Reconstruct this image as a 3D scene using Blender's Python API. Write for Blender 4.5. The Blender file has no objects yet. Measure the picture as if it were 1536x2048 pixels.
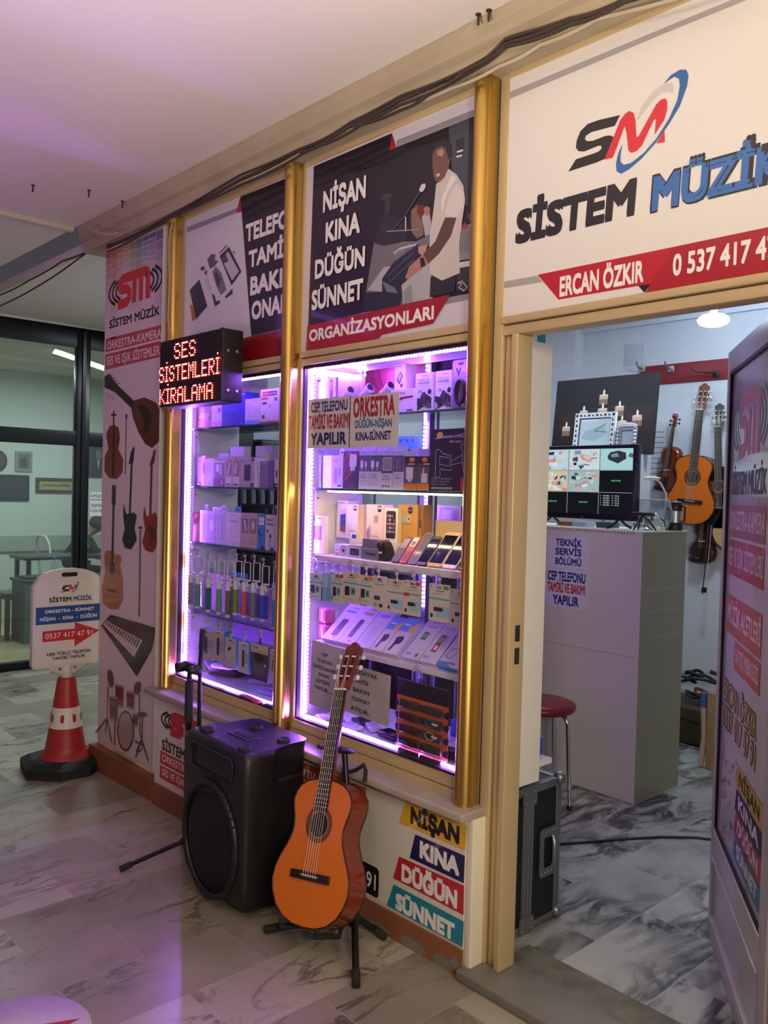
import bpy, math, random
from mathutils import Vector, Matrix
random.seed(7)
S = bpy.context.scene
COL = S.collection
# ---------------------------------------------------------------- camera
CAM = Vector((0.0, -1.95985, 1.5))
FPX, CX, CY = 1694.458, 768.0, 1024.0
RM = Matrix(((0.6745034, -0.03655373, 0.73736625), (0.73778765, -0.00278861, -0.67502711), (0.02673099, 0.9993278, 0.02508796)))
cd = bpy.data.cameras.new('camera')
cd.sensor_width = 36; cd.lens = FPX / 2048 * 36; cd.clip_start = 0.05; cd.clip_end = 60
cam = bpy.data.objects.new('camera', cd); COL.objects.link(cam)
cam.matrix_world = Matrix.Translation(CAM) @ RM.to_4x4()
S.camera = cam
# ---------------------------------------------------------------- view
S.view_settings.view_transform = 'Standard'
S.view_settings.look = 'None'
S.view_settings.gamma = 1
S.view_settings.use_curve_mapping = False
S.view_settings.exposure = 0.0
S.cycles.use_denoising = True
S.cycles.max_bounces = 8
S.cycles.transparent_max_bounces = 16
S.cycles.sample_clamp_indirect = 6
S.cycles.caustics_reflective = False
S.cycles.caustics_refractive = False
# ---------------------------------------------------------------- world: dim dusk street beyond the arcade
W = bpy.data.worlds.new('dusk'); S.world = W; W.use_nodes = True
W.node_tree.nodes['Background'].inputs[0].default_value = (0.55, 0.5, 0.6, 1)
W.node_tree.nodes['Background'].inputs[1].default_value = 0.10


def area(name, loc, target, sx, sy, power, col, spread=180):
    l = bpy.data.lights.new(name, 'AREA'); l.shape = 'RECTANGLE'; l.size = sx; l.size_y = sy
    l.energy = power; l.color = col; l.spread = math.radians(spread)
    o = bpy.data.objects.new(name, l); COL.objects.link(o); o.location = loc
    o.rotation_euler = (Vector(target) - Vector(loc)).to_track_quat('-Z', 'Y').to_euler()
    return o


def point(name, loc, power, col, r=0.08):
    l = bpy.data.lights.new(name, 'POINT'); l.energy = power; l.color = col; l.shadow_soft_size = r
    o = bpy.data.objects.new(name, l); COL.objects.link(o); o.location = loc
    return o


WARM = (1.0, 0.87, 0.65)
# warm arcade lamp to the right of the door, and an added unseen uplight to brighten the ceiling
area('arcade_lamp', (1.2, -2.2, 2.0), (-1.9, 0.0, 0.5), 0.5, 0.3, 46, WARM)
area('neighbour_shop_lamp', (1.5, -1.0, 1.6), (-1.75, 0.25, 0.9), 0.4, 0.4, 32, (1.0, 0.9, 0.72))
area('ceiling_fill_uplight', (-0.9, -2.5, 1.1), (-1.3, -1.5, 2.91), 0.5, 0.3, 27, (1.0, 0.89, 0.75), 90)
# violet glow of the shop opposite, behind the camera on the left
area('opposite_violet_window', (-3.9, -3.3, 1.1), (-3.7, -1.0, 2.91), 1.0, 0.8, 9, (0.86, 0.42, 0.95), 120)
# cool tubes inside the tea room on the left
area('tea_room_tube', (-9.0, 1.4, 2.75), (-9.0, 1.4, 0), 0.3, 2.4, 46, (0.87, 1.0, 0.96))
area('passage_tube', (-5.8, 1.9, 2.7), (-5.6, 1.2, 0), 0.3, 1.2, 52, (0.86, 0.95, 1.0))
# ceiling tube deep inside the shop
area('shop_tube', (-3.4, 1.9, 2.72), (-3.4, 1.9, 0), 1.2, 0.3, 16, (0.72, 0.84, 1.0))


# ---------------------------------------------------------------- pixel to place (intersect a sight line with a real plane)
def ray(px, py):
    return RM @ Vector((px - CX, CY - py, -FPX))


def hit(px, py, ax, val):
    d = ray(px, py)
    return CAM + d * ((val - CAM[ax]) / d[ax])


def floor_z(x):
    """The walk falls slightly away from the door."""
    return -0.07 * min(1, max(0, (-1.72 - x) / 2.9))


def oy(px, py, y): return hit(px, py, 1, y)
def ox(px, py, x): return hit(px, py, 0, x)
def oz(px, py, z): return hit(px, py, 2, z)


# ---------------------------------------------------------------- materials
def lin(c):
    if isinstance(c, str):
        c = c.lstrip('#'); c = [int(c[i:i + 2], 16) / 255 for i in (0, 2, 4)]
        return tuple(x / 12.92 if x <= 0.04045 else ((x + 0.055) / 1.055) ** 2.4 for x in c)
    return tuple(c)


MATS = {}


def mat(name, col=None, rough=0.55, metal=0.0, var=0.06, scale=14.0, bump=0.0, emit=0.0, ecol=None, alpha=1.0, coat=0.0, spec=0.5):
    if name in MATS: return MATS[name]
    m = bpy.data.materials.new(name); m.use_nodes = True
    nt = m.node_tree; b = nt.nodes['Principled BSDF']
    c = lin(col)
    b.inputs['Roughness'].default_value = rough; b.inputs['Metallic'].default_value = metal
    b.inputs['Specular IOR Level'].default_value = spec
    b.inputs['Coat Weight'].default_value = coat; b.inputs['Coat Roughness'].default_value = 0.08
    b.inputs['Base Color'].default_value = (*c, 1)
    if var or bump:
        tc = nt.nodes.new('ShaderNodeTexCoord'); nz = nt.nodes.new('ShaderNodeTexNoise')
        nz.inputs['Scale'].default_value = scale; nz.inputs['Detail'].default_value = 5
        nt.links.new(tc.outputs['Object'], nz.inputs['Vector'])
        if var:
            mx = nt.nodes.new('ShaderNodeMix'); mx.data_type = 'RGBA'
            mx.inputs[6].default_value = (*[max(0, x * (1 - var)) for x in c], 1)
            mx.inputs[7].default_value = (*[min(1, x * (1 + var)) for x in c], 1)
            nt.links.new(nz.outputs['Fac'], mx.inputs[0]); nt.links.new(mx.outputs[2], b.inputs['Base Color'])
        if bump:
            bp = nt.nodes.new('ShaderNodeBump'); bp.inputs['Strength'].default_value = bump; bp.inputs['Distance'].default_value = 0.004
            nt.links.new(nz.outputs['Fac'], bp.inputs['Height']); nt.links.new(bp.outputs['Normal'], b.inputs['Normal'])
    if emit:
        b.inputs['Emission Color'].default_value = (*lin(ecol or col), 1); b.inputs['Emission Strength'].default_value = emit
    if alpha < 1: b.inputs['Alpha'].default_value = alpha
    MATS[name] = m
    return m


def glow(name, col, strength, sample=True):
    if name in MATS: return MATS[name]
    m = bpy.data.materials.new(name); m.use_nodes = True
    nt = m.node_tree; nt.nodes.clear()
    e = nt.nodes.new('ShaderNodeEmission'); o = nt.nodes.new('ShaderNodeOutputMaterial')
    e.inputs[0].default_value = (*lin(col), 1); e.inputs[1].default_value = strength
    nt.links.new(e.outputs[0], o.inputs[0])
    if not sample: m.cycles.emission_sampling = 'NONE'
    MATS[name] = m
    return m


def glass(name, tint=(1, 1, 1), ior=1.45, gloss=0.02, add=0.0):
    if name in MATS: return MATS[name]
    m = bpy.data.materials.new(name); m.use_nodes = True
    nt = m.node_tree; nt.nodes.clear()
    t = nt.nodes.new('ShaderNodeBsdfTransparent'); g = nt.nodes.new('ShaderNodeBsdfGlossy')
    f = nt.nodes.new('ShaderNodeLayerWeight'); mx = nt.nodes.new('ShaderNodeMixShader'); o = nt.nodes.new('ShaderNodeOutputMaterial')
    t.inputs[0].default_value = (*tint, 1); g.inputs['Roughness'].default_value = gloss
    f.inputs[0].default_value = 0.5; f0 = ((ior - 1) / (ior + 1)) ** 2
    pw = nt.nodes.new('ShaderNodeMath'); pw.operation = 'POWER'; pw.inputs[1].default_value = 5
    a = nt.nodes.new('ShaderNodeMath'); a.operation = 'MULTIPLY_ADD'; a.inputs[1].default_value = 1 - f0; a.inputs[2].default_value = f0 + add
    nt.links.new(f.outputs['Facing'], pw.inputs[0]); nt.links.new(pw.outputs[0], a.inputs[0]); nt.links.new(a.outputs[0], mx.inputs[0])
    nt.links.new(t.outputs[0], mx.inputs[1]); nt.links.new(g.outputs[0], mx.inputs[2]); nt.links.new(mx.outputs[0], o.inputs[0])
    MATS[name] = m
    return m


def ink(c):
    """Print under a glossy film."""
    return mat('ink_' + c.lstrip('#'), c, 0.3, var=0.03, coat=0.35) if isinstance(c, str) else c


def paint(hexcol):
    """Plain printed or moulded colour."""
    return mat('print_' + hexcol.lstrip('#'), hexcol, 0.45, var=0.04)


# ---------------------------------------------------------------- mesh builder
FONT_CACHE = {}


def glyphs(s, bold=0.0, shear=0.0, space=1.0):
    k = (s, bold, shear, space)
    if k not in FONT_CACHE:
        cu = bpy.data.curves.new('lettering', 'FONT'); cu.body = s; cu.offset = bold; cu.shear = shear
        cu.space_character = space; cu.resolution_u = 3; cu.fill_mode = 'FRONT'
        ob = bpy.data.objects.new('lettering', cu); COL.objects.link(ob)
        dg = bpy.context.evaluated_depsgraph_get()
        me = bpy.data.meshes.new_from_object(ob.evaluated_get(dg))
        vs = [(v.co.x, v.co.y) for v in me.vertices]; fs = [tuple(p.vertices) for p in me.polygons]
        bpy.data.objects.remove(ob); bpy.data.curves.remove(cu); bpy.data.meshes.remove(me)
        FONT_CACHE[k] = (vs, fs)
    return FONT_CACHE[k]


def cap_height(bold):
    vs, _ = glyphs('H', bold)
    return min(v[1] for v in vs), max(v[1] for v in vs)


WL = {}


def wloc(o): return WL.get(o.name, Vector((0, 0, 0)))


class MB:
    def __init__(self):
        self.v = []; self.f = []; self.mi = []; self.sm = []; self.mats = []; self.M = None

    def _m(self, m):
        if m not in self.mats: self.mats.append(m)
        return self.mats.index(m)

    def add(self, vs, fs, m, smooth=False):
        n = len(self.v); i = self._m(m)
        for p in vs:
            p = Vector(p)
            self.v.append(self.M @ p if self.M else p)
        for f in fs:
            self.f.append(tuple(n + k for k in f)); self.mi.append(i); self.sm.append(smooth)
        return self

    def box(self, a, b, m, bevel=0.0):
        x0, x1 = sorted((a[0], b[0])); y0, y1 = sorted((a[1], b[1])); z0, z1 = sorted((a[2], b[2]))
        if bevel > 0:
            return self.rbox(x0, x1, y0, y1, z0, z1, m, bevel)
        vs = [(x0, y0, z0), (x1, y0, z0), (x1, y1, z0), (x0, y1, z0), (x0, y0, z1), (x1, y0, z1), (x1, y1, z1), (x0, y1, z1)]
        fs = [(3, 2, 1, 0), (4, 5, 6, 7), (0, 1, 5, 4), (1, 2, 6, 5), (2, 3, 7, 6), (3, 0, 4, 7)]
        return self.add(vs, fs, m)

    def rbox(self, x0, x1, y0, y1, z0, z1, m, r):
        r = min(r, (x1 - x0) * .45, (y1 - y0) * .45, (z1 - z0) * .45)
        import bmesh
        bm = bmesh.new(); bmesh.ops.create_cube(bm, size=1)
        for v in bm.verts:
            v.co = Vector(((x0 + x1) / 2 + v.co.x * (x1 - x0), (y0 + y1) / 2 + v.co.y * (y1 - y0), (z0 + z1) / 2 + v.co.z * (z1 - z0)))
        bmesh.ops.bevel(bm, geom=bm.edges[:] + bm.verts[:], offset=r, segments=3, profile=0.5, affect='EDGES')
        bm.verts.index_update()
        self.add([v.co.copy() for v in bm.verts], [tuple(v.index for v in f.verts) for f in bm.faces], m, True)
        bm.free()
        return self

    def prism(self, pts, o, u, v, depth, m, mside=None, smooth=False):
        """Extrude polygon pts (in u,v from o) against the face normal u x v by depth."""
        o, u, v = Vector(o), Vector(u), Vector(v); n = u.cross(v).normalized()
        k = len(pts)
        fr = [o + u * p[0] + v * p[1] for p in pts]
        if depth <= 0: return self.add(fr, [tuple(range(k))], m)
        bk = [p - n * depth for p in fr]
        self.add(fr + bk, [tuple(range(k)), tuple(range(2 * k - 1, k - 1, -1))], m)
        self.add(fr + bk, [(i, i + k, (i + 1) % k + k, (i + 1) % k) for i in range(k)], mside or m, smooth)
        return self

    def flat(self, pts, o, u, v, m, off=0.0006):
        o, u, v = Vector(o), Vector(u), Vector(v); n = u.cross(v).normalized()
        return self.add([o + u * p[0] + v * p[1] + n * off for p in pts], [tuple(range(len(pts)))], m)

    def tube(self, path, r, m, n=8, cap=True, smooth=True, rs=None, closed=False):
        path = [Vector(p) for p in path]; k = len(path); vs = []; fs = []
        t0 = (path[1] - path[0]).normalized()
        up = Vector((0, 0, 1)) if abs(t0.z) < 0.9 else Vector((1, 0, 0))
        a = t0.cross(up).normalized()
        for i, p in enumerate(path):
            if closed: t = (path[(i + 1) % k] - path[i - 1]).normalized()
            else: t = (path[min(i + 1, k - 1)] - path[max(i - 1, 0)]).normalized()
            a = (a - t * a.dot(t)).normalized(); b = t.cross(a)
            rr = rs[i] if rs else r
            for j in range(n):
                w = 2 * math.pi * j / n
                vs.append(p + (a * math.cos(w) + b * math.sin(w)) * rr)
        for i in range(k if closed else k - 1):
            i2 = (i + 1) % k
            for j in range(n):
                fs.append((i * n + j, i2 * n + j, i2 * n + (j + 1) % n, i * n + (j + 1) % n))
        self.add(vs, fs, m, smooth)
        if cap and not closed:
            self.add(vs[:n], [tuple(range(n))], m); self.add(vs[-n:], [tuple(range(n - 1, -1, -1))], m)
        return self

    def lathe(self, prof, o, m, n=24, axis=(0, 0, 1), smooth=True):
        """prof: [(radius, height)] along axis from o."""
        ax = Vector(axis).normalized(); o = Vector(o)
        a = ax.cross(Vector((1, 0, 0)) if abs(ax.x) < 0.9 else Vector((0, 1, 0))).normalized(); b = ax.cross(a)
        vs = []; fs = []
        for r, h in prof:
            for j in range(n):
                w = 2 * math.pi * j / n
                vs.append(o + ax * h + (a * math.cos(w) + b * math.sin(w)) * max(r, 1e-5))
        for i in range(len(prof) - 1):
            for j in range(n):
                fs.append((i * n + j, i * n + (j + 1) % n, (i + 1) * n + (j + 1) % n, (i + 1) * n + j))
        self.add(vs, fs, m, smooth)
        if prof[0][0] > 1e-4: self.add(vs[:n], [tuple(range(n - 1, -1, -1))], m)
        if prof[-1][0] > 1e-4: self.add(vs[-n:], [tuple(range(n))], m)
        return self

    def ball(self, c, r, m, n=12, sx=1, sy=1, sz=1):
        prof = [(math.sin(math.pi * i / n), -math.cos(math.pi * i / n)) for i in range(n + 1)]
        vs = []; fs = []; q = n * 2
        for s, h in prof:
            for j in range(q):
                w = 2 * math.pi * j / q
                vs.append((c[0] + r * sx * s * math.cos(w), c[1] + r * sy * s * math.sin(w), c[2] + r * sz * h))
        for i in range(n):
            for j in range(q): fs.append((i * q + j, i * q + (j + 1) % q, (i + 1) * q + (j + 1) % q, (i + 1) * q + j))
        return self.add(vs, fs, m, True)

    def text(self, s, m, o, u, v, cap, w=None, align='L', bold=0.012, shear=0.0, off=0.001, space=1.0):
        """Lettering on the plane (o; u right, v up): baseline start at o, cap height and overall width in metres."""
        ex = bold * 0.75; bold = 0.0
        vs, fs = glyphs(s, bold, shear, space)
        if not vs: return self
        if ex > 0:   # heavier weights: overprint with small shifts
            n = len(vs); sh4 = [(ex * .8, 0), (-ex * .8, 0), (ex * .7, ex), (-ex * .7, -ex), (ex * .7, -ex), (-ex * .7, ex)]
            fs = [tuple(i + n * k for i in f) for k in range(6) for f in fs]
            vs = [(p[0] + d[0], p[1] + d[1], i) for i, d in enumerate(sh4) for p in vs]
        lo, hi = cap_height(bold)
        x0 = min(p[0] for p in vs); x1 = max(p[0] for p in vs)
        ky = cap / (hi - lo); kx = (w / (x1 - x0)) if w else ky
        width = (x1 - x0) * kx
        sh = {'L': 0, 'C': -width / 2, 'R': -width}[align]
        o, u, v = Vector(o), Vector(u).normalized(), Vector(v).normalized(); n = u.cross(v).normalized()
        return self.add([o + u * ((p[0] - x0) * kx + sh) + v * ((p[1] - lo) * ky) + n * (off + (p[2] * 0.00003 if len(p) > 2 else 0)) for p in vs], fs, m)

    def build(self, name, parent=None, o=None, rot=None):
        if parent is not None: o = wloc(parent)
        elif o is None:
            xs = [p.x for p in self.v]; ys = [p.y for p in self.v]
            o = Vector(((min(xs) + max(xs)) / 2, (min(ys) + max(ys)) / 2, min(p.z for p in self.v)))
        o = Vector(o)
        me = bpy.data.meshes.new(name)
        me.from_pydata([tuple(p - o) for p in self.v], [], self.f)
        for m in self.mats: me.materials.append(m)
        me.polygons.foreach_set('material_index', self.mi); me.polygons.foreach_set('use_smooth', self.sm)
        me.update()
        ob = bpy.data.objects.new(name, me); COL.objects.link(ob)
        if parent is not None: ob.parent = parent
        else: ob.location = o
        WL[ob.name] = o
        return ob


def tag(o, label=None, cat=None, group=None, kind=None):
    for k, v in (('label', label), ('category', cat), ('group', group), ('kind', kind)):
        if v: o[k] = v
    return o


def thing(name, label, cat, loc=(0, 0, 0), group=None, rot=None):
    o = bpy.data.objects.new(name, None); COL.objects.link(o); o.location = loc
    if rot: o.rotation_euler = rot
    o.empty_display_size = 0.05
    WL[o.name] = Vector((0, 0, 0)) if rot is not None else Vector(loc)
    return tag(o, label, cat, group)


def struct(mb, name, label=None, parent=None):
    o = mb.build(name, parent)
    if parent is None: o['kind'] = 'structure'
    if label: o['label'] = label
    return o


def dup(root, loc, label, rotz=None, group=None):
    """A thing, its parts and their sub-parts copied to another place."""
    r = root.copy(); COL.objects.link(r); r.location = loc
    if rotz is not None: r.rotation_euler = (0, 0, rotz)
    r['label'] = label
    if group: r['group'] = group
    for ch in list(root.children):
        c = ch.copy(); COL.objects.link(c); c.parent = r
        for g in ch.children:
            d = g.copy(); COL.objects.link(d); d.parent = c
    return r


UX, UY, UZ = Vector((1, 0, 0)), Vector((0, 1, 0)), Vector((0, 0, 1))


def ell(cx, cy, rx, ry, n=20, a0=0, a1=360):
    return [(cx + rx * math.cos(math.radians(a0 + (a1 - a0) * i / n)), cy + ry * math.sin(math.radians(a0 + (a1 - a0) * i / n))) for i in range(n + (0 if a1 - a0 == 360 else 1))]


def rrect(x0, y0, x1, y1, r, n=4):
    out = []
    for cx, cy, a in ((x1 - r, y1 - r, 0), (x0 + r, y1 - r, 90), (x0 + r, y0 + r, 180), (x1 - r, y0 + r, 270)):
        out += [(cx + r * math.cos(math.radians(a + 90 * i / n)), cy + r * math.sin(math.radians(a + 90 * i / n))) for i in range(n + 1)]
    return out


def stroke(pts, w):
    """Outline of a flat brush stroke along pts."""
    L = []; R = []
    for i, p in enumerate(pts):
        a = pts[max(i - 1, 0)]; b = pts[min(i + 1, len(pts) - 1)]
        dx, dy = b[0] - a[0], b[1] - a[1]; d = math.hypot(dx, dy) or 1
        ww = w[i] if isinstance(w, (list, tuple)) else w
        L.append((p[0] - dy / d * ww / 2, p[1] + dx / d * ww / 2)); R.append((p[0] + dy / d * ww / 2, p[1] - dx / d * ww / 2))
    return L, R


class Art:
    """Print on a flat face: o lower-left corner, u right, v up, unit square scaled to w x h. Layers rise by a hair."""
    def __init__(self, mb, o, u, v, w, h):
        self.mb, self.o, self.u, self.v, self.w, self.h = mb, Vector(o), Vector(u).normalized(), Vector(v).normalized(), w, h
        self.k = 0.0004

    def _lift(self):
        self.k += 0.00005
        return self.k

    def poly(self, pts, c):
        self.mb.flat([(x * self.w, y * self.h) for x, y in pts], self.o, self.u, self.v, paint(c) if isinstance(c, str) else c, self._lift())
        return self

    def r(self, x0, y0, x1, y1, c): return self.poly([(x0, y0), (x1, y0), (x1, y1), (x0, y1)], c)
    def e(self, cx, cy, rx, ry, c, n=18): return self.poly(ell(cx, cy, rx, ry, n), c)

    def line(self, pts, wid, c):
        """pts in unit coords, wid in metres."""
        P = [(x * self.w, y * self.h) for x, y in pts]
        L, R = stroke(P, wid); k = self._lift(); m = paint(c) if isinstance(c, str) else c
        for i in range(len(P) - 1): self.mb.flat([L[i], R[i], R[i + 1], L[i + 1]][::-1] if False else [R[i], R[i + 1], L[i + 1], L[i]], self.o, self.u, self.v, m, k)
        return self

    def t(self, s, x, y, cap, c, w=None, align='L', bold=0.012, shear=0.0, space=1.0):
        self.mb.text(s, paint(c) if isinstance(c, str) else c, self.o + self.u * (x * self.w) + self.v * (y * self.h), self.u, self.v, cap * self.h, (w * self.w) if w else None, align, bold, shear, self._lift(), space)
        return self
# ================================================================ SETTING
def marble(name, lo, hi, vein, bw, rh, ox_, oy_, vscale=2.2, vamt=0.6, vwidth=0.06, rough=0.28, mortar='#3a352f', gl=0.42):
    m = bpy.data.materials.new(name); m.use_nodes = True; nt = m.node_tree; L = nt.links.new; N = nt.nodes.new
    b = nt.nodes['Principled BSDF']
    tc = N('ShaderNodeTexCoord'); sp = N('ShaderNodeSeparateXYZ'); cb = N('ShaderNodeCombineXYZ')
    L(tc.outputs['Object'], sp.inputs[0])
    ax = N('ShaderNodeMath'); ax.inputs[1].default_value = ox_; ay = N('ShaderNodeMath'); ay.inputs[1].default_value = oy_
    L(sp.outputs[0], ax.inputs[0]); L(sp.outputs[1], ay.inputs[0]); L(ay.outputs[0], cb.inputs[0]); L(ax.outputs[0], cb.inputs[1])
    br = N('ShaderNodeTexBrick'); br.inputs['Scale'].default_value = 1; br.inputs['Brick Width'].default_value = bw; br.inputs['Row Height'].default_value = rh
    br.inputs['Mortar Size'].default_value = 0.0014; br.inputs['Mortar Smooth'].default_value = 0.2; br.inputs['Bias'].default_value = 0.0
    br.inputs['Color1'].default_value = (0, 0, 0, 1); br.inputs['Color2'].default_value = (1, 1, 1, 1); br.inputs['Mortar'].default_value = (0.5, 0.5, 0.5, 1)
    L(cb.outputs[0], br.inputs['Vector'])
    # each slab shifts its own piece of the veining
    sh = N('ShaderNodeVectorMath'); sh.operation = 'SCALE'; sh.inputs['Scale'].default_value = 7.3
    L(br.outputs['Color'], sh.inputs[0])
    ad = N('ShaderNodeVectorMath'); ad.operation = 'ADD'; L(tc.outputs['Object'], ad.inputs[0]); L(sh.outputs[0], ad.inputs[1])
    n1 = N('ShaderNodeTexNoise'); n1.inputs['Scale'].default_value = vscale; n1.inputs['Detail'].default_value = 9; n1.inputs['Distortion'].default_value = 0.6; n1.inputs['Roughness'].default_value = 0.6
    mp = N('ShaderNodeMapping'); mp.inputs['Scale'].default_value = (2.4, 0.9, 1); mp.inputs['Rotation'].default_value = (0, 0, 0.5)
    L(ad.outputs[0], mp.inputs[0]); L(mp.outputs[0], n1.inputs['Vector'])
    s1 = N('ShaderNodeMath'); s1.operation = 'SUBTRACT'; s1.inputs[1].default_value = 0.5; L(n1.outputs['Fac'], s1.inputs[0])
    a1 = N('ShaderNodeMath'); a1.operation = 'ABSOLUTE'; L(s1.outputs[0], a1.inputs[0])
    r1 = N('ShaderNodeMapRange'); r1.inputs[1].default_value = 0.0; r1.inputs[2].default_value = vwidth; r1.inputs[3].default_value = vamt; r1.inputs[4].default_value = 0.0
    L(a1.outputs[0], r1.inputs[0])
    n2 = N('ShaderNodeTexNoise'); n2.inputs['Scale'].default_value = 1.7; n2.inputs['Detail'].default_value = 3; L(ad.outputs[0], n2.inputs['Vector'])
    gate = N('ShaderNodeMapRange'); gate.inputs[1].default_value = gl; gate.inputs[2].default_value = gl + 0.2; L(n2.outputs['Fac'], gate.inputs[0])
    vm = N('ShaderNodeMath'); vm.operation = 'MULTIPLY'; L(r1.outputs[0], vm.inputs[0]); L(gate.outputs[0], vm.inputs[1])
    n3 = N('ShaderNodeTexNoise'); n3.inputs['Scale'].default_value = 4.2; n3.inputs['Detail'].default_value = 6; L(ad.outputs[0], n3.inputs['Vector'])
    mxa = N('ShaderNodeMath'); mxa.operation = 'MULTIPLY_ADD'; mxa.inputs[1].default_value = 0.5; L(br.outputs['Color'], mxa.inputs[0])
    h3 = N('ShaderNodeMath'); h3.operation = 'MULTIPLY'; h3.inputs[1].default_value = 0.5; L(n3.outputs['Fac'], h3.inputs[0]); L(h3.outputs[0], mxa.inputs[2])
    base = N('ShaderNodeMix'); base.data_type = 'RGBA'; base.inputs[6].default_value = (*lin(lo), 1); base.inputs[7].default_value = (*lin(hi), 1); L(mxa.outputs[0], base.inputs[0])
    wv = N('ShaderNodeMix'); wv.data_type = 'RGBA'; wv.inputs[7].default_value = (*lin(vein), 1); L(vm.outputs[0], wv.inputs[0]); L(base.outputs[2], wv.inputs[6])
    jm = N('ShaderNodeMix'); jm.data_type = 'RGBA'; jm.inputs[7].default_value = (*lin(mortar), 1); L(br.outputs['Fac'], jm.inputs[0]); L(wv.outputs[2], jm.inputs[6])
    L(jm.outputs[2], b.inputs['Base Color']); b.inputs['Roughness'].default_value = rough
    bp = N('ShaderNodeBump'); bp.inputs['Strength'].default_value = 0.25; bp.inputs['Distance'].default_value = 0.002; bp.invert = True
    L(br.outputs['Fac'], bp.inputs['Height']); L(bp.outputs['Normal'], b.inputs['Normal'])
    MATS[name] = m
    return m


M_FLOOR = marble('arcade_marble', '#625a4e', '#c0b6a4', '#2e2620', 0.56, 0.2775, 2.753, 0.684 + 0.28, vamt=0.8, vwidth=0.035, mortar='#a1978d')
M_FLOOR2 = marble('shop_marble', '#8f9089', '#c9c9c1', '#22262d', 0.6, 0.30, 2.17, 0.1, vscale=3.4, vamt=1.0, vwidth=0.12, mortar='#b8b6ae', gl=0.36)
M_CEIL = mat('ceiling_plaster', '#e4dcd4', 0.9, var=0.05, scale=1.5, bump=0.15)
M_BEAM = mat('old_cornice_paint', '#a8987f', 0.85, var=0.22, scale=6, bump=0.4)
M_WALL = mat('shop_wall_paint', '#d5dae2', 0.85, var=0.03)
M_FRAME = mat('champagne_aluminium', '#c9b184', 0.42, 0.25, var=0.08, scale=5)
M_GOLD = mat('gold_tube', '#d2ab5c', 0.27, 0.95, var=0.05, scale=7)
M_WHITE = mat('white_laminate', '#e6e0d4', 0.42, var=0.02)
M_BLACKAL = mat('black_anodised', '#15171a', 0.3, 0.5, var=0.1)
M_SKIRT = mat('rust_skirting_paint', '#8a5238', 0.7, var=0.25, scale=9, bump=0.3)
M_STONE = mat('grey_sill_stone', '#76736a', 0.5, var=0.2, scale=12, bump=0.2)
M_PLASTER = mat('cream_plaster', '#ddd3bd', 0.8, var=0.08, scale=7, bump=0.3)
M_CREAM = mat('cream_paint', '#d9cfb8', 0.6, var=0.06)
M_GLASS = glass('shop_glass')
M_GLASS2 = glass('tea_room_glass', (0.90, 0.97, 0.95), 1.5, 0.01, 0.02)
M_SHELFGLASS = glass('shelf_glass', (0.86, 0.95, 0.95), 1.5)
M_CLEAR = glass('clear_plastic', (0.93, 0.93, 0.95), 1.45, 0.08, 0.03)

mb = MB(); XS = (-7.22, -4.62, -1.72, 2.6)
for xa, xb in zip(XS, XS[1:]):
    mb.add([(xa, -5, floor_z(xa)), (xb, -5, floor_z(xb)), (xb, 5, floor_z(xb)), (xa, 5, floor_z(xa))], [(0, 1, 2, 3)], M_FLOOR)
f = struct(mb, 'floor')
# keep slab coordinates in world metres
f.data.transform(Matrix.Translation(f.location)); f.location = (0, 0, 0)
mb = MB(); mb.box((-4.47, 0.135, -0.08), (0.5, 3.4, 0.004), M_FLOOR2); f = struct(mb, 'floor_shop'); f.data.transform(Matrix.Translation(f.location)); f.location = (0, 0, 0)
M_CAFEFL = mat('tea_room_tile', '#b9a987', 0.4, var=0.1, scale=3)
mb = MB(); mb.box((-11.2, -4, -0.12), (-7.22, 5, -0.07), M_CAFEFL); struct(mb, 'floor_tea_room')
mb = MB(); mb.box((-11.2, -5, 2.91), (2.6, -0.06, 3.0), M_CEIL); struct(mb, 'ceiling')
mb = MB(); mb.box((-11.2, 0.10, 2.84), (-4.488, 5, 2.91), M_CEIL); struct(mb, 'ceiling_passage')
mb = MB(); mb.box((-4.47, 0.14, 2.79), (0.5, 3.4, 2.9), M_CEIL); struct(mb, 'ceiling_shop')
# moulded beam over the shopfront
prof = [(-0.06, 2.915), (-0.065, 2.90), (-0.085, 2.893), (-0.085, 2.868), (-0.055, 2.86), (-0.055, 2.822), (-0.03, 2.815), (-0.03, 2.805), (0.0, 2.795), (0.12, 2.795), (0.12, 2.915)]
mb = MB(); mb.prism([(-a, z) for a, z in prof][::-1], (2.6, 0, 0), (0, -1, 0), (0, 0, 1), 7.25, M_BEAM)
mb.f = [tuple(reversed(q)) for q in mb.f]; struct(mb, 'trim_1')
prof2 = [(-0.06, 2.915), (-0.045, 2.88), (-0.045, 2.84), (-0.02, 2.83), (-0.02, 2.775), (0.12, 2.775), (0.12, 2.915)]
mb = MB(); mb.prism([(-a, z) for a, z in prof2][::-1], (-4.65, 0, 0), (0, -1, 0), (0, 0, 1), 5.5, M_BEAM)
mb.f = [tuple(reversed(q)) for q in mb.f]; struct(mb, 'trim_2')
# cream strip across the ceiling
mb = MB(); mb.box((-4.70, -5, 2.885), (-4.655, -0.07, 2.911), M_CREAM, 0.004); struct(mb, 'trim_3')

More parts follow.
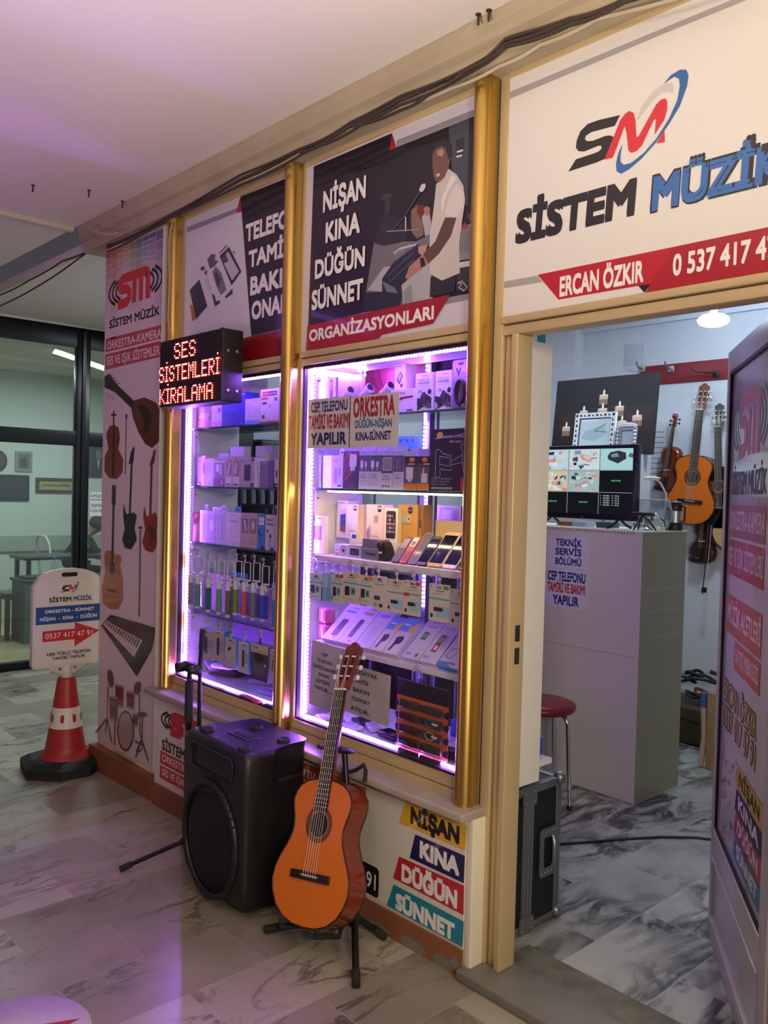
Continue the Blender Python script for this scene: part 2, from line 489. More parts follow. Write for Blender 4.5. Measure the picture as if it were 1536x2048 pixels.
# walls of the shop
mb = MB(); mb.box((-4.488, 0.05, -.08), (-4.47, 3.5, 2.9), M_WALL); struct(mb, 'wall_left')
mb = MB(); mb.box((-4.488, 3.38, 0), (0.6, 3.5, 2.9), M_WALL); struct(mb, 'wall_back')
mb = MB(); mb.box((0.4, 0.1, 0), (0.5, 3.4, 2.9), M_WALL); struct(mb, 'wall_right')
mb = MB(); mb.box((-4.47, 3.28, 0.0), (-3.69, 3.38, 2.79), M_WALL); struct(mb, 'wall_pilaster')
prf = [(0, 0), (0.02, 0), (0.03, 0.03), (0.07, 0.05), (0.075, 0.09), (0, 0.09)]
mb = MB(); mb.box((-3.69, 3.34, 2.70), (0.4, 3.38, 2.79), M_WALL); mb.box((-3.69, 3.31, 2.735), (0.4, 3.34, 2.79), M_WALL); mb.box((-3.69, 3.28, 2.765), (0.4, 3.31, 2.79), M_WALL)
struct(mb, 'trim_4')
mb = MB(); mb.box((-4.49, 0.045, -.08), (-3.745, 0.14, 2.80), M_PLASTER); struct(mb, 'wall_front')
mb = MB(); mb.box((-3.745, 0.0, -.06), (-1.722, 0.135, 0.495), M_PLASTER); mb.box((-3.76, -0.002, 0.10), (-3.738, 0.05, 2.74), M_PLASTER); struct(mb, 'wall_front_lower')
mb = MB()
for xa, xb, ya, yb, h in ((-4.505, -3.742, 0.0, 0.045, .062), (-3.742, -1.722, -0.010, 0.0, .062)):
    vs = [(x, y, z) for x, zz in ((xa, (floor_z(xa) - .01, h if xa < -4 else .058)), (xb, (floor_z(xb) - .01, .058 if xa < -4 else .082))) for y in (ya, yb) for z in zz]
    mb.add(vs, [(0, 4, 5, 1), (2, 3, 7, 6), (1, 5, 7, 3), (0, 2, 6, 4), (0, 1, 3, 2), (4, 6, 7, 5)], M_SKIRT)
struct(mb, 'baseboard_front')
# flaked patches on the skirting near the corner
mb = MB(); rr = random.Random(3)
for x, z, w, h in ((-1.80, 0.012, .09, .05), (-1.93, 0.012, .12, .045), (-1.745, 0.03, .05, .05), (-2.10, 0.006, .12, .03), (-2.3, 0.0, .1, .025)):
    mb.flat([(x + w * .5 * math.cos(a) * rr.uniform(.8, 1.1), z + h * .5 * math.sin(a) * rr.uniform(.75, 1.1)) for a in [i * math.pi / 9 for i in range(18)]], (0, -0.010, 0), UX, UZ, M_STONE, 0.0008)
struct(mb, 'baseboard_wear')
# stone ledge under the windows and door threshold
mb = MB(); mb.box((-3.775, -0.05, 0.493), (-1.70, 0.14, 0.523), mat('ledge_stone', '#a3968b', 0.35, var=0.2, scale=10), 0.008); struct(mb, 'trim_5')
mb = MB(); mb.box((-1.722, -0.035, 0.0), (0.5, 0.135, 0.035), M_STONE, 0.006); struct(mb, 'trim_6')
mb = MB(); mb.box((-1.722, 0.0, 0.03), (-1.695, 0.135, 0.495), M_PLASTER, 0.004); struct(mb, 'wall_end')
mb = MB(); mb.box((-1.70, 0.136, 0.0), (0.3, 0.30, 0.0055), mat('worn_cement', '#6a6558', 0.75, var=0.6, scale=16, bump=.5)); struct(mb, 'trim_7')

# window and door frames (champagne aluminium)
YF = 0.05
PX = [-3.685, -2.745, -1.757]                 # pole centres


def rail(mb, a, b, m=None): mb.box(a, b, m or M_FRAME, 0.003)


ZT, ZB = 1.983, 0.583     # underside of transom, top of bottom rail
for i, (x0, x1) in enumerate(((-3.66, -2.785), (-2.70, -1.785))):
    w = thing('window_%d' % (i + 1), None, None, ((x0 + x1) / 2, YF, 0.523)); w['kind'] = 'structure'
    mb = MB()
    rail(mb, (x0 - .045, YF, 0.523), (x0, YF + .05, 2.80)); rail(mb, (x1, YF, 0.523), (x1 + .05, YF + .05, 2.80))
    mb.box((x0, YF, 0.523), (x1, YF + .05, ZB), M_FRAME); mb.box((x0, YF - .012, 0.523), (x1, YF, 0.548), M_FRAME); mb.box((x0, YF - .007, 0.552), (x1, YF, 0.566), M_FRAME)
    rail(mb, (x0, YF - .004, ZT), (x1, YF + .05, ZT + .025)); rail(mb, (x0, YF - .01, ZT + .028), (x1, YF + .05, ZT + .052))
    rail(mb, (x0, YF - .006, 2.757), (x1, YF + .05, 2.81))
    mb.build('window_frame', w)
    mb = MB(); g = mat('black_gasket', '#101010', 0.6)
    for a, b in (((x0, ZB), (x1, ZB + .008)), ((x0, ZT - .012), (x1, ZT)), ((x0, ZB), (x0 + .007, ZT)), ((x1 - .006, ZB), (x1, ZT))):
        mb.box((a[0], YF + .012, a[1]), (b[0], YF + .03, b[1]), g)
    mb.build('gasket', w)
    mb = MB(); mb.box((x0, YF + .018, ZB), (x1, YF + .022, ZT), M_GLASS); mb.build('window_pane', w)
# left post of the door, lintel, right post
mb = MB(); rail(mb, (-1.722, YF + .005, 0.035), (-1.685, YF + .06, 2.80)); rail(mb, (-1.682, YF + .018, 0.035), (-1.648, YF + .06, ZT)); rail(mb, (-1.646, YF, 0.035), (-1.622, YF + .075, ZT))
rail(mb, (-1.685, YF + .005, ZT), (0.5, YF + .07, ZT + .03)); rail(mb, (-1.685, YF - .006, ZT + .033), (0.5, YF + .07, ZT + .055)); rail(mb, (-1.685, YF, 2.76), (0.5, YF + .05, 2.81))
for b in ((-1.622, YF + .03, 1.05), (-1.622, YF + .03, .98)): mb.box(b, (b[0] + .0015, b[1] + .022, b[2] + .05), mat('strike_dark', '#2a251c', .5))
rail(mb, (-0.80, YF - .01, 0.035), (-0.74, YF + .075, ZT)); rail(mb, (-0.735, YF - .01, 0.035), (-0.6, YF + .075, ZT), M_CREAM)
struct(mb, 'door_frame')
for i, x in enumerate(PX):
    mb = MB(); z0 = 0.523; z1 = 2.80
    mb.lathe([(0.029, 0), (0.031, 0.006), (0.029, 0.012), (0.029, z1 - z0)], (x, 0.018, z0), M_GOLD, 20)
    mb.box((x - .03, 0.018, z0), (x + .03, YF, z1), M_GOLD)
    struct(mb, 'trim_%d' % (8 + i))

# black framed glazing of the tea room, along the passage
XT = -7.2
d = thing('window_3', None, None, (XT, 1.0, -.07)); d['kind'] = 'structure'
mb = MB()
for z0, z1 in ((-.07, 0.0), (1.815, 1.94), (2.655, 2.835)): mb.box((XT - .03, -2.5, z0), (XT + .03, 4.0, z1), M_BLACKAL, 0.004)
yj = ox(160, 1000, XT).y; yj2 = ox(148, 1000, XT).y
for y in (yj - 1.15, yj, yj + 1.15): mb.box((XT - .035, y - .06, -.07), (XT + .035, y + .06, 2.8), M_BLACKAL, 0.006); mb.box((XT + .035, y - .014, -.07), (XT + .05, y + .014, 2.8), M_BLACKAL)
mb.build('window_frame', d)
mb = MB(); mb.box((XT - .004, -2.5, 0.0), (XT + .004, 4.0, 2.66), M_GLASS2); mb.build('window_pane', d)
mb = MB(); mb.tube([(XT + .06, -2.5, 2.83), (XT + .06, 4, 2.83)], 0.012, mat('white_conduit', '#c9c9c2', .5)); struct(mb, 'trim_11')
M_CAFE = mat('tea_room_wall', '#cfd8d2', 0.8, var=0.03)
M_CAFEL = mat('tea_room_dado', '#a9aea6', 0.6, var=0.08)
WX = -10.7; zd1 = ox(80, 1071, WX).z; zd0 = ox(80, 1101, WX).z
mb = MB(); mb.box((WX - .1, -4, -.1), (WX, 5, 2.9), M_CAFE); mb.box((WX, -4, zd0), (WX + .015, 5, zd1), M_CAFEL); mb.box((WX, -4, zd0 - .012), (WX + .02, 5, zd0), mat('dado_edge', '#5e6862', .5)); struct(mb, 'wall_tea_room')
mb = MB(); mb.box((WX, 4.2, -.1), (-4.488, 4.3, 2.9), M_CAFE); struct(mb, 'wall_passage')
# opposite side of the arcade, behind the camera
mb = MB(); mb.box((-11.2, -5.0, -.1), (2.6, -4.9, 2.95), mat('opposite_wall_paint', '#9c9288', 0.8)); struct(mb, 'wall_opposite')


def mirrored(px, py, yo):
    p = oy(px, py, 0.056); d = p - CAM; d.y = -d.y
    return p + d * ((yo - p.y) / d.y)


YO = -1.15
A_, B_, C_ = mirrored(562, 607, YO), mirrored(563, 705, YO), mirrored(745, 664, YO)
mb = MB(); VN = glow('reflected_strip_violet', (0.42, 0.16, 1.0), 10)
for a, b in ((A_, B_), (A_, C_)): mb.tube([a, b], .009, VN, 6)
for p in (A_, C_): mb.tube([p, (p.x, p.y, 2.915)], .004, M_BLACKAL, 6)
struct(mb, 'trim_13')  # unseen violet LED strip, placed for its reflection in the upper signs
# ================================================================ SIGNS AND PRINTS ON THE FRONT
def crop(x0, y0, k): return lambda x, y: (x0 + x / k, y0 + y / k)


class Face:
    """A printed sheet facing the street on plane y; marks are given where they show and cast on to that plane."""
    def __init__(self, mb, y, q=lambda x, y: (x, y)):
        self.mb, self.y, self.q, self.k = mb, y, q, 0.0005

    def at(self, x, y): return oy(*self.q(x, y), self.y)

    def sheet(self, x0, x1, z0, z1, th, m):
        self.mb.box((x0, self.y, z0), (x1, self.y + th, z1), m); return self

    def poly(self, pts, c):
        P = [self.at(*p) for p in pts]; self.k += 0.00005
        ar = sum(P[i].x * P[(i + 1) % len(P)].z - P[(i + 1) % len(P)].x * P[i].z for i in range(len(P)))
        if ar < 0: P = P[::-1]
        self.mb.add([(p.x, self.y - self.k, p.z) for p in P], [tuple(range(len(P)))], ink(c))
        return self

    def line(self, pts, w, c):
        """w in metres"""
        P = [(p.x, p.z) for p in (self.at(*a) for a in pts)]; L, R = stroke(P, w); self.k += 0.00005
        for i in range(len(P) - 1):
            self.mb.add([(a[0], self.y - self.k, a[1]) for a in (R[i], R[i + 1], L[i + 1], L[i])], [(0, 1, 2, 3)], ink(c))
        return self

    def text(self, s, L, R, T, c, bold=0.02, shear=0.0, lift=0, w=None):
        a, b, t = self.at(*L), self.at(*R), self.at(*T); z = (a.z + b.z) / 2 if R[0] - L[0] < 900 else a.z
        self.k += 0.00005
        self.mb.text(s, ink(c), (a.x, self.y, a.z if w else z), UX, UZ, t.z - a.z, w or (b.x - a.x), 'L', bold, shear, self.k)
        return self


def logo_sm(mb, x0, z0, w, h, y, red='#c22f36', black='#1c1718'):
    """The red twin-letter mark between sound arcs."""
    k = [0.0008]

    def st(pts, wd, c):
        L, R = stroke([(x0 + a * w, z0 + b * h) for a, b in pts], wd * w); k[0] += 0.00005
        mb.add([(a[0], y - k[0], a[1]) for a in L + R[::-1]][::-1], [tuple(range(2 * len(L)))], paint(c)) if False else None
        for i in range(len(L) - 1):
            mb.add([(a[0], y - k[0], a[1]) for a in (R[i], R[i + 1], L[i + 1], L[i])], [(0, 1, 2, 3)], paint(c))
    for s, cx in ((-1, 0.5), (1, 0.5)):
        for j, r in enumerate((0.34, 0.41, 0.48)):
            st([(cx + s * r * math.cos(math.radians(a)) * 1.0, 0.5 + (0.36 + j * 0.07) * math.sin(math.radians(a)) * 0.86) for a in range(-42, 43, 12)], 0.026, black)
    st([(0.225, 0.60), (0.235, 0.70), (0.29, 0.76), (0.68, 0.76), (0.73, 0.72), (0.74, 0.66), (0.74, 0.12)], 0.082, red)
    st([(0.50, 0.64), (0.50, 0.12)], 0.072, red); st([(0.62, 0.64), (0.62, 0.12)], 0.072, red)
    st([(0.225, 0.62), (0.245, 0.52), (0.37, 0.50), (0.41, 0.42), (0.41, 0.28), (0.37, 0.19), (0.20, 0.17)], 0.082, red)


M_VINYL = mat('white_vinyl', '#dcd6cf', 0.3, var=0.015, coat=0.3)
M_LAV = mat('pale_print_sheet', '#cfc9d2', 0.3, var=0.02, coat=0.35)
WHITE = '#e8e4e0'
# --- sign over the door
q = crop(980, 60, 2.763); mb = MB(); F = Face(mb, YF + .006, q)
xl = oy(1012, 400, F.y).x
F.sheet(xl, 0.48, ZT + .057, 2.76, .02, M_VINYL)
F.poly([(105, 345), (1010, -32), (2600, -690), (2600, -640), (1010, 0), (105, 383)], '#a29e9c')
F.poly([(65, 1393), (262, 1357), (290, 1392), (65, 1430)], '#a29e9c')
F.poly([(720, 470), (600, 498), (540, 520), (500, 560), (480, 610), (475, 650), (490, 670), (520, 672), (600, 640), (615, 640), (618, 655), (600, 672), (575, 682), (475, 715), (433, 783), (590, 732), (640, 710), (660, 680), (680, 620), (682, 590), (665, 583), (640, 585), (570, 612), (540, 615), (525, 605), (530, 585), (560, 565), (690, 530)], '#1b1818')
F.poly([(812, 500), (840, 420), (900, 340), (960, 300), (1000, 290), (1015, 305), (1010, 350), (985, 340), (950, 345), (900, 390), (850, 450), (825, 490)], '#c4c0bc')
F.poly([(633, 718), (720, 500), (745, 465), (770, 447), (795, 460), (805, 500), (810, 590), (820, 590), (920, 410), (945, 385), (970, 378), (980, 395), (980, 440), (965, 495), (910, 580), (918, 490), (905, 500), (840, 640), (810, 670), (780, 680), (765, 665), (755, 570), (745, 530), (735, 560), (680, 705)], '#cf2733')
F.poly([(965, 555), (967, 620), (920, 628)], '#cf2733')
F.poly([(960, 298), (1000, 250), (1050, 220), (1085, 220), (1098, 250), (1090, 310), (1050, 420), (990, 520), (920, 620), (840, 710), (770, 770), (725, 795), (700, 780), (697, 740), (710, 680), (733, 630), (722, 690), (722, 730), (740, 745), (780, 735), (850, 680), (920, 600), (990, 490), (1035, 390), (1050, 310), (1045, 270), (1020, 258)], '#2b5f9e')
F.text('SİSTEM', (140, 1172), (808, 1010), (150, 1013), '#1b1818', 0.075, 0.06)
ww = (F.at(1465, 855).x - F.at(892, 992).x) / 0.80
F.text('MÜZİK', (884, 1000), (1465, 855), (890, 822), '#10151c', 0.088, 0.05, w=ww + .02)
F.text('MÜZİK', (892, 992), (1465, 855), (897, 828), '#2f68ab', 0.07, 0.05, w=ww)
F.poly([(265, 1353), (1010, 1200), (900, 1400), (380, 1490)], '#b41f2a')
F.poly([(820, 1413), (890, 1402), (855, 1452)], '#1f1a1b')
F.poly([(1010, 1200), (2600, 868), (2600, 1165), (860, 1452)], '#a31b26')
F.text('ERCAN ÖZKIR', (385, 1467), (848, 1390), (390, 1366), WHITE, 0.05)
F.text('0 537 417 47 91', (1010, 1357), (1460, 1277), (1013, 1247), WHITE, 0.04, w=(F.at(1460, 1277).x - F.at(1010, 1357).x) / 0.66)
tag(mb.build('shop_sign'), 'white shop sign with red and black logo over the open doorway', 'sign')
# --- sign over the wide window: band photo and event words
q = crop(540, 180, 3.072); mb = MB(); F = Face(mb, YF + .006, q)
x0, x1 = -2.70, -1.79
F.sheet(x0, x1, ZT + .054, 2.757, .02, M_LAV)
F.poly([(778, 310), (1325, 92), (1325, 138), (778, 355)], '#8f8b90')
F.poly([(1100, 1215), (1285, 1238), (1280, 1275), (1070, 1320)], '#8f8b90')
F.poly([(270, 470), (750, 265), (735, 370), (665, 770), (565, 1372), (235, 1450)], '#191320')
F.poly([(735, 370), (1310, 140), (1280, 1240), (565, 1372), (665, 770)], '#19161b')
F.poly([(750, 265), (778, 355), (735, 372)], '#a31b26')
F.poly([(1100, 225), (1225, 175), (1215, 700), (1165, 730), (1110, 420)], '#3d464d')
F.poly([(1145, 305), (1195, 290), (1190, 410), (1145, 420)], '#20242a')
F.poly([(1150, 375), (1188, 365), (1188, 375), (1150, 388)], '#d8d8d8'); F.poly([(1146, 405), (1182, 395), (1182, 408), (1146, 418)], '#c8c8c8')
F.poly([(1285, 330), (1300, 325), (1285, 665), (1270, 670)], '#77747c')
F.poly([(590, 1245), (640, 940), (700, 920), (760, 930), (900, 930), (1000, 880), (1000, 1290), (570, 1370)], '#6f6a70')
F.poly([(640, 940), (700, 760), (800, 790), (860, 840), (830, 930), (700, 960)], '#2a262b')
F.poly([(680, 670), (700, 640), (740, 632), (760, 650), (740, 670), (735, 760), (705, 760), (712, 680)], '#3a353b')
F.poly([(868, 740), (905, 705), (935, 725), (945, 890), (905, 915), (870, 870)], '#7d6152')
F.poly([(905, 710), (945, 705), (960, 760), (930, 800), (905, 760)], '#6a2a2a')
F.poly([(935, 780), (960, 745), (985, 770), (1000, 880), (955, 900)], '#a6a3a6')
F.poly([(945, 730), (962, 712), (985, 725), (985, 765), (960, 775)], '#a3705f')
F.poly([(600, 1230), (700, 1090), (760, 1080), (720, 1180), (690, 1240)], '#a9a5ac')
F.poly([(690, 1160), (760, 1060), (905, 950), (985, 960), (850, 1130), (800, 1330), (735, 1340), (570, 1368), (588, 1245), (690, 1240)], '#23283a')
F.line([(760, 1005), (800, 975), (900, 950)], .006, '#b8bac4')
for i in range(7): F.poly([(770 + 14 * i, 1010 - 9 * i), (780 + 14 * i, 1004 - 9 * i), (778 + 14 * i, 1012 - 9 * i)], '#c9ccd4')
F.line([(720, 1150), (880, 1000)], .005, '#4a5068'); F.line([(735, 1180), (890, 1040)], .005, '#4a5068')
F.poly([(690, 1175), (770, 1215), (785, 1250), (720, 1240)], '#6a6f80')
F.poly([(810, 1200), (985, 1050), (1000, 1280), (820, 1315)], '#a8a4a8')
F.poly([(820, 1240), (870, 1190), (880, 1300), (830, 1310)], '#8b878c')
F.poly([(1165, 850), (1290, 800), (1282, 1030), (1160, 1050)], '#85828a')
for i in range(8): F.line([(1175 + 14 * i, 855 - 4 * i), (1172 + 14 * i, 1000 - 3 * i)], .003, '#5a575e')
F.poly([(1170, 850), (1200, 815), (1222, 840), (1195, 862)], '#8a4a3a'); F.poly([(1215, 770), (1245, 755), (1275, 800), (1235, 815)], '#5a4a48')
F.poly([(1165, 1060), (1285, 1040), (1282, 1075), (1165, 1095)], '#c6c3c8'); F.poly([(1150, 1100), (1283, 1080), (1280, 1215), (1150, 1240)], '#36343a')
F.line([(1155, 1190), (1185, 1175), (1215, 1215), (1195, 1235), (1165, 1215), (1190, 1175)], .005, '#a9a7ad')
F.poly([(990, 1150), (1150, 1130), (1135, 1240), (985, 1275)], '#29282d')
F.poly([(1025, 580), (1100, 485), (1150, 520), (1192, 590), (1203, 680), (1185, 800), (1165, 950), (1170, 1125), (1060, 1172), (985, 1130), (985, 900), (1010, 720)], '#c3bab4')
F.poly([(1110, 640), (1150, 580), (1195, 640), (1190, 720), (1150, 785), (1075, 765)], '#d3cbc5')
F.poly([(1120, 520), (1150, 540), (1090, 640), (1060, 760), (1055, 680)], '#dcd5d0')
F.poly([(1080, 785), (1150, 785), (1115, 900), (1040, 1010), (975, 1070), (945, 1060), (950, 1010), (1020, 930)], '#5c3f36')
F.poly([(945, 1010), (975, 1065), (935, 1100), (880, 1140), (850, 1165), (835, 1155), (860, 1085)], '#a87866')
F.poly([(925, 1035), (950, 1030), (960, 1080), (930, 1092)], '#1f1c1e')
F.poly([(915, 960), (970, 950), (965, 985), (940, 1020), (915, 1000)], '#b08877')
F.poly([(1002, 400), (1030, 340), (1072, 310), (1105, 335), (1117, 400), (1105, 470), (1075, 540), (1040, 572), (1015, 550), (1003, 480)], '#6f4d41')
F.poly([(1030, 380), (1060, 360), (1075, 385), (1060, 410), (1035, 405)], '#a98372'); F.poly([(1025, 520), (1048, 512), (1045, 530), (1030, 536)], '#d0b0a4')
F.poly([(1004, 385), (1028, 325), (1075, 298), (1112, 335), (1117, 405), (1100, 430), (1085, 365), (1060, 345), (1028, 360)], '#282224')
F.line([(760, 860), (830, 780), (925, 630)], .006, '#4b484c'); F.poly([(920, 615), (935, 582), (955, 575), (963, 592), (948, 622), (930, 630)], '#c9c4c2')
F.line([(838, 780), (838, 870)], .006, '#c5c2c4'); F.line([(720, 870), (920, 860)], .004, '#8a878c')
F.text('NİŞAN', (330, 745), (592, 660), (333, 628), WHITE, 0.055)
F.text('KINA', (345, 935), (556, 872), (350, 822), WHITE, 0.055)
F.text('DÜĞÜN', (280, 1155), (586, 1080), (285, 1050), WHITE, 0.055)
F.text('SÜNNET', (260, 1345), (575, 1285), (265, 1236), WHITE, 0.055)
F.poly([(235, 1448), (1112, 1258), (1005, 1437), (690, 1505), (655, 1550), (225, 1600)], '#9c1a26')
F.text('ORGANİZASYONLARI', (245, 1540), (1010, 1410), (247, 1475), WHITE, 0.05)
tag(mb.build('shop_sign'), 'shop sign with a keyboard player photo over the wide display window', 'sign')
# --- sign over the narrow window: phone repair
q = crop(140, 340, 3.84); mb = MB(); F = Face(mb, YF + .006, q)
F.sheet(-3.66, -2.785, ZT + .054, 2.757, .02, M_LAV)
F.poly([(900, 440), (1290, 288), (1278, 330), (900, 480)], '#8d8798')
F.poly([(1305, 218), (1318, 205), (1320, 320), (1278, 330)], '#a31b26')
F.poly([(1310, 205), (1720, 40), (1720, 1200), (1393, 1275)], '#1d1520')
F.poly([(1255, 1310), (1393, 1276), (1720, 1205), (1720, 1420), (1290, 1490)], '#8c1622'); F.poly([(1255, 1310), (1330, 1292), (1290, 1430)], '#a3202b')
F.text('TELEFON', (1350, 527), (1760, 430), (1352, 405), WHITE, 0.055)
F.text('TAMİR', (1372, 738), (1715, 650), (1374, 622), WHITE, 0.055)
F.text('BAKIM', (1385, 945), (1730, 880), (1387, 818), WHITE, 0.055)
F.text('ONARIM', (1395, 1135), (1780, 1070), (1397, 1010), WHITE, 0.055)
F.poly([(918, 925), (995, 840), (1055, 1045), (972, 1145)], '#262c44')
F.poly([(922, 1035), (945, 1040), (970, 1145), (940, 1160)], '#9a6b3a')
F.poly([(1150, 662), (1222, 590), (1318, 780), (1242, 888)], '#2b2a33'); F.poly([(1168, 690), (1216, 625), (1300, 780), (1246, 850)], '#b7b0c0')
F.poly([(1165, 680), (1195, 640), (1220, 700), (1180, 720)], '#4a4856')
F.poly([(1095, 785), (1120, 740), (1165, 795), (1202, 920), (1160, 962), (1125, 890)], '#6f6c7c'); F.poly([(1110, 800), (1130, 780), (1160, 840), (1150, 900), (1130, 880)], '#3c3c48')
F.poly([(1055, 690), (1085, 645), (1120, 650), (1110, 690), (1140, 700), (1110, 740), (1075, 760), (1065, 720)], '#555262')
F.poly([(1003, 750), (1030, 735), (1040, 765), (1010, 775)], '#5a4038'); F.poly([(1030, 785), (1055, 770), (1050, 810)], '#3a3844')
F.poly([(1090, 950), (1110, 960), (1125, 1010), (1155, 1000), (1150, 1025), (1115, 1048)], '#3a3844'); F.poly([(1190, 975), (1250, 910), (1250, 950), (1200, 985)], '#3a3a4a')
F.line([(1150, 640), (1208, 578)], .006, '#3a3844'); F.poly([(1250, 620), (1272, 628), (1265, 650)], '#a87a3a')
F.line([(1040, 840), (1070, 930)], .003, '#9a94a6'); F.line([(1055, 830), (1085, 920)], .003, '#9a94a6')
tag(mb.build('shop_sign'), 'shop sign with exploded phone print over the narrow display window', 'sign')

# --- tall instrument banner on the wall beside the narrow window
mb = MB(); YB = 0.04; q = crop(140, 340, 3.84); F = Face(mb, YB, q)
xa, xb, za, zb = -4.486, -3.765, 0.085, 2.755
mb.box((xa, YB, za), (xb, YB + .004, zb), mat('banner_cloth', '#cfc0bf', 0.5, var=0.02))
cols = ['#b0605c', '#b8714f', '#b58a50', '#b3a060', '#8f9a68', '#6f8f84', '#5f7c96', '#66709a', '#7a6a92', '#97678a']
for i, c in enumerate(cols):
    for j in range(9):
        t = (j / 9) ** 0.7; cc = [a * (1 - t) + b * t for a, b in zip(lin(c), lin('#cfc0bf'))]
        xx0 = xa + (xb - xa) * i / 10; xx1 = xa + (xb - xa) * (i + 1) / 10; hh = 0.34 + 0.14 * math.sin(i * 1.7)
        z1 = zb - hh * j / 9; z0 = zb - hh * (j + 1) / 9 + .004
        mb.add([(xx0, YB - .0006, z0), (xx1 - .004, YB - .0006, z0), (xx1 - .004, YB - .0006, z1), (xx0, YB - .0006, z1)], [(0, 1, 2, 3)], mat('banner_ink_%d_%d' % (i, j), cc, .5, var=.02))
p0 = F.at(290, 1120); p1 = F.at(722, 700)
logo_sm(mb, p0.x, F.at(360, 1085).z - .01, p1.x - p0.x, F.at(360, 850).z - F.at(360, 1085).z + .06, YB)
F.text('SİSTEM MÜZİK', (302, 1215), (690, 1110), (305, 1157), '#1c1718', 0.05)
F.poly([(277, 1297), (718, 1185), (715, 1290), (274, 1400)], '#b8434a'); F.poly([(274, 1418), (716, 1308), (714, 1430), (271, 1535)], '#b8434a')
F.text('ORKESTRA-KAMERA', (284, 1380), (703, 1283), (286, 1322), '#d8c6c6', 0.04)
F.text('SES VE IŞIK SİSTEMLERİ', (280, 1507), (708, 1405), (282, 1445), '#d8c6c6', 0.04)
F.q = crop(0, 400, 2.56)
F.line([(590, 960), (725, 1090)], .045, '#2a1a18'); F.poly([(535, 905), (560, 888), (608, 955), (600, 990), (560, 970), (535, 960)], '#2e1c18')
for t in range(4): F.line([(560 + 12 * t, 905 + 14 * t), (578 + 12 * t, 893 + 14 * t)], .006, '#6b625e'); F.line([(545 + 12 * t, 985 + 8 * t), (540 + 12 * t, 1000 + 8 * t)], .006, '#6b625e')
F.poly([(672, 1060), (690, 1025), (740, 1010), (800, 1038), (830, 1100), (832, 1180), (812, 1240), (780, 1270), (745, 1250), (710, 1190), (680, 1110)], '#5c2a1e')
F.poly([(705, 1050), (745, 1050), (780, 1100), (760, 1190), (735, 1200), (740, 1130)], '#2c1613'); F.line([(820, 1180), (832, 1165)], .02, '#2c1613')
F.poly([(545, 1200), (560, 1160), (583, 1150), (608, 1165), (615, 1220), (606, 1275), (632, 1330), (628, 1395), (600, 1428), (560, 1425), (535, 1385), (538, 1310), (556, 1275)], '#78301f')
F.line([(583, 1078), (583, 1180)], .016, '#2c1613'); F.line([(570, 1100), (597, 1100)], .01, '#2c1613'); F.line([(583, 1180), (583, 1300)], .02, '#3a1a14'); F.line([(582, 1300), (580, 1415)], .03, '#2c1613')
F.line([(648, 1095), (643, 1405)], .008, '#6b4030'); F.line([(648, 1097), (648, 1120)], .018, '#2c1613')
F.line([(685, 1268), (676, 1340), (665, 1625)], .02, '#1a181b'); F.poly([(672, 1290), (690, 1260), (684, 1340), (660, 1355)], '#1a181b')
F.poly([(634, 1555), (648, 1608), (688, 1600), (702, 1615), (690, 1680), (702, 1740), (672, 1790), (640, 1780), (627, 1740), (640, 1680), (632, 1620)], '#1d1b1e')
F.line([(793, 1282), (778, 1350), (770, 1640)], .02, '#5f1b1a'); F.poly([(785, 1300), (800, 1272), (790, 1350), (764, 1362)], '#6b1c1b')
F.poly([(740, 1568), (752, 1622), (798, 1598), (814, 1640), (802, 1700), (812, 1760), (782, 1806), (745, 1792), (730, 1752), (745, 1690), (735, 1620)], '#8a201d'); F.poly([(755, 1660), (800, 1680), (800, 1740), (770, 1760)], '#5a1614')
F.line([(585, 1460), (583, 1560)], .045, '#3a2620'); F.line([(583, 1560), (575, 1900)], .022, '#2c1c18')
F.line([(720, 1690), (716, 2048)], .014, '#6b4a38'); F.line([(712, 1678), (730, 1678)], .012, '#3a2620')
F.q = crop(0, 1100, 3.72)
F.poly([(778, 40), (790, 5), (850, 5), (862, 45), (885, 30), (906, 60), (893, 110), (915, 220), (917, 370), (880, 440), (822, 440), (768, 395), (757, 290), (785, 175)], '#a5663c'); F.line([(840, -50), (838, 110)], .022, '#2c1c18')
F.poly([(838 + 22 * math.cos(a), 137 + 46 * math.sin(a)) for a in [i * .4 for i in range(16)]], '#241a17'); F.poly([(798, 285), (875, 298), (872, 320), (800, 305)], '#241a17')
F.line([(1045, -10), (1037, 495)], .014, '#6b4a38')
F.poly([(755, 560), (825, 480), (1165, 580), (1130, 745), (1020, 940)], '#2a2425'); F.poly([(768, 552), (800, 528), (1062, 672), (1000, 797)], '#c2b4b4')
for i in range(14):
    t = i / 14; x = 800 + 255 * t; y = 535 + 138 * t; s = 22 + 40 * t
    F.poly([(x, y), (x + 9, y + 5), (x - s * .45 + 9, y + s + 4), (x - s * .45, y + s)], '#2a2425')
F.poly([(938 + 62 * math.cos(a), 1345 + 152 * math.sin(a)) for a in [i * .314 for i in range(20)]], '#3a2826'); F.poly([(938 + 54 * math.cos(a), 1345 + 138 * math.sin(a)) for a in [i * .314 for i in range(20)]], '#a59494')
for P in ([(862, 1003), (922, 1020), (918, 1168), (866, 1155)], [(945, 1055), (1002, 1065), (1000, 1180), (948, 1168)], [(820, 1092), (880, 1105), (876, 1268), (822, 1255)], [(992, 1222), (1030, 1225), (1025, 1310), (995, 1300)]):
    F.poly(P, '#6e2422'); F.line([P[0], P[1]], .012, '#8f8484'); F.line([P[3], P[2]], .012, '#8f8484')
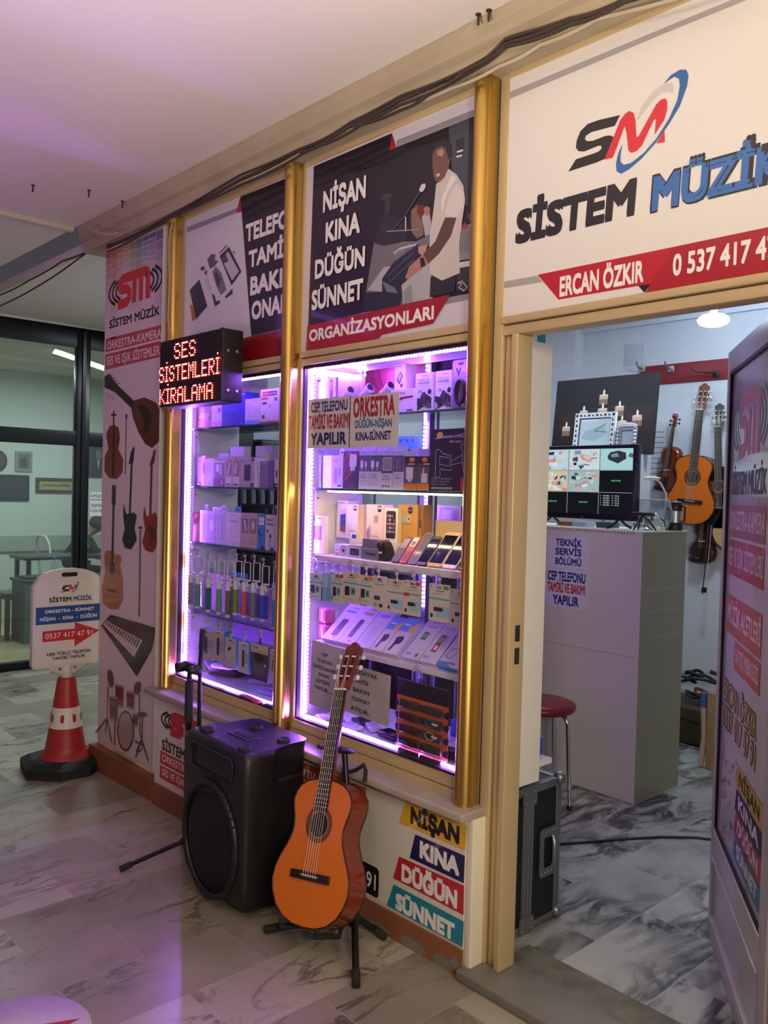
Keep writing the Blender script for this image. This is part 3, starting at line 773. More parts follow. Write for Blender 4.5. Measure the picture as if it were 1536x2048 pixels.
for cx, cy, rx, ry, sg in ((826, 955, 22, 68, .4), (1027, 1025, 26, 48, -.5), (1062, 1222, 34, 20, .3)):
    F.poly([(cx + rx * math.cos(a) + sg * ry * .3 * math.sin(a), cy + ry * math.sin(a)) for a in [i * .4 for i in range(16)]], '#5c4640')
for P in ([(808, 1010), (800, 1250), (715, 1360)], [(800, 1250), (790, 1360)], [(800, 1250), (835, 1430)], [(1040, 1070), (1045, 1360)], [(1062, 1230), (1060, 1400), (1020, 1500)], [(1045, 1360), (1110, 1575)], [(1060, 1400), (1015, 1540)], [(860, 1250), (858, 1450)], [(1010, 1420), (1080, 1460), (1040, 1500)]): F.line(P, .01, '#4a3532')
b = mb.build('banner'); tag(b, 'tall banner printed with musical instruments beside the narrow window', 'banner')
b = MB(); b.box((-4.25, .03, .075), (-4.02, .04, .09), mat('tape', '#b9aa96', .5)); b.build('fixing_strip', bpy.data.objects['banner'])

# --- prints on the low wall
q = crop(280, 1280, 3.84); mb = MB(); F = Face(mb, -0.0035, q)
mb.box((F.at(115, 700).x, F.y, 0.08), (-2.30, F.y + .003, 0.49), mat('white_vinyl_low', '#d6cfc4', 0.4, var=0.03))
a = F.at(158, 600); wl = 0.50
logo_sm(mb, a.x, F.at(165, 705).z, wl, F.at(245, 525).z - F.at(165, 705).z + .0, F.y)
F.text('SİSTEM MÜZİK', (168, 835), (600, 1000), (170, 763), '#1c1718', 0.055, w=.47)
z = [F.at(163, v).z for v in (850, 948, 962, 1060)]
for i in (0, 2): mb.add([(a.x + .005, F.y - .0006, z[i + 1]), (a.x + .5, F.y - .0006, z[i + 1]), (a.x + .5, F.y - .0006, z[i]), (a.x + .005, F.y - .0006, z[i])], [(0, 1, 2, 3)], paint('#bd3a3c'))
F.text('ORKESTRA-KAMERA', (170, 925), (600, 1000), (172, 875), WHITE, 0.015, w=.46); F.text('SES VE IŞIK SİSTEMLERİ', (170, 1035), (600, 1000), (172, 985), WHITE, 0.015, w=.46)
tag(mb.build('wall_sticker'), 'red and black logo print on the low wall behind the loudspeaker', 'wall sticker')
q = crop(300, 1280, 2.327); mb = MB(); F = Face(mb, -0.0035, q)
mb.box((-2.295, F.y, 0.088), (-1.724, F.y + .003, 0.49), MATS['white_vinyl_low'])
tag(mb.build('wall_sticker'), 'blank white vinyl sheet on the low wall under the wide window', 'wall sticker')
mb = MB(); F = Face(mb, -0.0045, q)
F.poly([(690, 560), (1010, 690), (1000, 735), (690, 670)], '#c9552d'); F.text('MÜZİK ALETLERİ', (640, 655), (985, 745), (642, 600), WHITE, 0.02)
tag(mb.build('wall_sticker'), 'orange lettered sticker on the low wall behind the guitar neck', 'wall sticker')
mb = MB(); F = Face(mb, -0.0045, crop(680, 1480, 3.84))
zz0, zz1 = F.at(295, 1222).z, F.at(297, 990).z; xe = F.at(298, 1100).x
F.mb.flat(rrect(xe - .42, zz0, xe, zz1, .015), (0, F.y, 0), UX, UZ, paint('#141214'), 0.0003)
F.k += .0003; mb.text('0537 417 47 91', paint(WHITE), (xe - .015, F.y, zz0 + .025), UX, UZ, (zz1 - zz0) * .5, .38, 'R', .02, 0, .0009)
tag(mb.build('wall_sticker'), 'black rounded phone number sticker behind the guitar body', 'wall sticker')
for nm, word, P, L, R, T, c, tc, lab in (
    ('a', 'NİŞAN', [(507, 460), (975, 655), (960, 850), (455, 635)], (540, 640), (915, 785), (548, 530), '#d9a92c', '#171314', 'yellow slanted sticker at the top of the stack of four by the door'),
    ('b', 'KINA', [(578, 725), (958, 890), (950, 1100), (535, 905)], (610, 895), (915, 1035), (632, 792), '#1a1c52', WHITE, 'navy slanted sticker under the yellow one by the door'),
    ('c', 'DÜĞÜN', [(455, 895), (953, 1120), (948, 1345), (408, 1060)], (470, 1075), (898, 1285), (488, 970), '#b52b33', WHITE, 'red slanted sticker between navy and teal ones by the door'),
    ('d', 'SÜNNET', [(412, 1110), (950, 1395), (940, 1594), (360, 1270)], (425, 1290), (878, 1535), (440, 1190), '#177f96', WHITE, 'teal slanted sticker lowest on the wall by the door')):
    mb = MB(); F = Face(mb, -0.0055, crop(680, 1480, 3.84)); F.k = -0.0004
    F.poly(P, c)
    F.text(word, L, R, T, tc, 0.085, 0.0)
    tag(mb.build('wall_sticker'), lab, 'wall sticker', None)
# ================================================================ THINGS IN FRONT OF THE SHOP
BLK = mat('black_plastic', '#17171a', 0.42, var=0.1, scale=60, bump=0.12)
BLKM = mat('black_steel_tube', '#131315', 0.38, 0.3, var=0.1)
RUB = mat('black_rubber', '#1a1a1a', 0.75, var=0.12, bump=0.15, scale=40)
CHROME = mat('chrome', '#cfd2d6', 0.14, 1.0, var=0.03)
STEEL = mat('brushed_steel', '#a5a8ab', 0.35, 0.9, var=0.08)
ALU = mat('case_aluminium', '#8b8d90', 0.38, 0.85, var=0.1)

# --- LED text sign on the front, over the narrow window
x0, x1, y0, y1, z0, z1 = -3.575, -3.04, -0.10, 0.0, 1.852, 2.153
t = thing('led_sign', 'black box sign with glowing red dot letters beside the gold pole', 'led sign', ((x0 + x1) / 2, y1, z0))
mb = MB(); mb.box((x0, y0, z0), (x1, y1, z1), mat('sign_case', '#1c181c', 0.5, var=.08), 0.006)
mb.box((x1 - .018, y0 - .002, z0), (x1 - .001, y0 + .004, z1), MATS['sign_case'])
mb.build('case', t)
mb = MB(); lm = mat('dot_matrix', '#241214', 0.6, var=.1)
mb.box((x0 + .006, y0 - .003, z0 + .006), (x1 - .024, y0, z1 - .006), lm)
for i in range(33): zz = z0 + .01 + i * .0088; mb.box((x0 + .006, y0 - .005, zz), (x1 - .024, y0 - .003, zz + .002), mat('matrix_louvre', '#120a0b', .6))
GL = {'S': '01110 10001 10000 01110 00001 10001 01110', 'E': '11111 10000 10000 11110 10000 10000 11111', 'İ': '111 010 010 010 010 010 111', 'T': '11111 00100 00100 00100 00100 00100 00100',
      'M': '10001 11011 10101 10101 10001 10001 10001', 'L': '10000 10000 10000 10000 10000 10000 11111', 'R': '11110 10001 10001 11110 10100 10010 10001', 'K': '10001 10010 10100 11000 10100 10010 10001', 'A': '01110 10001 10001 11111 10001 10001 10001'}
LR = glow('red_led', (1.0, 0.035, 0.03), 16); P = 0.0098
HOT = glow('red_led_core', (1.0, 0.42, 0.22), 14, False)
for word, ux, vz, k in (('SES', 0.27, 0.70, 1.12), ('SİSTEMLERİ', 0.015, 0.385, 0.96), ('KİRALAMA', 0.03, 0.055, 1.05)):
    cx = x0 + (x1 - x0) * ux; cz = z0 + (z1 - z0) * vz
    for ch in word:
        rows = GL[ch].split(); n = len(rows[0])
        pts = [(j, 6 - i) for i, r in enumerate(rows) for j, b in enumerate(r) if b == '1'] + ([(1, 8)] if ch == 'İ' else [])
        for j, i in pts:
            c = (cx + j * P * k, y0 - .006, cz + i * .0102)
            mb.add([(c[0] + .0046 * math.cos(a), c[1], c[2] + .0046 * math.sin(a)) for a in [q * math.pi / 3 for q in range(6)]], [(0, 1, 2, 3, 4, 5)], LR)
            mb.add([(c[0] + .0024 * math.cos(a), c[1] - .0006, c[2] + .0024 * math.sin(a)) for a in [q * math.pi / 3 for q in range(6)]], [(0, 1, 2, 3, 4, 5)], HOT)
        cx += (n + 1) * P * k
mb.build('screen', t)
for yy, zz in ((-.072, 2.062), (-.03, 2.062), (-.072, 1.898), (-.03, 1.898)):
    mb = MB(); mb.lathe([(.0085, 0), (.0085, .003), (.005, .005)], (x1, yy, zz), STEEL, 12, (1, 0, 0)); mb.build('bolt', t)

# --- loudspeaker
SX, SY, YAW = -2.668, -0.335, math.radians(-2)
t = thing('loudspeaker', 'large black powered loudspeaker standing on the marble floor', 'loudspeaker', (SX, SY, floor_z(SX)), rot=(0, 0, YAW))
import bmesh as _b


def lofted(mb, sections, m, smooth=True):
    """sections: equal-length closed loops of points."""
    n = len(sections[0]); vs = [p for s in sections for p in s]; fs = []
    for i in range(len(sections) - 1):
        for j in range(n): fs.append((i * n + j, i * n + (j + 1) % n, (i + 1) * n + (j + 1) % n, (i + 1) * n + j))
    mb.add(vs, fs, m, smooth)
    mb.add(vs[:n], [tuple(range(n - 1, -1, -1))], m); mb.add(vs[-n:], [tuple(range(n))], m)


def plan(w, wb, d, y0=0, r=.025):
    return [(-w + r, y0), (w - r, y0), (w - .006, y0 + .006), (w, y0 + r), (w, y0 + d * .42), (wb + .004, y0 + d * .46), (wb, y0 + d - r), (wb - r, y0 + d), (-wb + r, y0 + d), (-wb, y0 + d - r), (-wb - .004, y0 + d * .46), (-w, y0 + d * .42), (-w, y0 + r), (-w + .006, y0 + .006)]


mb = MB(); sec = []
for z, k, dy in ((0.012, .80, .05), (0.03, .90, .025), (.07, .965, .006), (.12, 1, 0), (.50, 1, 0), (.565, .99, .003), (.585, .965, .012), (.593, .92, .03)):
    sec.append([(x * k, y * (1 - dy) + dy, z) for x, y in plan(.222, .200, .285)])
lofted(mb, sec, BLK); mb.build('cabinet', t)
# moulded surround, recessed horn, round grille and bass slots
mb = MB()
ring = [(0.186 * math.cos(a), 0.205 * math.sin(a)) for a in [math.radians(q) for q in range(0, 360, 10)]]
mb.tube([(x, -.004, .238 + z) for x, z in ring], .013, BLK, 8, closed=True); mb.build('surround', t)
GR = mat('speaker_grille', '#0b0b0d', 0.6, 0.2, var=.3, scale=250, bump=.5)
mb = MB(); pr = [(0, -.030), (.05, -.028), (.1, -.022), (.15, -.012), (.172, 0)]
vs = []; fs = []; n = 36
for r, h in pr:
    for j in range(n): vs.append((r * math.cos(2 * math.pi * j / n), h, .225 + r * 1.05 * math.sin(2 * math.pi * j / n)))
for i in range(len(pr) - 1):
    for j in range(n): fs.append((i * n + j, (i + 1) * n + j, (i + 1) * n + (j + 1) % n, i * n + (j + 1) % n))
mb.add(vs, fs, GR, True); mb.build('woofer_grille', t)
mb = MB(); VD = mat('void_black', '#050506', .8, var=0)
for i in range(17):
    a = math.radians(28 + i * 124 / 16); c, s = math.cos(a), math.sin(a)
    mb.tube([(c * .176, -.008, .232 + s * .186), (c * .20, -.008, .232 + s * .222)], .0045, VD, 6)
mb.build('bass_port', t)
mb = MB(); fr = rrect(-.15, .475, .15, .56, .02); inn = rrect(-.05, .50, .05, .54, .01)
n = len(fr); mb.add([(x, -.002, z) for x, z in fr] + [(x, .03, z) for x, z in inn], [(i, (i + 1) % n, n + (i + 1) % n, n + i) for i in range(n)] + [tuple(range(n, 2 * n))], VD, False)
mb.tube([(x, -.003, z) for x, z in fr], .004, BLK, 6, closed=True); mb.build('horn', t)
for x, y in ((-.13, .05), (.15, .045), (-.05, .22), (.15, .21)):
    mb = MB(); mb.lathe([(.021, 0), (.024, .004), (.024, .016), (.019, .018), (.017, .012), (0, .011)], (x, y, .588), RUB, 16); mb.build('stacking_foot', t)
mb = MB(); mb.rbox(-.07, .07, .10, .17, .588, .597, BLK, .004); mb.rbox(-.05, .05, .115, .155, .5965, .599, VD, .001); mb.build('top_handle', t)
mb = MB()
for z in (.16, .47): mb.rbox(.19, .2105, .15, .255, z, z + .012, VD, .003)
mb.rbox(.187, .193, .155, .25, .24, .40, VD, .004); mb.rbox(.186, .1945, .15, .255, .11, .125, BLK, .002); mb.build('side_grip', t)

# --- guitars
W_TOP = mat('spruce_orange', '#d26b12', 0.42, var=0.05, scale=3, coat=0.08)
W_RIB = mat('ribs_redwood', '#7a2a12', 0.2, var=0.18, scale=5, coat=0.8)
W_HEAD = mat('mahogany_head', '#6b2c16', 0.3, var=0.14, scale=8, coat=0.4)
W_EB = mat('rosewood_board', '#1d1613', 0.4, var=0.2, scale=20)
BIND = mat('dark_binding', '#20130e', 0.35)
NYL = mat('nylon_string', '#d8cfc2', 0.3, var=0)
BONE = mat('bone_nut', '#e8e0cc', 0.4, var=.02)
FRET = mat('fret_wire', '#b9b4a8', 0.25, .9, var=0)
ROS = mat('rosette_inlay', '#6a3a18', 0.3, var=.5, scale=160)
HALF = [(0, .0), (.003, .055), (.02, .105), (.05, .145), (.09, .171), (.13, .182), (.17, .179), (.21, .163), (.245, .143), (.28, .126), (.305, .119), (.33, .119), (.355, .125), (.385, .135), (.41, .139), (.435, .134), (.46, .116), (.477, .088), (.486, .055), (.489, .03), (.49, 0)]


def body_loop(y, k=1.0): return [(w * k, y, z) for z, w in HALF] + [(-w * k, y, z) for z, w in HALF[-2:0:-1]]


def make_guitar(t, top=W_TOP, rib=W_RIB, head=W_HEAD, depth=.092, slotted=True, detail=True):
    """Classical guitar in its own frame: z along the strings from the bottom edge, face at y=0 looking to -y."""
    mb = MB(); L = body_loop(0); n = len(L); mb.add(L, [tuple(range(n))[::-1]], top)
    mb.add([(x, y, z) for x, y, z in body_loop(.001, .962)] , [], top); mb.build('soundboard', t)
    mb = MB(); A, B = body_loop(.0004, 1.0), body_loop(depth, .985)
    A = [(x * 1.002, y, z) for x, y, z in A]
    mb.add(A + B, [(i, (i + 1) % n, n + (i + 1) % n, n + i) for i in range(n)], rib, True); mb.add(B, [tuple(range(n))], rib); mb.build('ribs_and_back', t)
    mb = MB(); mb.tube([(x * .995, -.0004, z) for x, y, z in L], .0028, BIND, 6, closed=True); mb.tube([(x, depth, z) for x, y, z in B], .0026, BIND, 6, closed=True); mb.build('binding', t)
    mb = MB()
    for r0, r1, m, k in ((.0, .043, mat('soundhole_dark', '#1f1712', .8), .0012), (.0445, .060, ROS, .0009), (.043, .0448, mat('rosette_ring', '#c9a25a', .3), .0014), (.060, .0618, BIND, .0010)):
        N = 36; vs = [(r * math.cos(2 * math.pi * j / N), -k, .335 + r * math.sin(2 * math.pi * j / N)) for r in (r0, r1) for j in range(N)]
        mb.add(vs, [(j, N + j, N + (j + 1) % N, (j + 1) % N) for j in range(N)], m)
    mb.build('rosette', t)
    mb = MB(); mb.rbox(-.092, .092, -.009, -.0005, .148, .176, W_EB, .002); mb.box((-.040, -.0115, .163), (.040, -.008, .1655), BONE); mb.build('bridge', t)
    mb = MB(); sec = []
    for z, w, d in ((.40, .029, .03), (.47, .029, .05), (.50, .0275, .026), (.60, .0275, .023), (.80, .0255, .021), (.815, .0255, .022)):
        sec.append([(-w, -.001, z), (-w * .9, d * .55, z), (-w * .5, d * .9, z), (0, d, z), (w * .5, d * .9, z), (w * .9, d * .55, z), (w, -.001, z)])
    lofted(mb, sec[1:] if False else sec[2:], head); mb.build('neck', t)
    mb = MB(); w0, w1 = .030, .0262
    vs = [(-w0, -.0065, .38), (w0, -.0065, .38), (w1, -.0065, .812), (-w1, -.0065, .812), (-w0, -.0005, .38), (w0, -.0005, .38), (w1, -.0005, .812), (-w1, -.0005, .812)]
    mb.add(vs, [(0, 1, 2, 3), (0, 3, 7, 4), (1, 5, 6, 2), (0, 4, 5, 1), (3, 2, 6, 7)], W_EB)
    for i in range(1, 20):
        z = .165 + .65 / 2 ** (i / 12)
        if z < .385: break
        w = w0 + (w1 - w0) * (z - .38) / .432
        mb.box((-w, -.0075, z - .0011), (w, -.0063, z + .0011), FRET)
    mb.build('fretboard', t)
    mb = MB(); mb.box((-.0265, -.0095, .812), (.0265, 0, .818), BONE); mb.build('nut', t)
    hd = MB(); tl = .20
    H = [(-.027, 0), (.027, 0), (.031, .03), (.035, .06), (.037, .16), (.033, .172), (.020, .176), (.012, .187), (0, .190), (-.012, .187), (-.020, .176), (-.033, .172), (-.037, .16), (-.035, .06), (-.031, .03)]
    hd.M = Matrix.Translation((0, 0, .817)) @ Matrix.Rotation(-tl, 4, 'X')
    hd.prism(H, (0, 0, 0), (1, 0, 0), (0, 0, 1), .018, head, smooth=False)
    sl = mat('tuner_slot_dark', '#24120b', .7)
    for s in (-1, 1):
        hd.flat(rrect(s * .017 - .0065, .035, s * .017 + .0065, .145, .006), (0, 0, 0), UX, UZ, sl, .0006)
        for z in (.05, .09, .13): hd.tube([(s * .010, -.002, z), (s * .025, -.002, z)], .0035, BONE, 8)
    hd.build('headstock', t)
    for s in (-1, 1):
        for z in (.05, .09, .13):
            k = MB(); k.M = hd.M
            k.tube([(s * .034, .009, z), (s * .052, .009, z)], .0022, CHROME, 6); k.box((s * .036, .006, z - .007), (s * .039, .014, z + .007), CHROME)
            k.rbox(min(s * .050, s * .064), max(s * .050, s * .064), .004, .014, z - .0085, z + .0085, mat('pearl_button', '#d9cdb8', .25, var=.1), .003); k.build('tuner', t)
    mb = MB()
    for i in range(6):
        x = (i - 2.5); s = 1 if x > 0 else -1
        mb.tube([(x * .0115, -.010, .164), (x * .0085, -.0105, .815), (s * .017, .006 - .012, .817 + .05 + .04 * (abs(x) - .5))], .0007 if i > 2 else .0009, NYL, 4, cap=False)
    for i in range(6): x = (i - 2.5) * .0115; mb.tube([(x, -.010, .164), (x + .002, -.007, .152)], .0012, NYL, 4)
    mb.build('strings', t)


Pg = Vector((-2.1449, -0.305, 0.085)); Rg = Matrix.Rotation(.1118, 3, 'Z') @ Matrix.Rotation(-.3512, 3, 'X') @ Matrix.Rotation(-.1374, 3, 'Y')
t = thing('classical_guitar', 'orange classical guitar with dark fretboard leaning back on the black floor stand', 'guitar', (0, 0, 0), rot=(0, 0, 0))
make_guitar(t)
t.matrix_world = Matrix.Translation(Pg) @ (Rg * 0.94).to_4x4()


def GP(x, y, z): return Pg + Rg @ Vector((x, y, z)) * .94


# --- guitar stand
hub = Vector((-2.085, -0.135, .10))
t = thing('guitar_stand', 'black tubular guitar stand holding the orange guitar by the neck', 'guitar stand', (hub.x, hub.y, 0))
mb = MB(); top = GP(0, .075, .60); mb.tube([hub - Vector((0, 0, .03)), hub + (top - hub) * .5, top], .0105, BLKM, 10); mb.tube([hub - Vector((0, 0, .04)), hub + Vector((0, 0, .05))], .018, RUB, 10); mb.build('pole', t)
for fx, fy in ((-1.889, -.293), (-2.345, -.305), (-2.045, -.035)):
    mb = MB(); e = Vector((fx, fy, .012 + floor_z(fx))); mb.tube([hub - Vector((0, 0, .01)), e], .0115, BLKM, 10)
    L_ = mb.build('leg', t); mb = MB(); d_ = (e - hub).normalized(); mb.tube([e - d_ * .05, e + d_ * .004], .0135, RUB, 10); mb.build('rubber_foot', L_)
mb = MB()
for s in (-1, 1):
    a = GP(s * .085, .11, .035); b_ = GP(s * .085, -.018, -.0135); c_ = GP(s * .085, -.02, .012)
    mb.tube([hub + Vector((0, 0, .02)), GP(s * .05, .115, .01), a, GP(s * .085, .10, -.0135), b_, c_], .0085, RUB, 8)
mb.build('cradle', t)
mb = MB(); y_ = .072
mb.tube([GP(0, y_, .595), GP(.045, y_, .60), GP(.052, .03, .60), GP(.052, -.014, .60)], .007, RUB, 8)
mb.tube([GP(0, y_, .595), GP(-.045, y_, .60), GP(-.052, .03, .60), GP(-.052, -.014, .60)], .007, RUB, 8)
mb.tube([GP(.0, .09, .52), GP(.06, .09, .54), GP(.09, .09, .56), GP(.105, .088, .54), GP(.108, .088, .50)], .007, RUB, 8)
mb.build('neck_yoke', t)

# --- microphone stand folded behind the loudspeaker
bx, by = -2.99, -0.25
t = thing('microphone_stand', 'black folded microphone stand behind the loudspeaker', 'microphone stand', (bx, by, floor_z(bx)))
mb = MB(); mb.tube([(bx, by, .05), (bx, by, .58)], .0125, BLKM, 10); mb.tube([(bx, by, .56), (bx, by, .72)], .0165, RUB, 12); mb.tube([(bx, by, .70), (bx, by, .775)], .010, BLKM, 10)
mb.lathe([(.013, 0), (.0132, .025)], (bx, by, .50), paint('#b23a34'), 12); mb.build('pole', t)
mb = MB(); mb.rbox(bx - .035, bx + .085, by - .022, by + .012, .76, .80, BLK, .012); mb.lathe([(.017, 0), (.017, .02), (.011, .024)], (bx + .07, by - .02, .78), BLK, 14, (0, -1, 0)); mb.lathe([(.02, 0), (.02, .03)], (bx - .01, by - .02, .78), BLK, 14, (0, -1, 0)); mb.build('clutch', t)
mb = MB(); mb.tube([(bx + .075, by + .005, .50), (bx + .07, by + .005, .79), (bx + .085, by + .005, .93)], .0085, BLKM, 8); mb.tube([(bx + .08, by + .005, .86), (bx + .086, by + .005, .94)], .0115, RUB, 8); mb.build('boom', t)
for ex, ey in ((-3.118, -.461), (-2.93, -.04), (-3.21, -.14)):
    mb = MB(); mb.tube([(bx, by, .08), (ex, ey, .013 + floor_z(ex))], .009, BLKM, 8); L_ = mb.build('leg', t)
    e = Vector((ex, ey, .013 + floor_z(ex))); d_ = (e - Vector((bx, by, .08))).normalized()
    mb = MB(); mb.tube([e - d_ * .04, e + d_ * .005], .013, RUB, 8); mb.build('rubber_foot', L_)

# --- traffic cone with a pointing board
CC = oz(130, 1537, -.066); cx, cy, CZ = CC.x, CC.y, floor_z(CC.x); CK = 1.045
t = thing('traffic_cone_sign', 'red and white traffic cone carrying a white arrow board', 'cone sign', (cx, cy, 0))
RED = mat('cone_red', '#a32a26', 0.45, var=.08, scale=6); WHB = mat('reflective_white', '#dcd6d0', 0.4, var=.04)
mb = MB(); hx = [(-.17, -.17), (.06, -.22), (.19, -.10), (.20, .05), (.06, .21), (-.17, .18), (-.22, .02)]
mb.add([(cx + x, cy + y, 0) for x, y in hx] + [(cx + x, cy + y, .05) for x, y in hx] + [(cx + x * .8, cy + y * .8, .075) for x, y in hx], [(i, (i + 1) % 7, 7 + (i + 1) % 7, 7 + i) for i in range(7)] + [(7 + i, 7 + (i + 1) % 7, 14 + (i + 1) % 7, 14 + i) for i in range(7)] + [tuple(range(14, 21)), (6, 5, 4, 3, 2, 1, 0)], RUB)
mb.build('base', t)
mb = MB(); mb.lathe([(.128, .073), (.122, .085), (.105, .10), (.098, .13), (.0825, .23)], (cx, cy, 0), RED, 28); mb.lathe([(.0665, .335), (.046, .475), (.043, .485), (.0, .485)], (cx, cy, 0), RED, 28); mb.build('cone', t)
mb = MB(); mb.lathe([(.083, .23), (.0668, .335)], (cx, cy, 0), WHB, 28)
for i in range(8):
    a = math.radians(45 * i + 10); R_ = .0757
    c = Vector((cx + R_ * math.cos(a), cy + R_ * math.sin(a), .282)); uu = Vector((-math.sin(a), math.cos(a), 0)); vv = Vector((-.15 * math.cos(a), -.15 * math.sin(a), 1)).normalized()
    mb.flat(rrect(-.009, -.021, .009, .021, .008), c, uu, vv, RED, .002)
mb.build('white_band', t)
bz0, bz1 = .545, 1.055; th = .0175
mb = MB(); mb.lathe([(.026, 0), (.03, .004), (.026, .05), (.024, .068)], (cx, cy, .482), mat('white_plastic', '#d5d0ca', .4, var=.03), 18)
for s in (-1, 1):
    mb.prism([(0, 0), (s * .09, .045), (s * .11, .062), (0, .062)][::s], (cx + .008, cy, .49), (0, 1, 0), (0, 0, 1), .016, MATS['white_plastic']); mb.lathe([(.008, 0), (.008, .004)], (cx + .008, cy + s * .04, .532), STEEL, 10, (1, 0, 0))
mb.build('socket', t)
ya, yb = cy - .185, cy + .19; q = lambda y, z: (y, z)
out = [(ya + .02, bz0), (yb - .02, bz0), (yb - .006, bz0 + .006), (yb, bz0 + .02), (yb, .965), (yb - .02, .995)] + [(cy + .165 * math.cos(a), .99 + .065 * math.sin(a)) for a in [math.radians(v) for v in (20, 40, 60, 80, 100, 120, 140, 160)]] + [(ya + .02, .995), (ya, .965), (ya, bz0 + .02), (ya + .006, bz0 + .006)]
mb = MB(); mb.prism(out, (cx + th, 0, 0), (0, 1, 0), (0, 0, 1), 2 * th, MATS['white_plastic'])
mb.flat(rrect(cy - .042, 1.012, cy + .042, 1.034, .010), (cx + th, 0, 0), UY, UZ, mat('slot_dark', '#1d1a1c', .8), .001); B_ = mb.build('board', t)
mb = MB(); FX = cx + th
mb.flat(rrect(ya + .014, bz0 + .014, yb - .014, .985, .014), (FX, 0, 0), UY, UZ, M_VINYL, .002)
A = Art(mb, (FX + .0021, ya + .014, bz0 + .014), UY, UZ, (yb - ya - .028), .985 - bz0 - .014)
A.r(0, .50, 1, .71, '#1b4c8c')
A.t('ORKESTRA - SÜNNET', .13, .635, .035, WHITE, .75, 'L', .04); A.t('NİŞAN  -  KINA  -  DÜĞÜN', .06, .545, .038, WHITE, .86, 'L', .04)
A.poly([(.10, .29), (.58, .29), (.58, .20), (.97, .375), (.58, .50), (.58, .42), (.10, .42)], '#c62a33')
A.t('0537 417 47 91', .14, .325, .062, WHITE, .72, 'L', .005)
A.t('HER TÜRLÜ TELEFON', .17, .115, .036, '#1b1818', .66, 'L', .04); A.t('TAMİRİ YAPILIR.', .25, .06, .034, '#1b1818', .5, 'L', .04)
A.t('SİSTEM', .19, .765, .05, '#1b1818', .33, 'L', .05); A.t('MÜZİK', .55, .765, .05, '#1f4f95', .29, 'L', .05)
A.poly([(.36, .875), (.46, .885), (.48, .91), (.42, .915), (.42, .93), (.50, .95), (.52, .965), (.40, .955), (.375, .925), (.385, .905), (.43, .895), (.37, .887)], '#1b1818')
A.poly([(.46, .88), (.50, .95), (.52, .955), (.54, .925), (.58, .965), (.60, .96), (.60, .90), (.585, .90), (.58, .935), (.535, .895), (.52, .895), (.51, .925), (.485, .88)], '#cf2733')
A.poly([(.585, .985), (.62, 1.0), (.63, .97), (.60, .91), (.55, .87), (.51, .865), (.55, .885), (.595, .925), (.615, .97), (.605, .985)], '#2b5f9e')
mb.build('arrow_print', B_)
t.location = (cx, cy, CZ); t.scale = (CK, CK, CK)
# a round floor sticker at the edge of the walk
t = MB(); c = oz(35, 2075, 0); t.lathe([(.19, 0), (.19, .0012), (0, .0014)], (c.x, c.y, 0.0003), mat('floor_sticker_white', '#cdbfb8', .5), 32)
t.flat([(-.02, .05), (.03, .16), (.04, .11), (.10, .12), (.06, .05)], (c.x, c.y, .0012), UX, UY, paint('#a32a2e'), .001)
tag(t.build('floor_sticker'), 'round white floor sticker with red mark on the marble walk', 'floor sticker')
# ================================================================ THE SHOP BEHIND THE DOOR
PANEL = mat('counter_laminate', '#cfc8c2', 0.3, var=0.03)
# --- glazed door leaf, swung inwards
HO = Vector((-1.313, .763, 0)); HU = Vector((.571, -.821, 0)).normalized(); HN = HU.cross(UZ); LW = 0.835


def hp(px, py):
    d = ray(px, py); s = (HO - CAM).dot(HN) / d.dot(HN); P_ = CAM + d * s
    return ((P_ - HO).dot(HU), P_.z)


def leafbox(mb, u0, u1, z0, z1, d0, d1, m, bev=0.003):
    mb.M = Matrix(((HU.x, -HN.x, 0, HO.x), (HU.y, -HN.y, 0, HO.y), (0, 0, 1, 0), (0, 0, 0, 1)))
    mb.box((u0, d0, z0), (u1, d1, z1), m, bev); mb.M = None


DOORM = mat('door_leaf_white', '#b9b0b4', 0.28, 0.1, var=.03)
t = thing('door_1', None, None, (HO.x, HO.y, 0.04)); t['kind'] = 'structure'
mb = MB()
leafbox(mb, 0, .035, .05, 1.985, 0, .045, DOORM); leafbox(mb, LW - .09, LW, .05, 1.985, 0, .045, DOORM)
leafbox(mb, .035, LW - .09, 1.915, 1.985, 0, .045, DOORM); leafbox(mb, .035, LW - .09, .05, .12, 0, .045, DOORM); leafbox(mb, .035, LW - .09, .33, .415, 0, .045, DOORM)
leafbox(mb, .035, LW - .09, .12, .33, .010, .035, DOORM, 0)
leafbox(mb, .035, LW - .09, .318, .326, -.004, .012, DOORM); leafbox(mb, .035, LW - .09, .12, .128, -.004, .012, DOORM)
mb.build('leaf_frame', t)
mb = MB(); leafbox(mb, .035, LW - .09, .415, 1.915, .012, .018, mat('door_print_film', '#b3a8b0', 0.12, var=.03, spec=.8), 0)
leafbox(mb, .035, .042, .415, 1.915, .004, .012, MATS['black_gasket'], 0); leafbox(mb, .035, LW - .09, .415, .424, .004, .012, MATS['black_gasket'], 0); leafbox(mb, .035, LW - .09, 1.908, 1.915, .004, .012, MATS['black_gasket'], 0)
A = Art(mb, HO - HN * .012 + UZ * 0, HU, UZ, 1, 1)


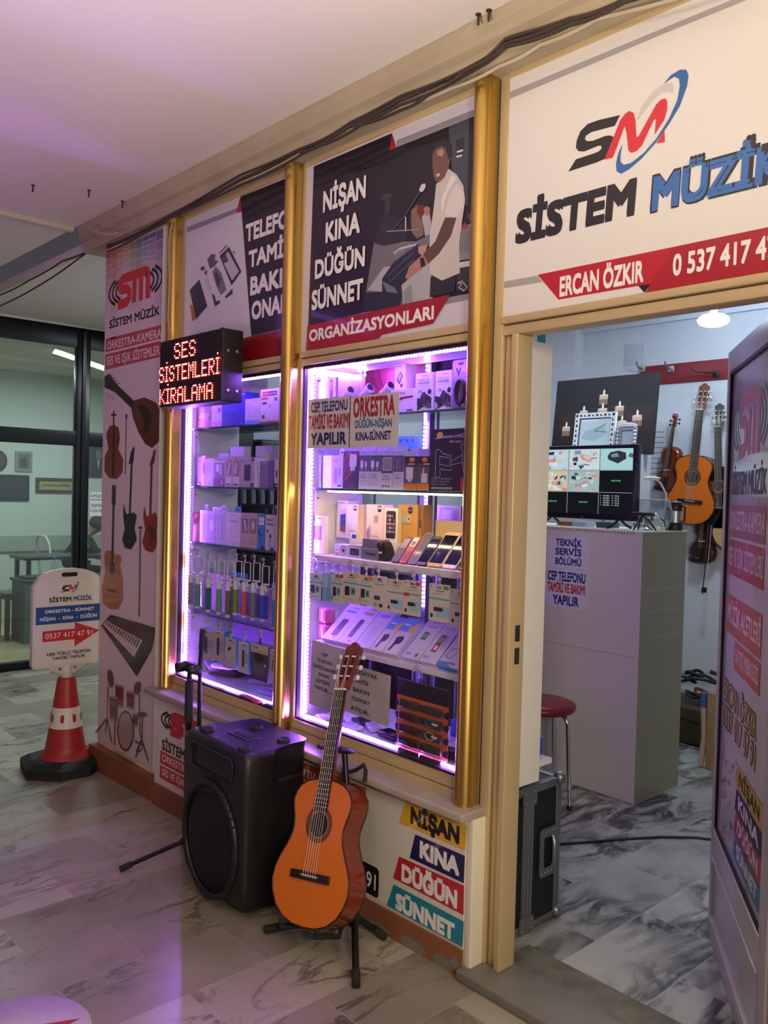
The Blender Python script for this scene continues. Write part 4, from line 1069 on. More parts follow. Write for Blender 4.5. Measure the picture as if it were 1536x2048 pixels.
def lg(u0, z0, w, h, red, blk):
    def st(pts, wd, c):
        A.line([(u0 + a * w, z0 + b * h) for a, b in pts], wd * w, c)
    for s, cx in ((-1, .5), (1, .5)):
        for r in (.34, .41, .48): st([(cx + s * r * math.cos(math.radians(a)), .5 + (r + .02) * .9 * math.sin(math.radians(a))) for a in range(-42, 43, 12)], .026, blk)
    st([(.225, .6), (.235, .7), (.29, .76), (.68, .76), (.73, .72), (.74, .66), (.74, .12)], .082, red); st([(.5, .64), (.5, .12)], .072, red); st([(.62, .64), (.62, .12)], .072, red)
    st([(.225, .62), (.245, .52), (.37, .5), (.41, .42), (.41, .28), (.37, .19), (.2, .17)], .082, red)


u0, u1 = .07, .60
lg(u0, 1.60, u1 - u0, .27, '#a8434c', '#4a3c46'); A.t('SİSTEM MÜZİK', u0 + .01, 1.52, .065, '#3a2f3a', u1 - u0 - .02, 'L', .03)
A.r(u0, 1.385, u1, 1.485, '#97505e'); A.t('ORKESTRA-KAMERA', u0 + .01, 1.41, .055, '#c4b6c0', u1 - u0 - .02, 'L', .02)
A.r(u0, 1.265, u1, 1.375, '#a3404a'); A.t('SES VE IŞIK SİSTEMLERİ', u0 + .01, 1.295, .055, '#c4b6c0', u1 - u0 - .02, 'L', .02)
A.r(u0 + .01, 1.08, u1, 1.20, '#b5604f'); A.t('MÜZİK ALETLERİ', u0 + .03, 1.115, .055, '#d0c0c0', u1 - u0 - .04, 'L', .03)
A.r(u0 + .16, .985, u1, 1.07, '#b5604f'); A.t('SATIŞ MERKEZİ', u0 + .18, 1.01, .042, '#d0c0c0', u1 - u0 - .2, 'L', .02)
A.t('ERCAN ÖZKIR', u0 + .012, .862, .064, '#17141a', u1 - u0 - .03, 'L', .055); A.t('ERCAN ÖZKIR', u0 + .014, .865, .06, '#b89a62', u1 - u0 - .034, 'L', .02)
A.t('0537 417 47 91', u0 + .012, .782, .064, '#17141a', u1 - u0 - .03, 'L', .055); A.t('0537 417 47 91', u0 + .014, .785, .06, '#b89a62', u1 - u0 - .034, 'L', .02)
for z, c, w_, tc in ((.69, '#b8953a', 'NİŞAN', '#1a1518'), (.62, '#2a2450', 'KINA', '#d0c6d0'), (.55, '#a03a44', 'DÜĞÜN', '#d0c6d0'), (.48, '#3a6f90', 'SÜNNET', '#d0c6d0')):
    A.poly([(u0 + .26, z - .03), (.70, z - .03), (.70, z + .035), (u0 + .28, z + .035)], c); A.t(w_, u0 + .31, z - .015, .038, tc, .28, 'L', .045)
for i in range(26):
    rr = random.Random(i); A.e(u0 + .02 + rr.random() * .3 + (.15 if i > 13 else 0), .43 + rr.random() * (.13 if i > 13 else .36), .003 + rr.random() * .004, .004 + rr.random() * .008, '#3d3148', 8)
A.line([(u0 + .05, .70), (u0 + .03, .62), (u0 + .06, .55), (u0 + .10, .57), (u0 + .09, .62), (u0 + .05, .60)], .006, '#4a3b52'); A.line([(u0 + .02, .80), (u0 + .05, .72), (u0 + .02, .66)], .006, '#4a3b52')
mb.build('printed_pane', t)

# --- flight case under the display, handle side to the door
fx, y0, y1, zt = -1.752, .225, .535, .508
t = thing('flight_case', 'black flight case with aluminium edges just inside the door', 'flight case', (fx - .2, (y0 + y1) / 2, 0.004))
mb = MB(); mb.box((fx - .40, y0 + .004, .010), (fx - .004, y1 - .004, zt - .004), mat('case_laminate', '#0e0e11', .5, var=.1, bump=.1, scale=80)); mb.build('shell', t)
mb = MB(); e = .030
for a, b in (((y0, .006), (y0 + e, zt)), ((y1 - e, .006), (y1, zt))): mb.box((fx - .028, a[0], a[1]), (fx, b[0], b[1]), ALU, .003); mb.box((fx - .40, a[0], a[1]), (fx - .372, b[0], b[1]), ALU, .003)
for z in (.006, zt - .028): mb.box((fx - .028, y0, z), (fx, y1, z + .028), ALU, .003); mb.box((fx - .40, y0, z), (fx, y0 + .028, z + .028), ALU, .003); mb.box((fx - .40, y1 - .028, z), (fx, y1, z + .028), ALU, .003)
mb.box((fx - .01, y0 + .095, .01), (fx + .003, y0 + .15, zt), ALU, .002); mb.box((fx - .40, y0 + .095, zt - .004), (fx, y0 + .15, zt + .003), ALU, .002)
for y in (y0 + .105, y0 + .122, y0 + .14): mb.box((fx + .002, y - .002, .02), (fx + .005, y + .002, zt - .01), STEEL)
mb.build('aluminium_edging', t)
for y in (y0, y1):
    for z in (.004, zt):
        for x in (fx, fx - .40):
            mb = MB(); yy = y + (.008 if y == y0 else -.008); zz = min(max(z, .027), zt - .006)
            mb.ball((x + (-.006 if x == fx else .006), yy, zz), .023, ALU, 8); mb.build('ball_corner', t)
for z in (.035, zt - .035):
    mb = MB(); mb.prism(rrect(y0 + .085, z - .03, y0 + .16, z + .03, .012), (fx + .006, 0, 0), UY, UZ, .006, ALU)
    for y in (y0 + .098, y0 + .147):
        for d in (-.016, .016): mb.lathe([(.004, 0), (.003, .002)], (fx + .006, y, z + d), STEEL, 8, (1, 0, 0))
    mb.build('corner_brace', t)
mb = MB(); ya, yb, za, zb = y0 + .185, y0 + .285, .175, .345
out = rrect(ya, za, yb, zb, .016); inn = rrect(ya + .022, za + .032, yb - .016, zb - .032, .008); n = len(out)
mb.add([(fx + .006, y, z) for y, z in out] + [(fx + .006, y, z) for y, z in inn] + [(fx - .012 + .012, y, z) for y, z in out] + [(fx - .003, y, z) for y, z in inn], [(i, (i + 1) % n, n + (i + 1) % n, n + i) for i in range(n)] + [(2 * n + i, 2 * n + (i + 1) % n, (i + 1) % n, i) for i in range(n)], ALU)
mb.add([(fx - .0028, y, z) for y, z in inn], [tuple(range(n))], mat('recess_black', '#08080a', .7))
mb.tube([(fx + .004, yb - .028, za + .035), (fx + .016, yb - .034, za + .05), (fx + .016, yb - .034, zb - .05), (fx + .004, yb - .028, zb - .035)], .008, STEEL, 8)
for i in range(5):
    for z in (za + .014, zb - .014): mb.lathe([(.004, 0), (.003, .002)], (fx + .006, ya + .012 + i * .019, z), STEEL, 8, (1, 0, 0))
mb.build('recessed_handle', t)

# --- tall service counter
cx1, cy0, cy1, ch = -2.178, 1.735, 2.165, 1.33
t = thing('service_counter', 'tall pale laminate service counter standing inside the shop', 'counter', (-2.8, 1.95, 0.004))
mb = MB(); mb.box((-3.55, cy0, .004), (cx1, cy1, ch), PANEL); mb.box((-3.55, cy0 - .002, .716), (cx1 - .02, cy0, .722), mat('seam_trim', '#b8b0aa', .4)); 
for z in (1.04, .93, .80): mb.box((cx1, cy0 + .02, z), (cx1 + .0012, cy1, z + .012), mat('tape_mark', '#8f8d7c', .3))
mb.build('body', t)
mb = MB(); mb.box((cx1, cy0 + .003, .004), (cx1 + .0006, cy1, ch), mat('counter_side_shade', '#85836f', .3, var=.06)); mb.build('side_panel', t)  # same counter, its shaded side painted on as a darker olive grey
mb = MB(); mb.box((-3.55, cy0 - .004, ch), (cx1 + .004, cy1 + .004, ch + .006), M_WHITE, .002)
for i in range(60): mb.box((-3.2 + i * .0165, cy0 - .0045, ch - .012), (-3.2 + i * .0165 + .004, cy0 - .0035, ch + .004), mat('edge_stud', '#8f8a84', .4))
mb.build('counter_top', t)
CT = ch + .006
NT = [oy(1138, v, cy0).z for v in (1072, 1138, 1140, 1217)]
for nm, rows, zz0, zz1, lab in (('a', [('TEKNİK', .70), ('SERVİS', .42), ('BÖLÜMÜ', .12)], NT[1], NT[0], 'upper notice in blue letters on the counter front'),
                                ('b', [('CEP TELEFONU', .70), ('TAMİRİ VE BAKIMI', .40), ('YAPILIR', .08)], NT[3], NT[2], 'lower notice with a red middle line on the counter front')):
    xr = oy(1178, 1100, cy0).x; nw = xr - oy(1094, 1100, cy0).x; mb = MB(); mb.box((xr - nw, cy0 - .003, zz0), (xr, cy0 - .0012, zz1), mat('notice_paper', '#cfcde0', .5, var=.02))
    A = Art(mb, (xr - nw, cy0 - .003, zz0), UX, UZ, nw, zz1 - zz0)
    for i, (s_, v) in enumerate(rows):
        A.t(s_, .5 if nm == 'b' else .53, v, .23 if nm == 'b' else .19, '#b0202c' if s_.startswith('TAM') else '#22287e', .9 if nm == 'b' and i < 2 else .62, 'C', .05)
    tag(mb.build('paper_notice'), lab, 'paper notice')

# --- monitor with camera pictures
ty = 1.845
t = thing('monitor', 'black flat monitor with nine camera pictures on the service counter', 'monitor', (-2.56, ty, CT))
a, b = oy(1275, 888, ty), oy(1272, 1043, ty); X1, Z1, Z0 = a.x, a.z, b.z; X0 = X1 - .62
mb = MB(); mb.box((X0, ty, Z0), (X1, ty + .04, Z1), mat('monitor_bezel', '#0c0c0f', .25), .004); mb.text('LG', paint('#9a9aa0'), (X0 + .30, ty - .001, Z0 + .006), UX, UZ, .008); mb.build('housing', t)
sx0, sx1, sz0, sz1 = X0 + .018, X1 - .018, Z0 + .028, Z1 - .018
mb = MB(); cw, chh = (sx1 - sx0) / 3, (sz1 - sz0) / 3
E_ = lambda n_, c_, s_=1.0: glow('pixel_' + n_, c_, s_)
K = [0.0008]


def cell(pts, m):
    K[0] += .00004; mb.add([(x, ty - K[0], z) for x, z in pts], [tuple(range(len(pts)))], m)


mb.add([(sx0, ty - .0006, sz0), (sx1, ty - .0006, sz0), (sx1, ty - .0006, sz1), (sx0, ty - .0006, sz1)], [(0, 1, 2, 3)], E_('off', (.008, .008, .012)))
sc = random.Random(11); PAL = [(.75, .9, .95), (.55, .75, .8), (.03, .04, .09), (.7, .5, .45), (.85, .9, .95), (.25, .35, .5), (.8, .3, .3), (.06, .08, .12), (.75, .7, .5)]
for ci, ri, bg in ((0, 0, (.6, .8, .9)), (1, 0, (.7, .82, .85)), (2, 0, (.45, .78, .8)), (0, 1, (.75, .65, .4)), (1, 1, (.4, .58, .58))):
    x_, z_ = sx0 + ci * cw + .002, sz1 - (ri + 1) * chh + .002; w_, h_ = cw - .004, chh - .004
    cell([(x_, z_), (x_ + w_, z_), (x_ + w_, z_ + h_), (x_, z_ + h_)], E_('bg%d%d' % (ci, ri), bg, .8))
    if ci == 2:
        car = E_('van', (.03, .035, .05))
        cell([(x_ + w_ * p, z_ + h_ * q_) for p, q_ in ((.22, .62), (.30, .82), (.55, .90), (.78, .80), (.80, .52), (.55, .30), (.26, .48))], car); cell([(x_ + w_ * p, z_ + h_ * q_) for p, q_ in ((.32, .72), (.52, .80), (.58, .62), (.36, .58))], E_('vanglass', (.18, .25, .3)))
        cell([(x_ + w_ * p, z_ + h_ * q_) for p, q_ in ((.85, .62), (1, .55), (1, .75), (.9, .78))], E_('kerb', (.1, .12, .16)))
        continue
    for k_ in range(34):
        u, v = sc.random() * .84, sc.random() * .82; du, dv = sc.uniform(.04, .22), sc.uniform(.04, .2); sk = sc.uniform(-.06, .06); pi_ = sc.randrange(len(PAL))
        P_ = [(u, v), (u + du, v + sk), (u + du, v + dv + sk), (u, v + dv)]
        cell([(x_ + w_ * min(max(p, 0), 1), z_ + h_ * min(max(q_, 0), 1)) for p, q_ in P_], E_('p%d' % pi_, PAL[pi_], .8))
for ci, ri in ((2, 1), (1, 2), (0, 2)): mb.text('VIDEO KAYBI', E_('green', (.1, .7, .15)), (sx0 + (ci + .5) * cw, ty - .003, sz1 - (ri + .5) * chh), UX, UZ, .008, .055, 'C')
for k_ in range(5): mb.text('1  CH01  4  512', E_('label', (.6, .7, .8)), (sx0 + 2 * cw + .01, ty - .003, sz1 - 2 * chh - .02 - k_ * .012), UX, UZ, .006, .11)
for k_ in (1, 2): cell([(sx0 + k_ * cw - .0012, sz0), (sx0 + k_ * cw + .0012, sz0), (sx0 + k_ * cw + .0012, sz1), (sx0 + k_ * cw - .0012, sz1)], E_('grid', (.4, .45, .5))); cell([(sx0, sz0 + k_ * chh - .001), (sx1, sz0 + k_ * chh - .001), (sx1, sz0 + k_ * chh + .001), (sx0, sz0 + k_ * chh + .001)], E_('grid', (.4, .45, .5)))
mb.build('screen', t)
for x in (X0 + .10, X1 - .10):
    mb = MB()
    for s in (-1, 1): mb.tube([(x, ty + .02, Z0 + .01), (x + .01 * s, ty + .02 + s * .045, CT + .02), (x + .015 * s, ty + .02 + s * .085, CT + .006)], .007, BLK, 8)
    mb.build('foot', t)
for k_, (x0_, c_, lab) in enumerate(((-2.80, '#8a4a2a', 'small brown box under the monitor on the counter'), (-2.70, '#9ab0c8', 'pale blue box under the monitor on the counter'), (-2.55, '#3a5a4a', 'dark green box under the monitor on the counter'))):
    mb = MB(); mb.box((x0_, 1.90, CT), (x0_ + .09, 1.98, CT + .022 + .004 * k_), paint(c_), .002); tag(mb.build('small_box'), lab, 'box')

# --- glass bowl, desk lamp, tripod, flask
bx, by = oy(1303, 1050, 1.97).x, 1.97
t = thing('glass_bowl', 'clear round glass bowl of scraps beside the monitor', 'bowl', (bx, by, CT))
mb = MB(); mb.lathe([(.05, 0), (.085, .02), (.105, .06), (.105, .10), (.09, .145), (.082, .155)], (bx, by, CT), glass('bowl_glass', (.86, .9, .9), 1.5, .03, .06), 24); mb.build('bowl', t)
mb = MB(); mb.tube([(bx + .082 * math.cos(v), by + .082 * math.sin(v), CT + .155) for v in [j * math.pi / 12 for j in range(24)]], .0028, mat('bowl_rim', '#b8c4c4', .1), 6, closed=True); mb.build('rim', t)
mb = MB(); rr = random.Random(5)
for i in range(26):
    c = Vector((bx + rr.uniform(-.06, .06), by + rr.uniform(-.06, .06), CT + .012 + rr.random() * .06)); mb.M = Matrix.Translation(c) @ Matrix.Rotation(rr.random() * 3, 4, (rr.random(), rr.random(), 1)); mb.box((-.018, -.012, -.002), (.018, .012, .002), paint(['#d8d6c8', '#b8bcae', '#7a7c70', '#e4e0d2', '#4a4c48'][i % 5]))
mb.M = None; o_ = mb.build('paper_scraps', t); o_['kind'] = 'stuff'
lx, ly = bx - .03, 2.13
t = thing('desk_lamp', 'small white gooseneck lamp behind the glass bowl', 'lamp', (lx, ly, CT))
mb = MB(); mb.lathe([(.035, 0), (.035, .008), (.01, .012)], (lx, ly, CT), M_WHITE, 18); mb.build('base', t)
mb = MB(); mb.tube([(lx, ly, CT + .01), (lx + .02, ly, CT + .10), (lx + .015, ly, CT + .19), (lx - .02, ly, CT + .245), (lx - .05, ly, CT + .265)], .005, M_WHITE, 8); mb.build('neck', t)
mb = MB(); mb.ball((lx - .07, ly, CT + .268), .05, M_WHITE, 10, 1, .45, .22); mb.build('lamp_head', t)
px_, py_ = oy(1285, 1055, 1.80).x, 1.80
t = thing('mini_tripod', 'small black tripod holding a flat device before the bowl', 'tripod', (px_, py_, CT))
for a in (20, 140, 260):
    mb = MB(); mb.tube([(px_, py_, CT + .075), (px_ + .03 * math.cos(math.radians(a)), py_ + .03 * math.sin(math.radians(a)), CT + .05), (px_ + .065 * math.cos(math.radians(a)), py_ + .065 * math.sin(math.radians(a)), CT + .005)], .005, BLK, 6); mb.build('leg', t)
mb = MB(); mb.rbox(px_ - .055, px_ + .055, py_ - .02, py_ + .02, CT + .075, CT + .092, BLK, .004); mb.build('holder', t)
mx_, my_ = oy(1344, 1050, 2.10).x + .012, 2.10
t = thing('travel_flask', 'black and steel travel flask at the end of the counter', 'flask', (mx_, my_, CT))
mb = MB(); mb.lathe([(.042, 0), (.044, .004), (.042, .035), (.038, .04)], (mx_, my_, CT), BLK, 22); mb.build('base', t)
mb = MB(); mb.lathe([(.037, .04), (.037, .10)], (mx_, my_, CT), STEEL, 22); mb.build('body', t)
mb = MB(); mb.lathe([(.038, .10), (.040, .104), (.038, .14), (.030, .15), (.0, .15)], (mx_, my_, CT), BLK, 22); mb.tube([(mx_ + .036, my_, CT + .13), (mx_ + .058, my_, CT + .12), (mx_ + .056, my_, CT + .05), (mx_ + .038, my_, CT + .045)], .005, BLK, 6); mb.build('lid', t)

# --- cabinet behind the counter carrying picture and frames
t = thing('back_cabinet', 'grey storage cabinet standing behind the service counter', 'cabinet', (-3.1, 2.56, .004))
mb = MB(); mb.box((-3.45, 2.32, .004), (-2.765, 2.80, 1.765), mat('cabinet_grey', '#b8bcc0', .5)); mb.build('body', t)
mb = MB(); mb.box((-3.43, 2.312, .06), (-3.11, 2.32, 1.74), mat('cabinet_door', '#c2c6ca', .45), .002); mb.build('door', t)
mb = MB(); mb.box((-3.105, 2.312, .06), (-2.785, 2.32, 1.74), MATS['cabinet_door'], .002); mb.build('door', t)
# candle picture on canvas
yP = 2.74; q = lambda x, y: (1080 + x / 3.4125, 600 + y / 3.4125)
BL = oy(*q(78, 985), yP); BR = oy(*q(750, 1020), yP); TR = oy(*q(805, 485), yP); TL = oy(*q(122, 550), yP)
zb_ = 1.766; hC = TR.z - zb_
mb = MB(); A0 = Vector((BL.x + .02, yP - .03, zb_)); uu = UX; vv = Vector((0, .10, 1)).normalized(); Wc = BR.x - BL.x + .01
n_ = uu.cross(vv)
mb.prism([(0, 0), (Wc, 0), (Wc, hC), (0, hC)], A0, uu, vv, .025, mat('canvas_dark', '#140f10', .6, var=.1))
A = Art(mb, A0, uu, vv, Wc, hC)
A.r(0, 0, 1, .62, '#1d1110'); A.r(.03, .30, .97, .58, '#2a1512'); A.r(.1, .36, .9, .52, '#351a13')
for u, v, s in ((.14, .34, .9), (.31, .54, .9), (.50, .73, .95), (.50, .55, 1.05), (.665, .57, .95), (.84, .44, 1.0), (.70, .38, 1.0), (.30, .38, .8)):
    A.r(u - .045 * s, v - .09 * s, u + .045 * s, v + .035 * s, '#8f6a52'); A.r(u - .045 * s, v - .02 * s, u + .045 * s, v + .035 * s, '#cdb39a'); A.e(u, v + .035 * s, .045 * s, .014, '#e2cfb4')
    A.e(u, v + .075 * s, .010, .036, '#f6efe4'); A.r(u - .06 * s, v - .10 * s, u + .06 * s, v - .09 * s, '#3a2018')
tag(mb.build('canvas_picture'), 'dark canvas picture of lit candles leaning behind the monitor', 'picture')


def frame_thing(name, lab, px0, px1, pyt, y, z0, lean, fm, art, bw=.03, scal=False):
    a = oy(px0, pyt, y); b = oy(px1, pyt, y); w = b.x - a.x; h = a.z - z0
    t = thing(name, lab, 'picture frame', ((a.x + b.x) / 2, y, z0))
    vv = Vector((0, lean, 1)).normalized(); o = Vector((a.x, y, z0))
    mb = MB()
    for P_ in ([(0, 0), (w, 0), (w, bw), (0, bw)], [(0, h - bw), (w, h - bw), (w, h), (0, h)], [(0, bw), (bw, bw), (bw, h - bw), (0, h - bw)], [(w - bw, bw), (w, bw), (w, h - bw), (w - bw, h - bw)]): mb.prism(P_, o, UX, vv, .018, fm)
    if scal:
        for i in range(9):
            for d in (bw * .3, ): mb.tube([o + UX * (w * (i + .5) / 9 - .012) + vv * (h - .004), o + UX * (w * (i + .5) / 9) + vv * (h + .008 + .006 * math.sin(math.pi * (i + .5) / 9) * 2), o + UX * (w * (i + .5) / 9 + .012) + vv * (h - .004)], .006, fm, 6)
        for i in range(7):
            for xx in (.004, w - .004): mb.ball(o + UX * xx + vv * (h * (i + .5) / 7), .011, fm, 5)
    else:
        dk = mat('frame_cutout', '#1c2226', .6)
        for i in range(10):
            for vy in (bw * .3, h - bw * .7): mb.flat([(w * (i + .2) / 10, vy), (w * (i + .75) / 10, vy), (w * (i + .75) / 10, vy + bw * (.4 if i % 2 else .15)), (w * (i + .2) / 10, vy + bw * .4)], o, UX, vv, dk, .0006)
        for i in range(8):
            for vx in (bw * .3, w - bw * .7): mb.flat([(vx, h * (i + .2) / 8), (vx + bw * .4, h * (i + .2) / 8), (vx + bw * (.4 if i % 2 else .15), h * (i + .75) / 8), (vx, h * (i + .75) / 8)], o, UX, vv, dk, .0006)
    mb.build('frame', t)
    mb = MB(); mb.prism([(bw, bw), (w - bw, bw), (w - bw, h - bw), (bw, h - bw)], o - Vector((0, -.008, 0)), UX, vv, .006, art); A = Art(mb, o + Vector((0, .008, 0)) + UX * bw + vv * bw, UX, vv, w - 2 * bw, h - 2 * bw)
    if not scal:
        A.r(.0, .0, 1, .03, '#3a322a'); A.r(0, .97, 1, 1, '#3a322a'); A.r(0, 0, .03, 1, '#3a322a'); A.r(.97, 0, 1, 1, '#3a322a')
        A.poly([(.2, .55), (.8, .75), (.85, .45), (.5, .2), (.1, .3)], '#a8c0c4'); A.line([(.5, .55), (.85, .8)], .004, '#59646a'); A.line([(.5, .55), (.9, .5)], .004, '#59646a'); A.r(.1, .88, .6, .94, '#dfeff0')
    mb.build('picture', t)


frame_thing('table_frame', 'white cut-out table frame before the candle picture', 1146, 1227, 826, 2.45, 1.766, .12, mat('frame_white', '#dfe8e6', .4), mat('print_pale', '#c3d6d8', .3), .032)
frame_thing('table_frame', 'small ornate silver frame right of the white frame', 1233, 1269, 852, 2.45, 1.766, .12, mat('frame_silver', '#c9ccd4', .25, .5), mat('mirror_pale', '#aebccb', .2), .022, True)

# --- pendant bulb
lx, ly = oy(1427, 640, 2.6).x, 2.6; zl = oy(1427, 640, 2.6).z
t = thing('pendant_bulb', 'glowing wide bulb hanging on a cord inside the shop', 'lamp', (lx, ly, 2.79))
mb = MB(); mb.tube([(lx, ly, zl + .09), (lx, ly, 2.79)], .003, BLK, 6); mb.build('cord', t)
mb = MB(); mb.lathe([(.018, .03), (.02, .035), (.018, .08), (.006, .10)], (lx, ly, zl), mat('socket_grey', '#9a9a9c', .5), 16); mb.build('socket', t)
mb = MB(); mb.lathe([(.02, .036), (.06, .026), (.083, .008), (.085, -.006), (.073, -.022), (.042, -.034), (0, -.038)], (lx, ly, zl), glow('bulb_light', (.66, .84, 1.0), 150), 24); mb.build('bulb', t)

# --- red coat board with hooks on the back wall
yb_ = 3.38; a, b = oy(1279, 734, 3.36), oy(1320, 768, 3.36)
t = thing('hook_board', 'dark red board with hooks on the back wall', 'hook board', ((a.x - 2.2) / 2, yb_, b.z))
mb = MB(); mb.box((a.x, 3.36, b.z), (-2.2, yb_, a.z), mat('hook_board_red', '#7e1620', .4), .002); mb.build('board', t)
for px, nm in ((1286, 'hook'), (1343, 'hook'), (1432, 'hook')):
    c = oy(px, 738 if px != 1432 else 748, 3.36); mb = MB(); m_ = STEEL if px != 1432 else BLK
    mb.box((c.x - .022, 3.352, c.z - .022), (c.x + .022, 3.36, c.z + .022), m_, .002); mb.tube([(c.x, 3.352, c.z), (c.x, 3.31, c.z), (c.x - (.11 if px == 1432 else 0), 3.28, c.z + .02), (c.x - (.13 if px == 1432 else 0), 3.27, c.z + .04)], .006, m_, 6); mb.build(nm, t)

# --- instruments on the back wall
t = thing('wall_guitar', 'orange classical guitar hanging on the back wall', 'guitar', (0, 0, 0), rot=(0, 0, 0))
make_guitar(t)
gb, gt = oy(1375, 1048, 3.25), oy(1405, 766, 3.25); kk = (gt - gb).length / 1.0
t.matrix_world = Matrix.Translation(gb) @ Matrix.Rotation(math.atan2(gt.x - gb.x, gt.z - gb.z), 4, 'Y') @ Matrix.Rotation(math.radians(2), 4, 'Z') @ Matrix.Scale(kk, 4)
for ch in t.children:
    if ch.name.startswith('headstock'): pass
VRED = mat('violin_varnish', '#6e2c14', 0.25, var=.2, scale=7, coat=.6); VDK = mat('violin_dark', '#3a1a10', 0.3, var=.2, coat=.5)
VH = [(0, 0), (.006, .045), (.03, .085), (.07, .103), (.11, .10), (.135, .085), (.15, .088), (.152, .07), (.17, .058), (.20, .054), (.225, .062), (.235, .080), (.25, .074), (.29, .083), (.32, .078), (.345, .055), (.355, .02), (.356, 0)]


def make_violin(t, wood):
    mb = MB(); L = [(w, 0, z) for z, w in VH] + [(-w, 0, z) for z, w in VH[-2:0:-1]]; n = len(L)
    C_ = [(x * .8, -.012, .178 + (z - .178) * .88) for x, y, z in L]; D_ = [(x * .8, .046, .178 + (z - .178) * .88) for x, y, z in L]; B_ = [(x, .034, z) for x, y, z in L]
    vs = C_ + L + B_ + D_
    mb.add(vs, [(k * n + i, k * n + n + i, k * n + n + (i + 1) % n, k * n + (i + 1) % n) for k in range(3) for i in range(n)][:], wood, True); mb.add(C_, [tuple(range(n))[::-1]], wood); mb.add(D_, [tuple(range(n))], wood)
    for s in (-1, 1): mb.tube([(s * .030, -.0125, .215), (s * .038, -.0125, .195), (s * .040, -.0125, .165), (s * .046, -.0125, .145)], .0025, VD, 5)
    mb.build('body', t)
    mb = MB(); lofted(mb, [[(-.012, -.016, .33), (0, .0, .33), (.012, -.016, .33)], [(-.011, -.020, .50), (0, .0, .50), (.011, -.020, .50)]], wood); mb.build('neck', t)
    mb = MB(); mb.prism([(-.02, .20), (.02, .20), (.012, .50), (-.012, .50)], (0, -.024, 0), UX, UZ, .005, W_EB); mb.build('fingerboard', t)
    mb = MB(); mb.rbox(-.012, .012, -.018, .006, .50, .57, wood, .004); mb.lathe([(.018, -.018), (.020, -.012), (.020, .008), (.016, .014)], (0, -.008, .582), wood, 14, (1, 0, 0)); mb.build('scroll', t)
    for s, z in ((-1, .515), (1, .53), (-1, .545), (1, .56)):
        mb = MB(); mb.tube([(0, -.006, z), (s * .03, -.006, z)], .003, W_EB, 6); mb.rbox(min(s * .028, s * .044), max(s * .028, s * .044), -.010, -.002, z - .008, z + .008, W_EB, .003); mb.build('peg', t)
    mb = MB(); mb.prism([(-.010, .02), (.010, .02), (.018, .125), (-.018, .125)], (0, -.026, 0), UX, UZ, .006, W_EB); mb.build('tailpiece', t)
    mb = MB(); mb.prism([(-.022, 0), (.022, 0), (.018, .032), (-.018, .030)], (0, -.012, .17), UX, Vector((0, -1, 0)), .004, BONE); mb.build('bridge', t)
    mb = MB(); mb.ball((-.045, -.018, .03), .04, W_EB, 8, 1.2, .35, .6); mb.build('chin_rest', t)
    mb = MB()
    for i in range(4): x = (i - 1.5) * .009; mb.tube([(x, -.03, .12), (x, -.044, .172), (x * .6, -.030, .50)], .0006, NYL, 4, cap=False)
    mb.build('strings', t)


t = thing('violin', 'red brown violin hanging left of the wall guitar', 'violin', (0, 0, 0), rot=(0, 0, 0)); make_violin(t, VRED)
gb, gt = oy(1330, 985, 3.30), oy(1353, 828, 3.30)
t.matrix_world = Matrix.Translation(gb) @ Matrix.Rotation(math.atan2(gt.x - gb.x, gt.z - gb.z), 4, 'Y') @ Matrix.Scale((gt - gb).length / .60, 4)
t = thing('violin', 'dark brown violin hanging upright below the wall guitar', 'violin', (0, 0, 0), rot=(0, 0, 0)); make_violin(t, VDK)
gb = oy(1402, 1128, 3.32)
t.matrix_world = Matrix.Translation(gb) @ Matrix.Rotation(math.radians(3), 4, 'Y') @ Matrix.Scale(.88, 4)
t = thing('violin_bow', 'dark violin bow hanging over the dark violin', 'bow', (0, 0, 0), rot=(0, 0, 0))
a, b = oy(1418, 1050, 3.255), oy(1405, 1188, 3.255)
mb = MB(); mb.tube([a, b], .004, VDK, 6); mb.build('stick', t)
mb = MB(); mb.tube([a + Vector((.018, 0, 0)), b + Vector((.018, 0, .03))], .002, NYL, 4); mb.build('hair', t)
mb = MB(); mb.box(b + Vector((-.006, -.006, .01)), b + Vector((.026, .006, .045)), BLK, .002); mb.build('frog', t)
# black guitar and natural guitar behind the orange one
t = thing('wall_guitar', 'black guitar hanging half hidden behind the orange wall guitar', 'guitar', (0, 0, 0), rot=(0, 0, 0))
make_guitar(t, mat('gloss_black', '#0d0d10', .2, coat=.5), MATS['gloss_black'], MATS['gloss_black'])
t.matrix_world = Matrix.Translation(oy(1432, 1062, 3.285) + Vector((.02, 0, .02))) @ Matrix.Rotation(math.radians(-3), 4, 'Y') @ Matrix.Scale(.80, 4)
t = thing('wall_guitar', 'pale natural guitar hanging at the door side of the dark violin', 'guitar', (0, 0, 0), rot=(0, 0, 0))
make_guitar(t, mat('pale_spruce', '#c9a56a', .3, coat=.4), mat('pale_ribs', '#8a5a30', .3, coat=.4))
t.matrix_world = Matrix.Translation(oy(1455, 1100, 3.285) + Vector((.04, 0, 0))) @ Matrix.Scale(.80, 4)
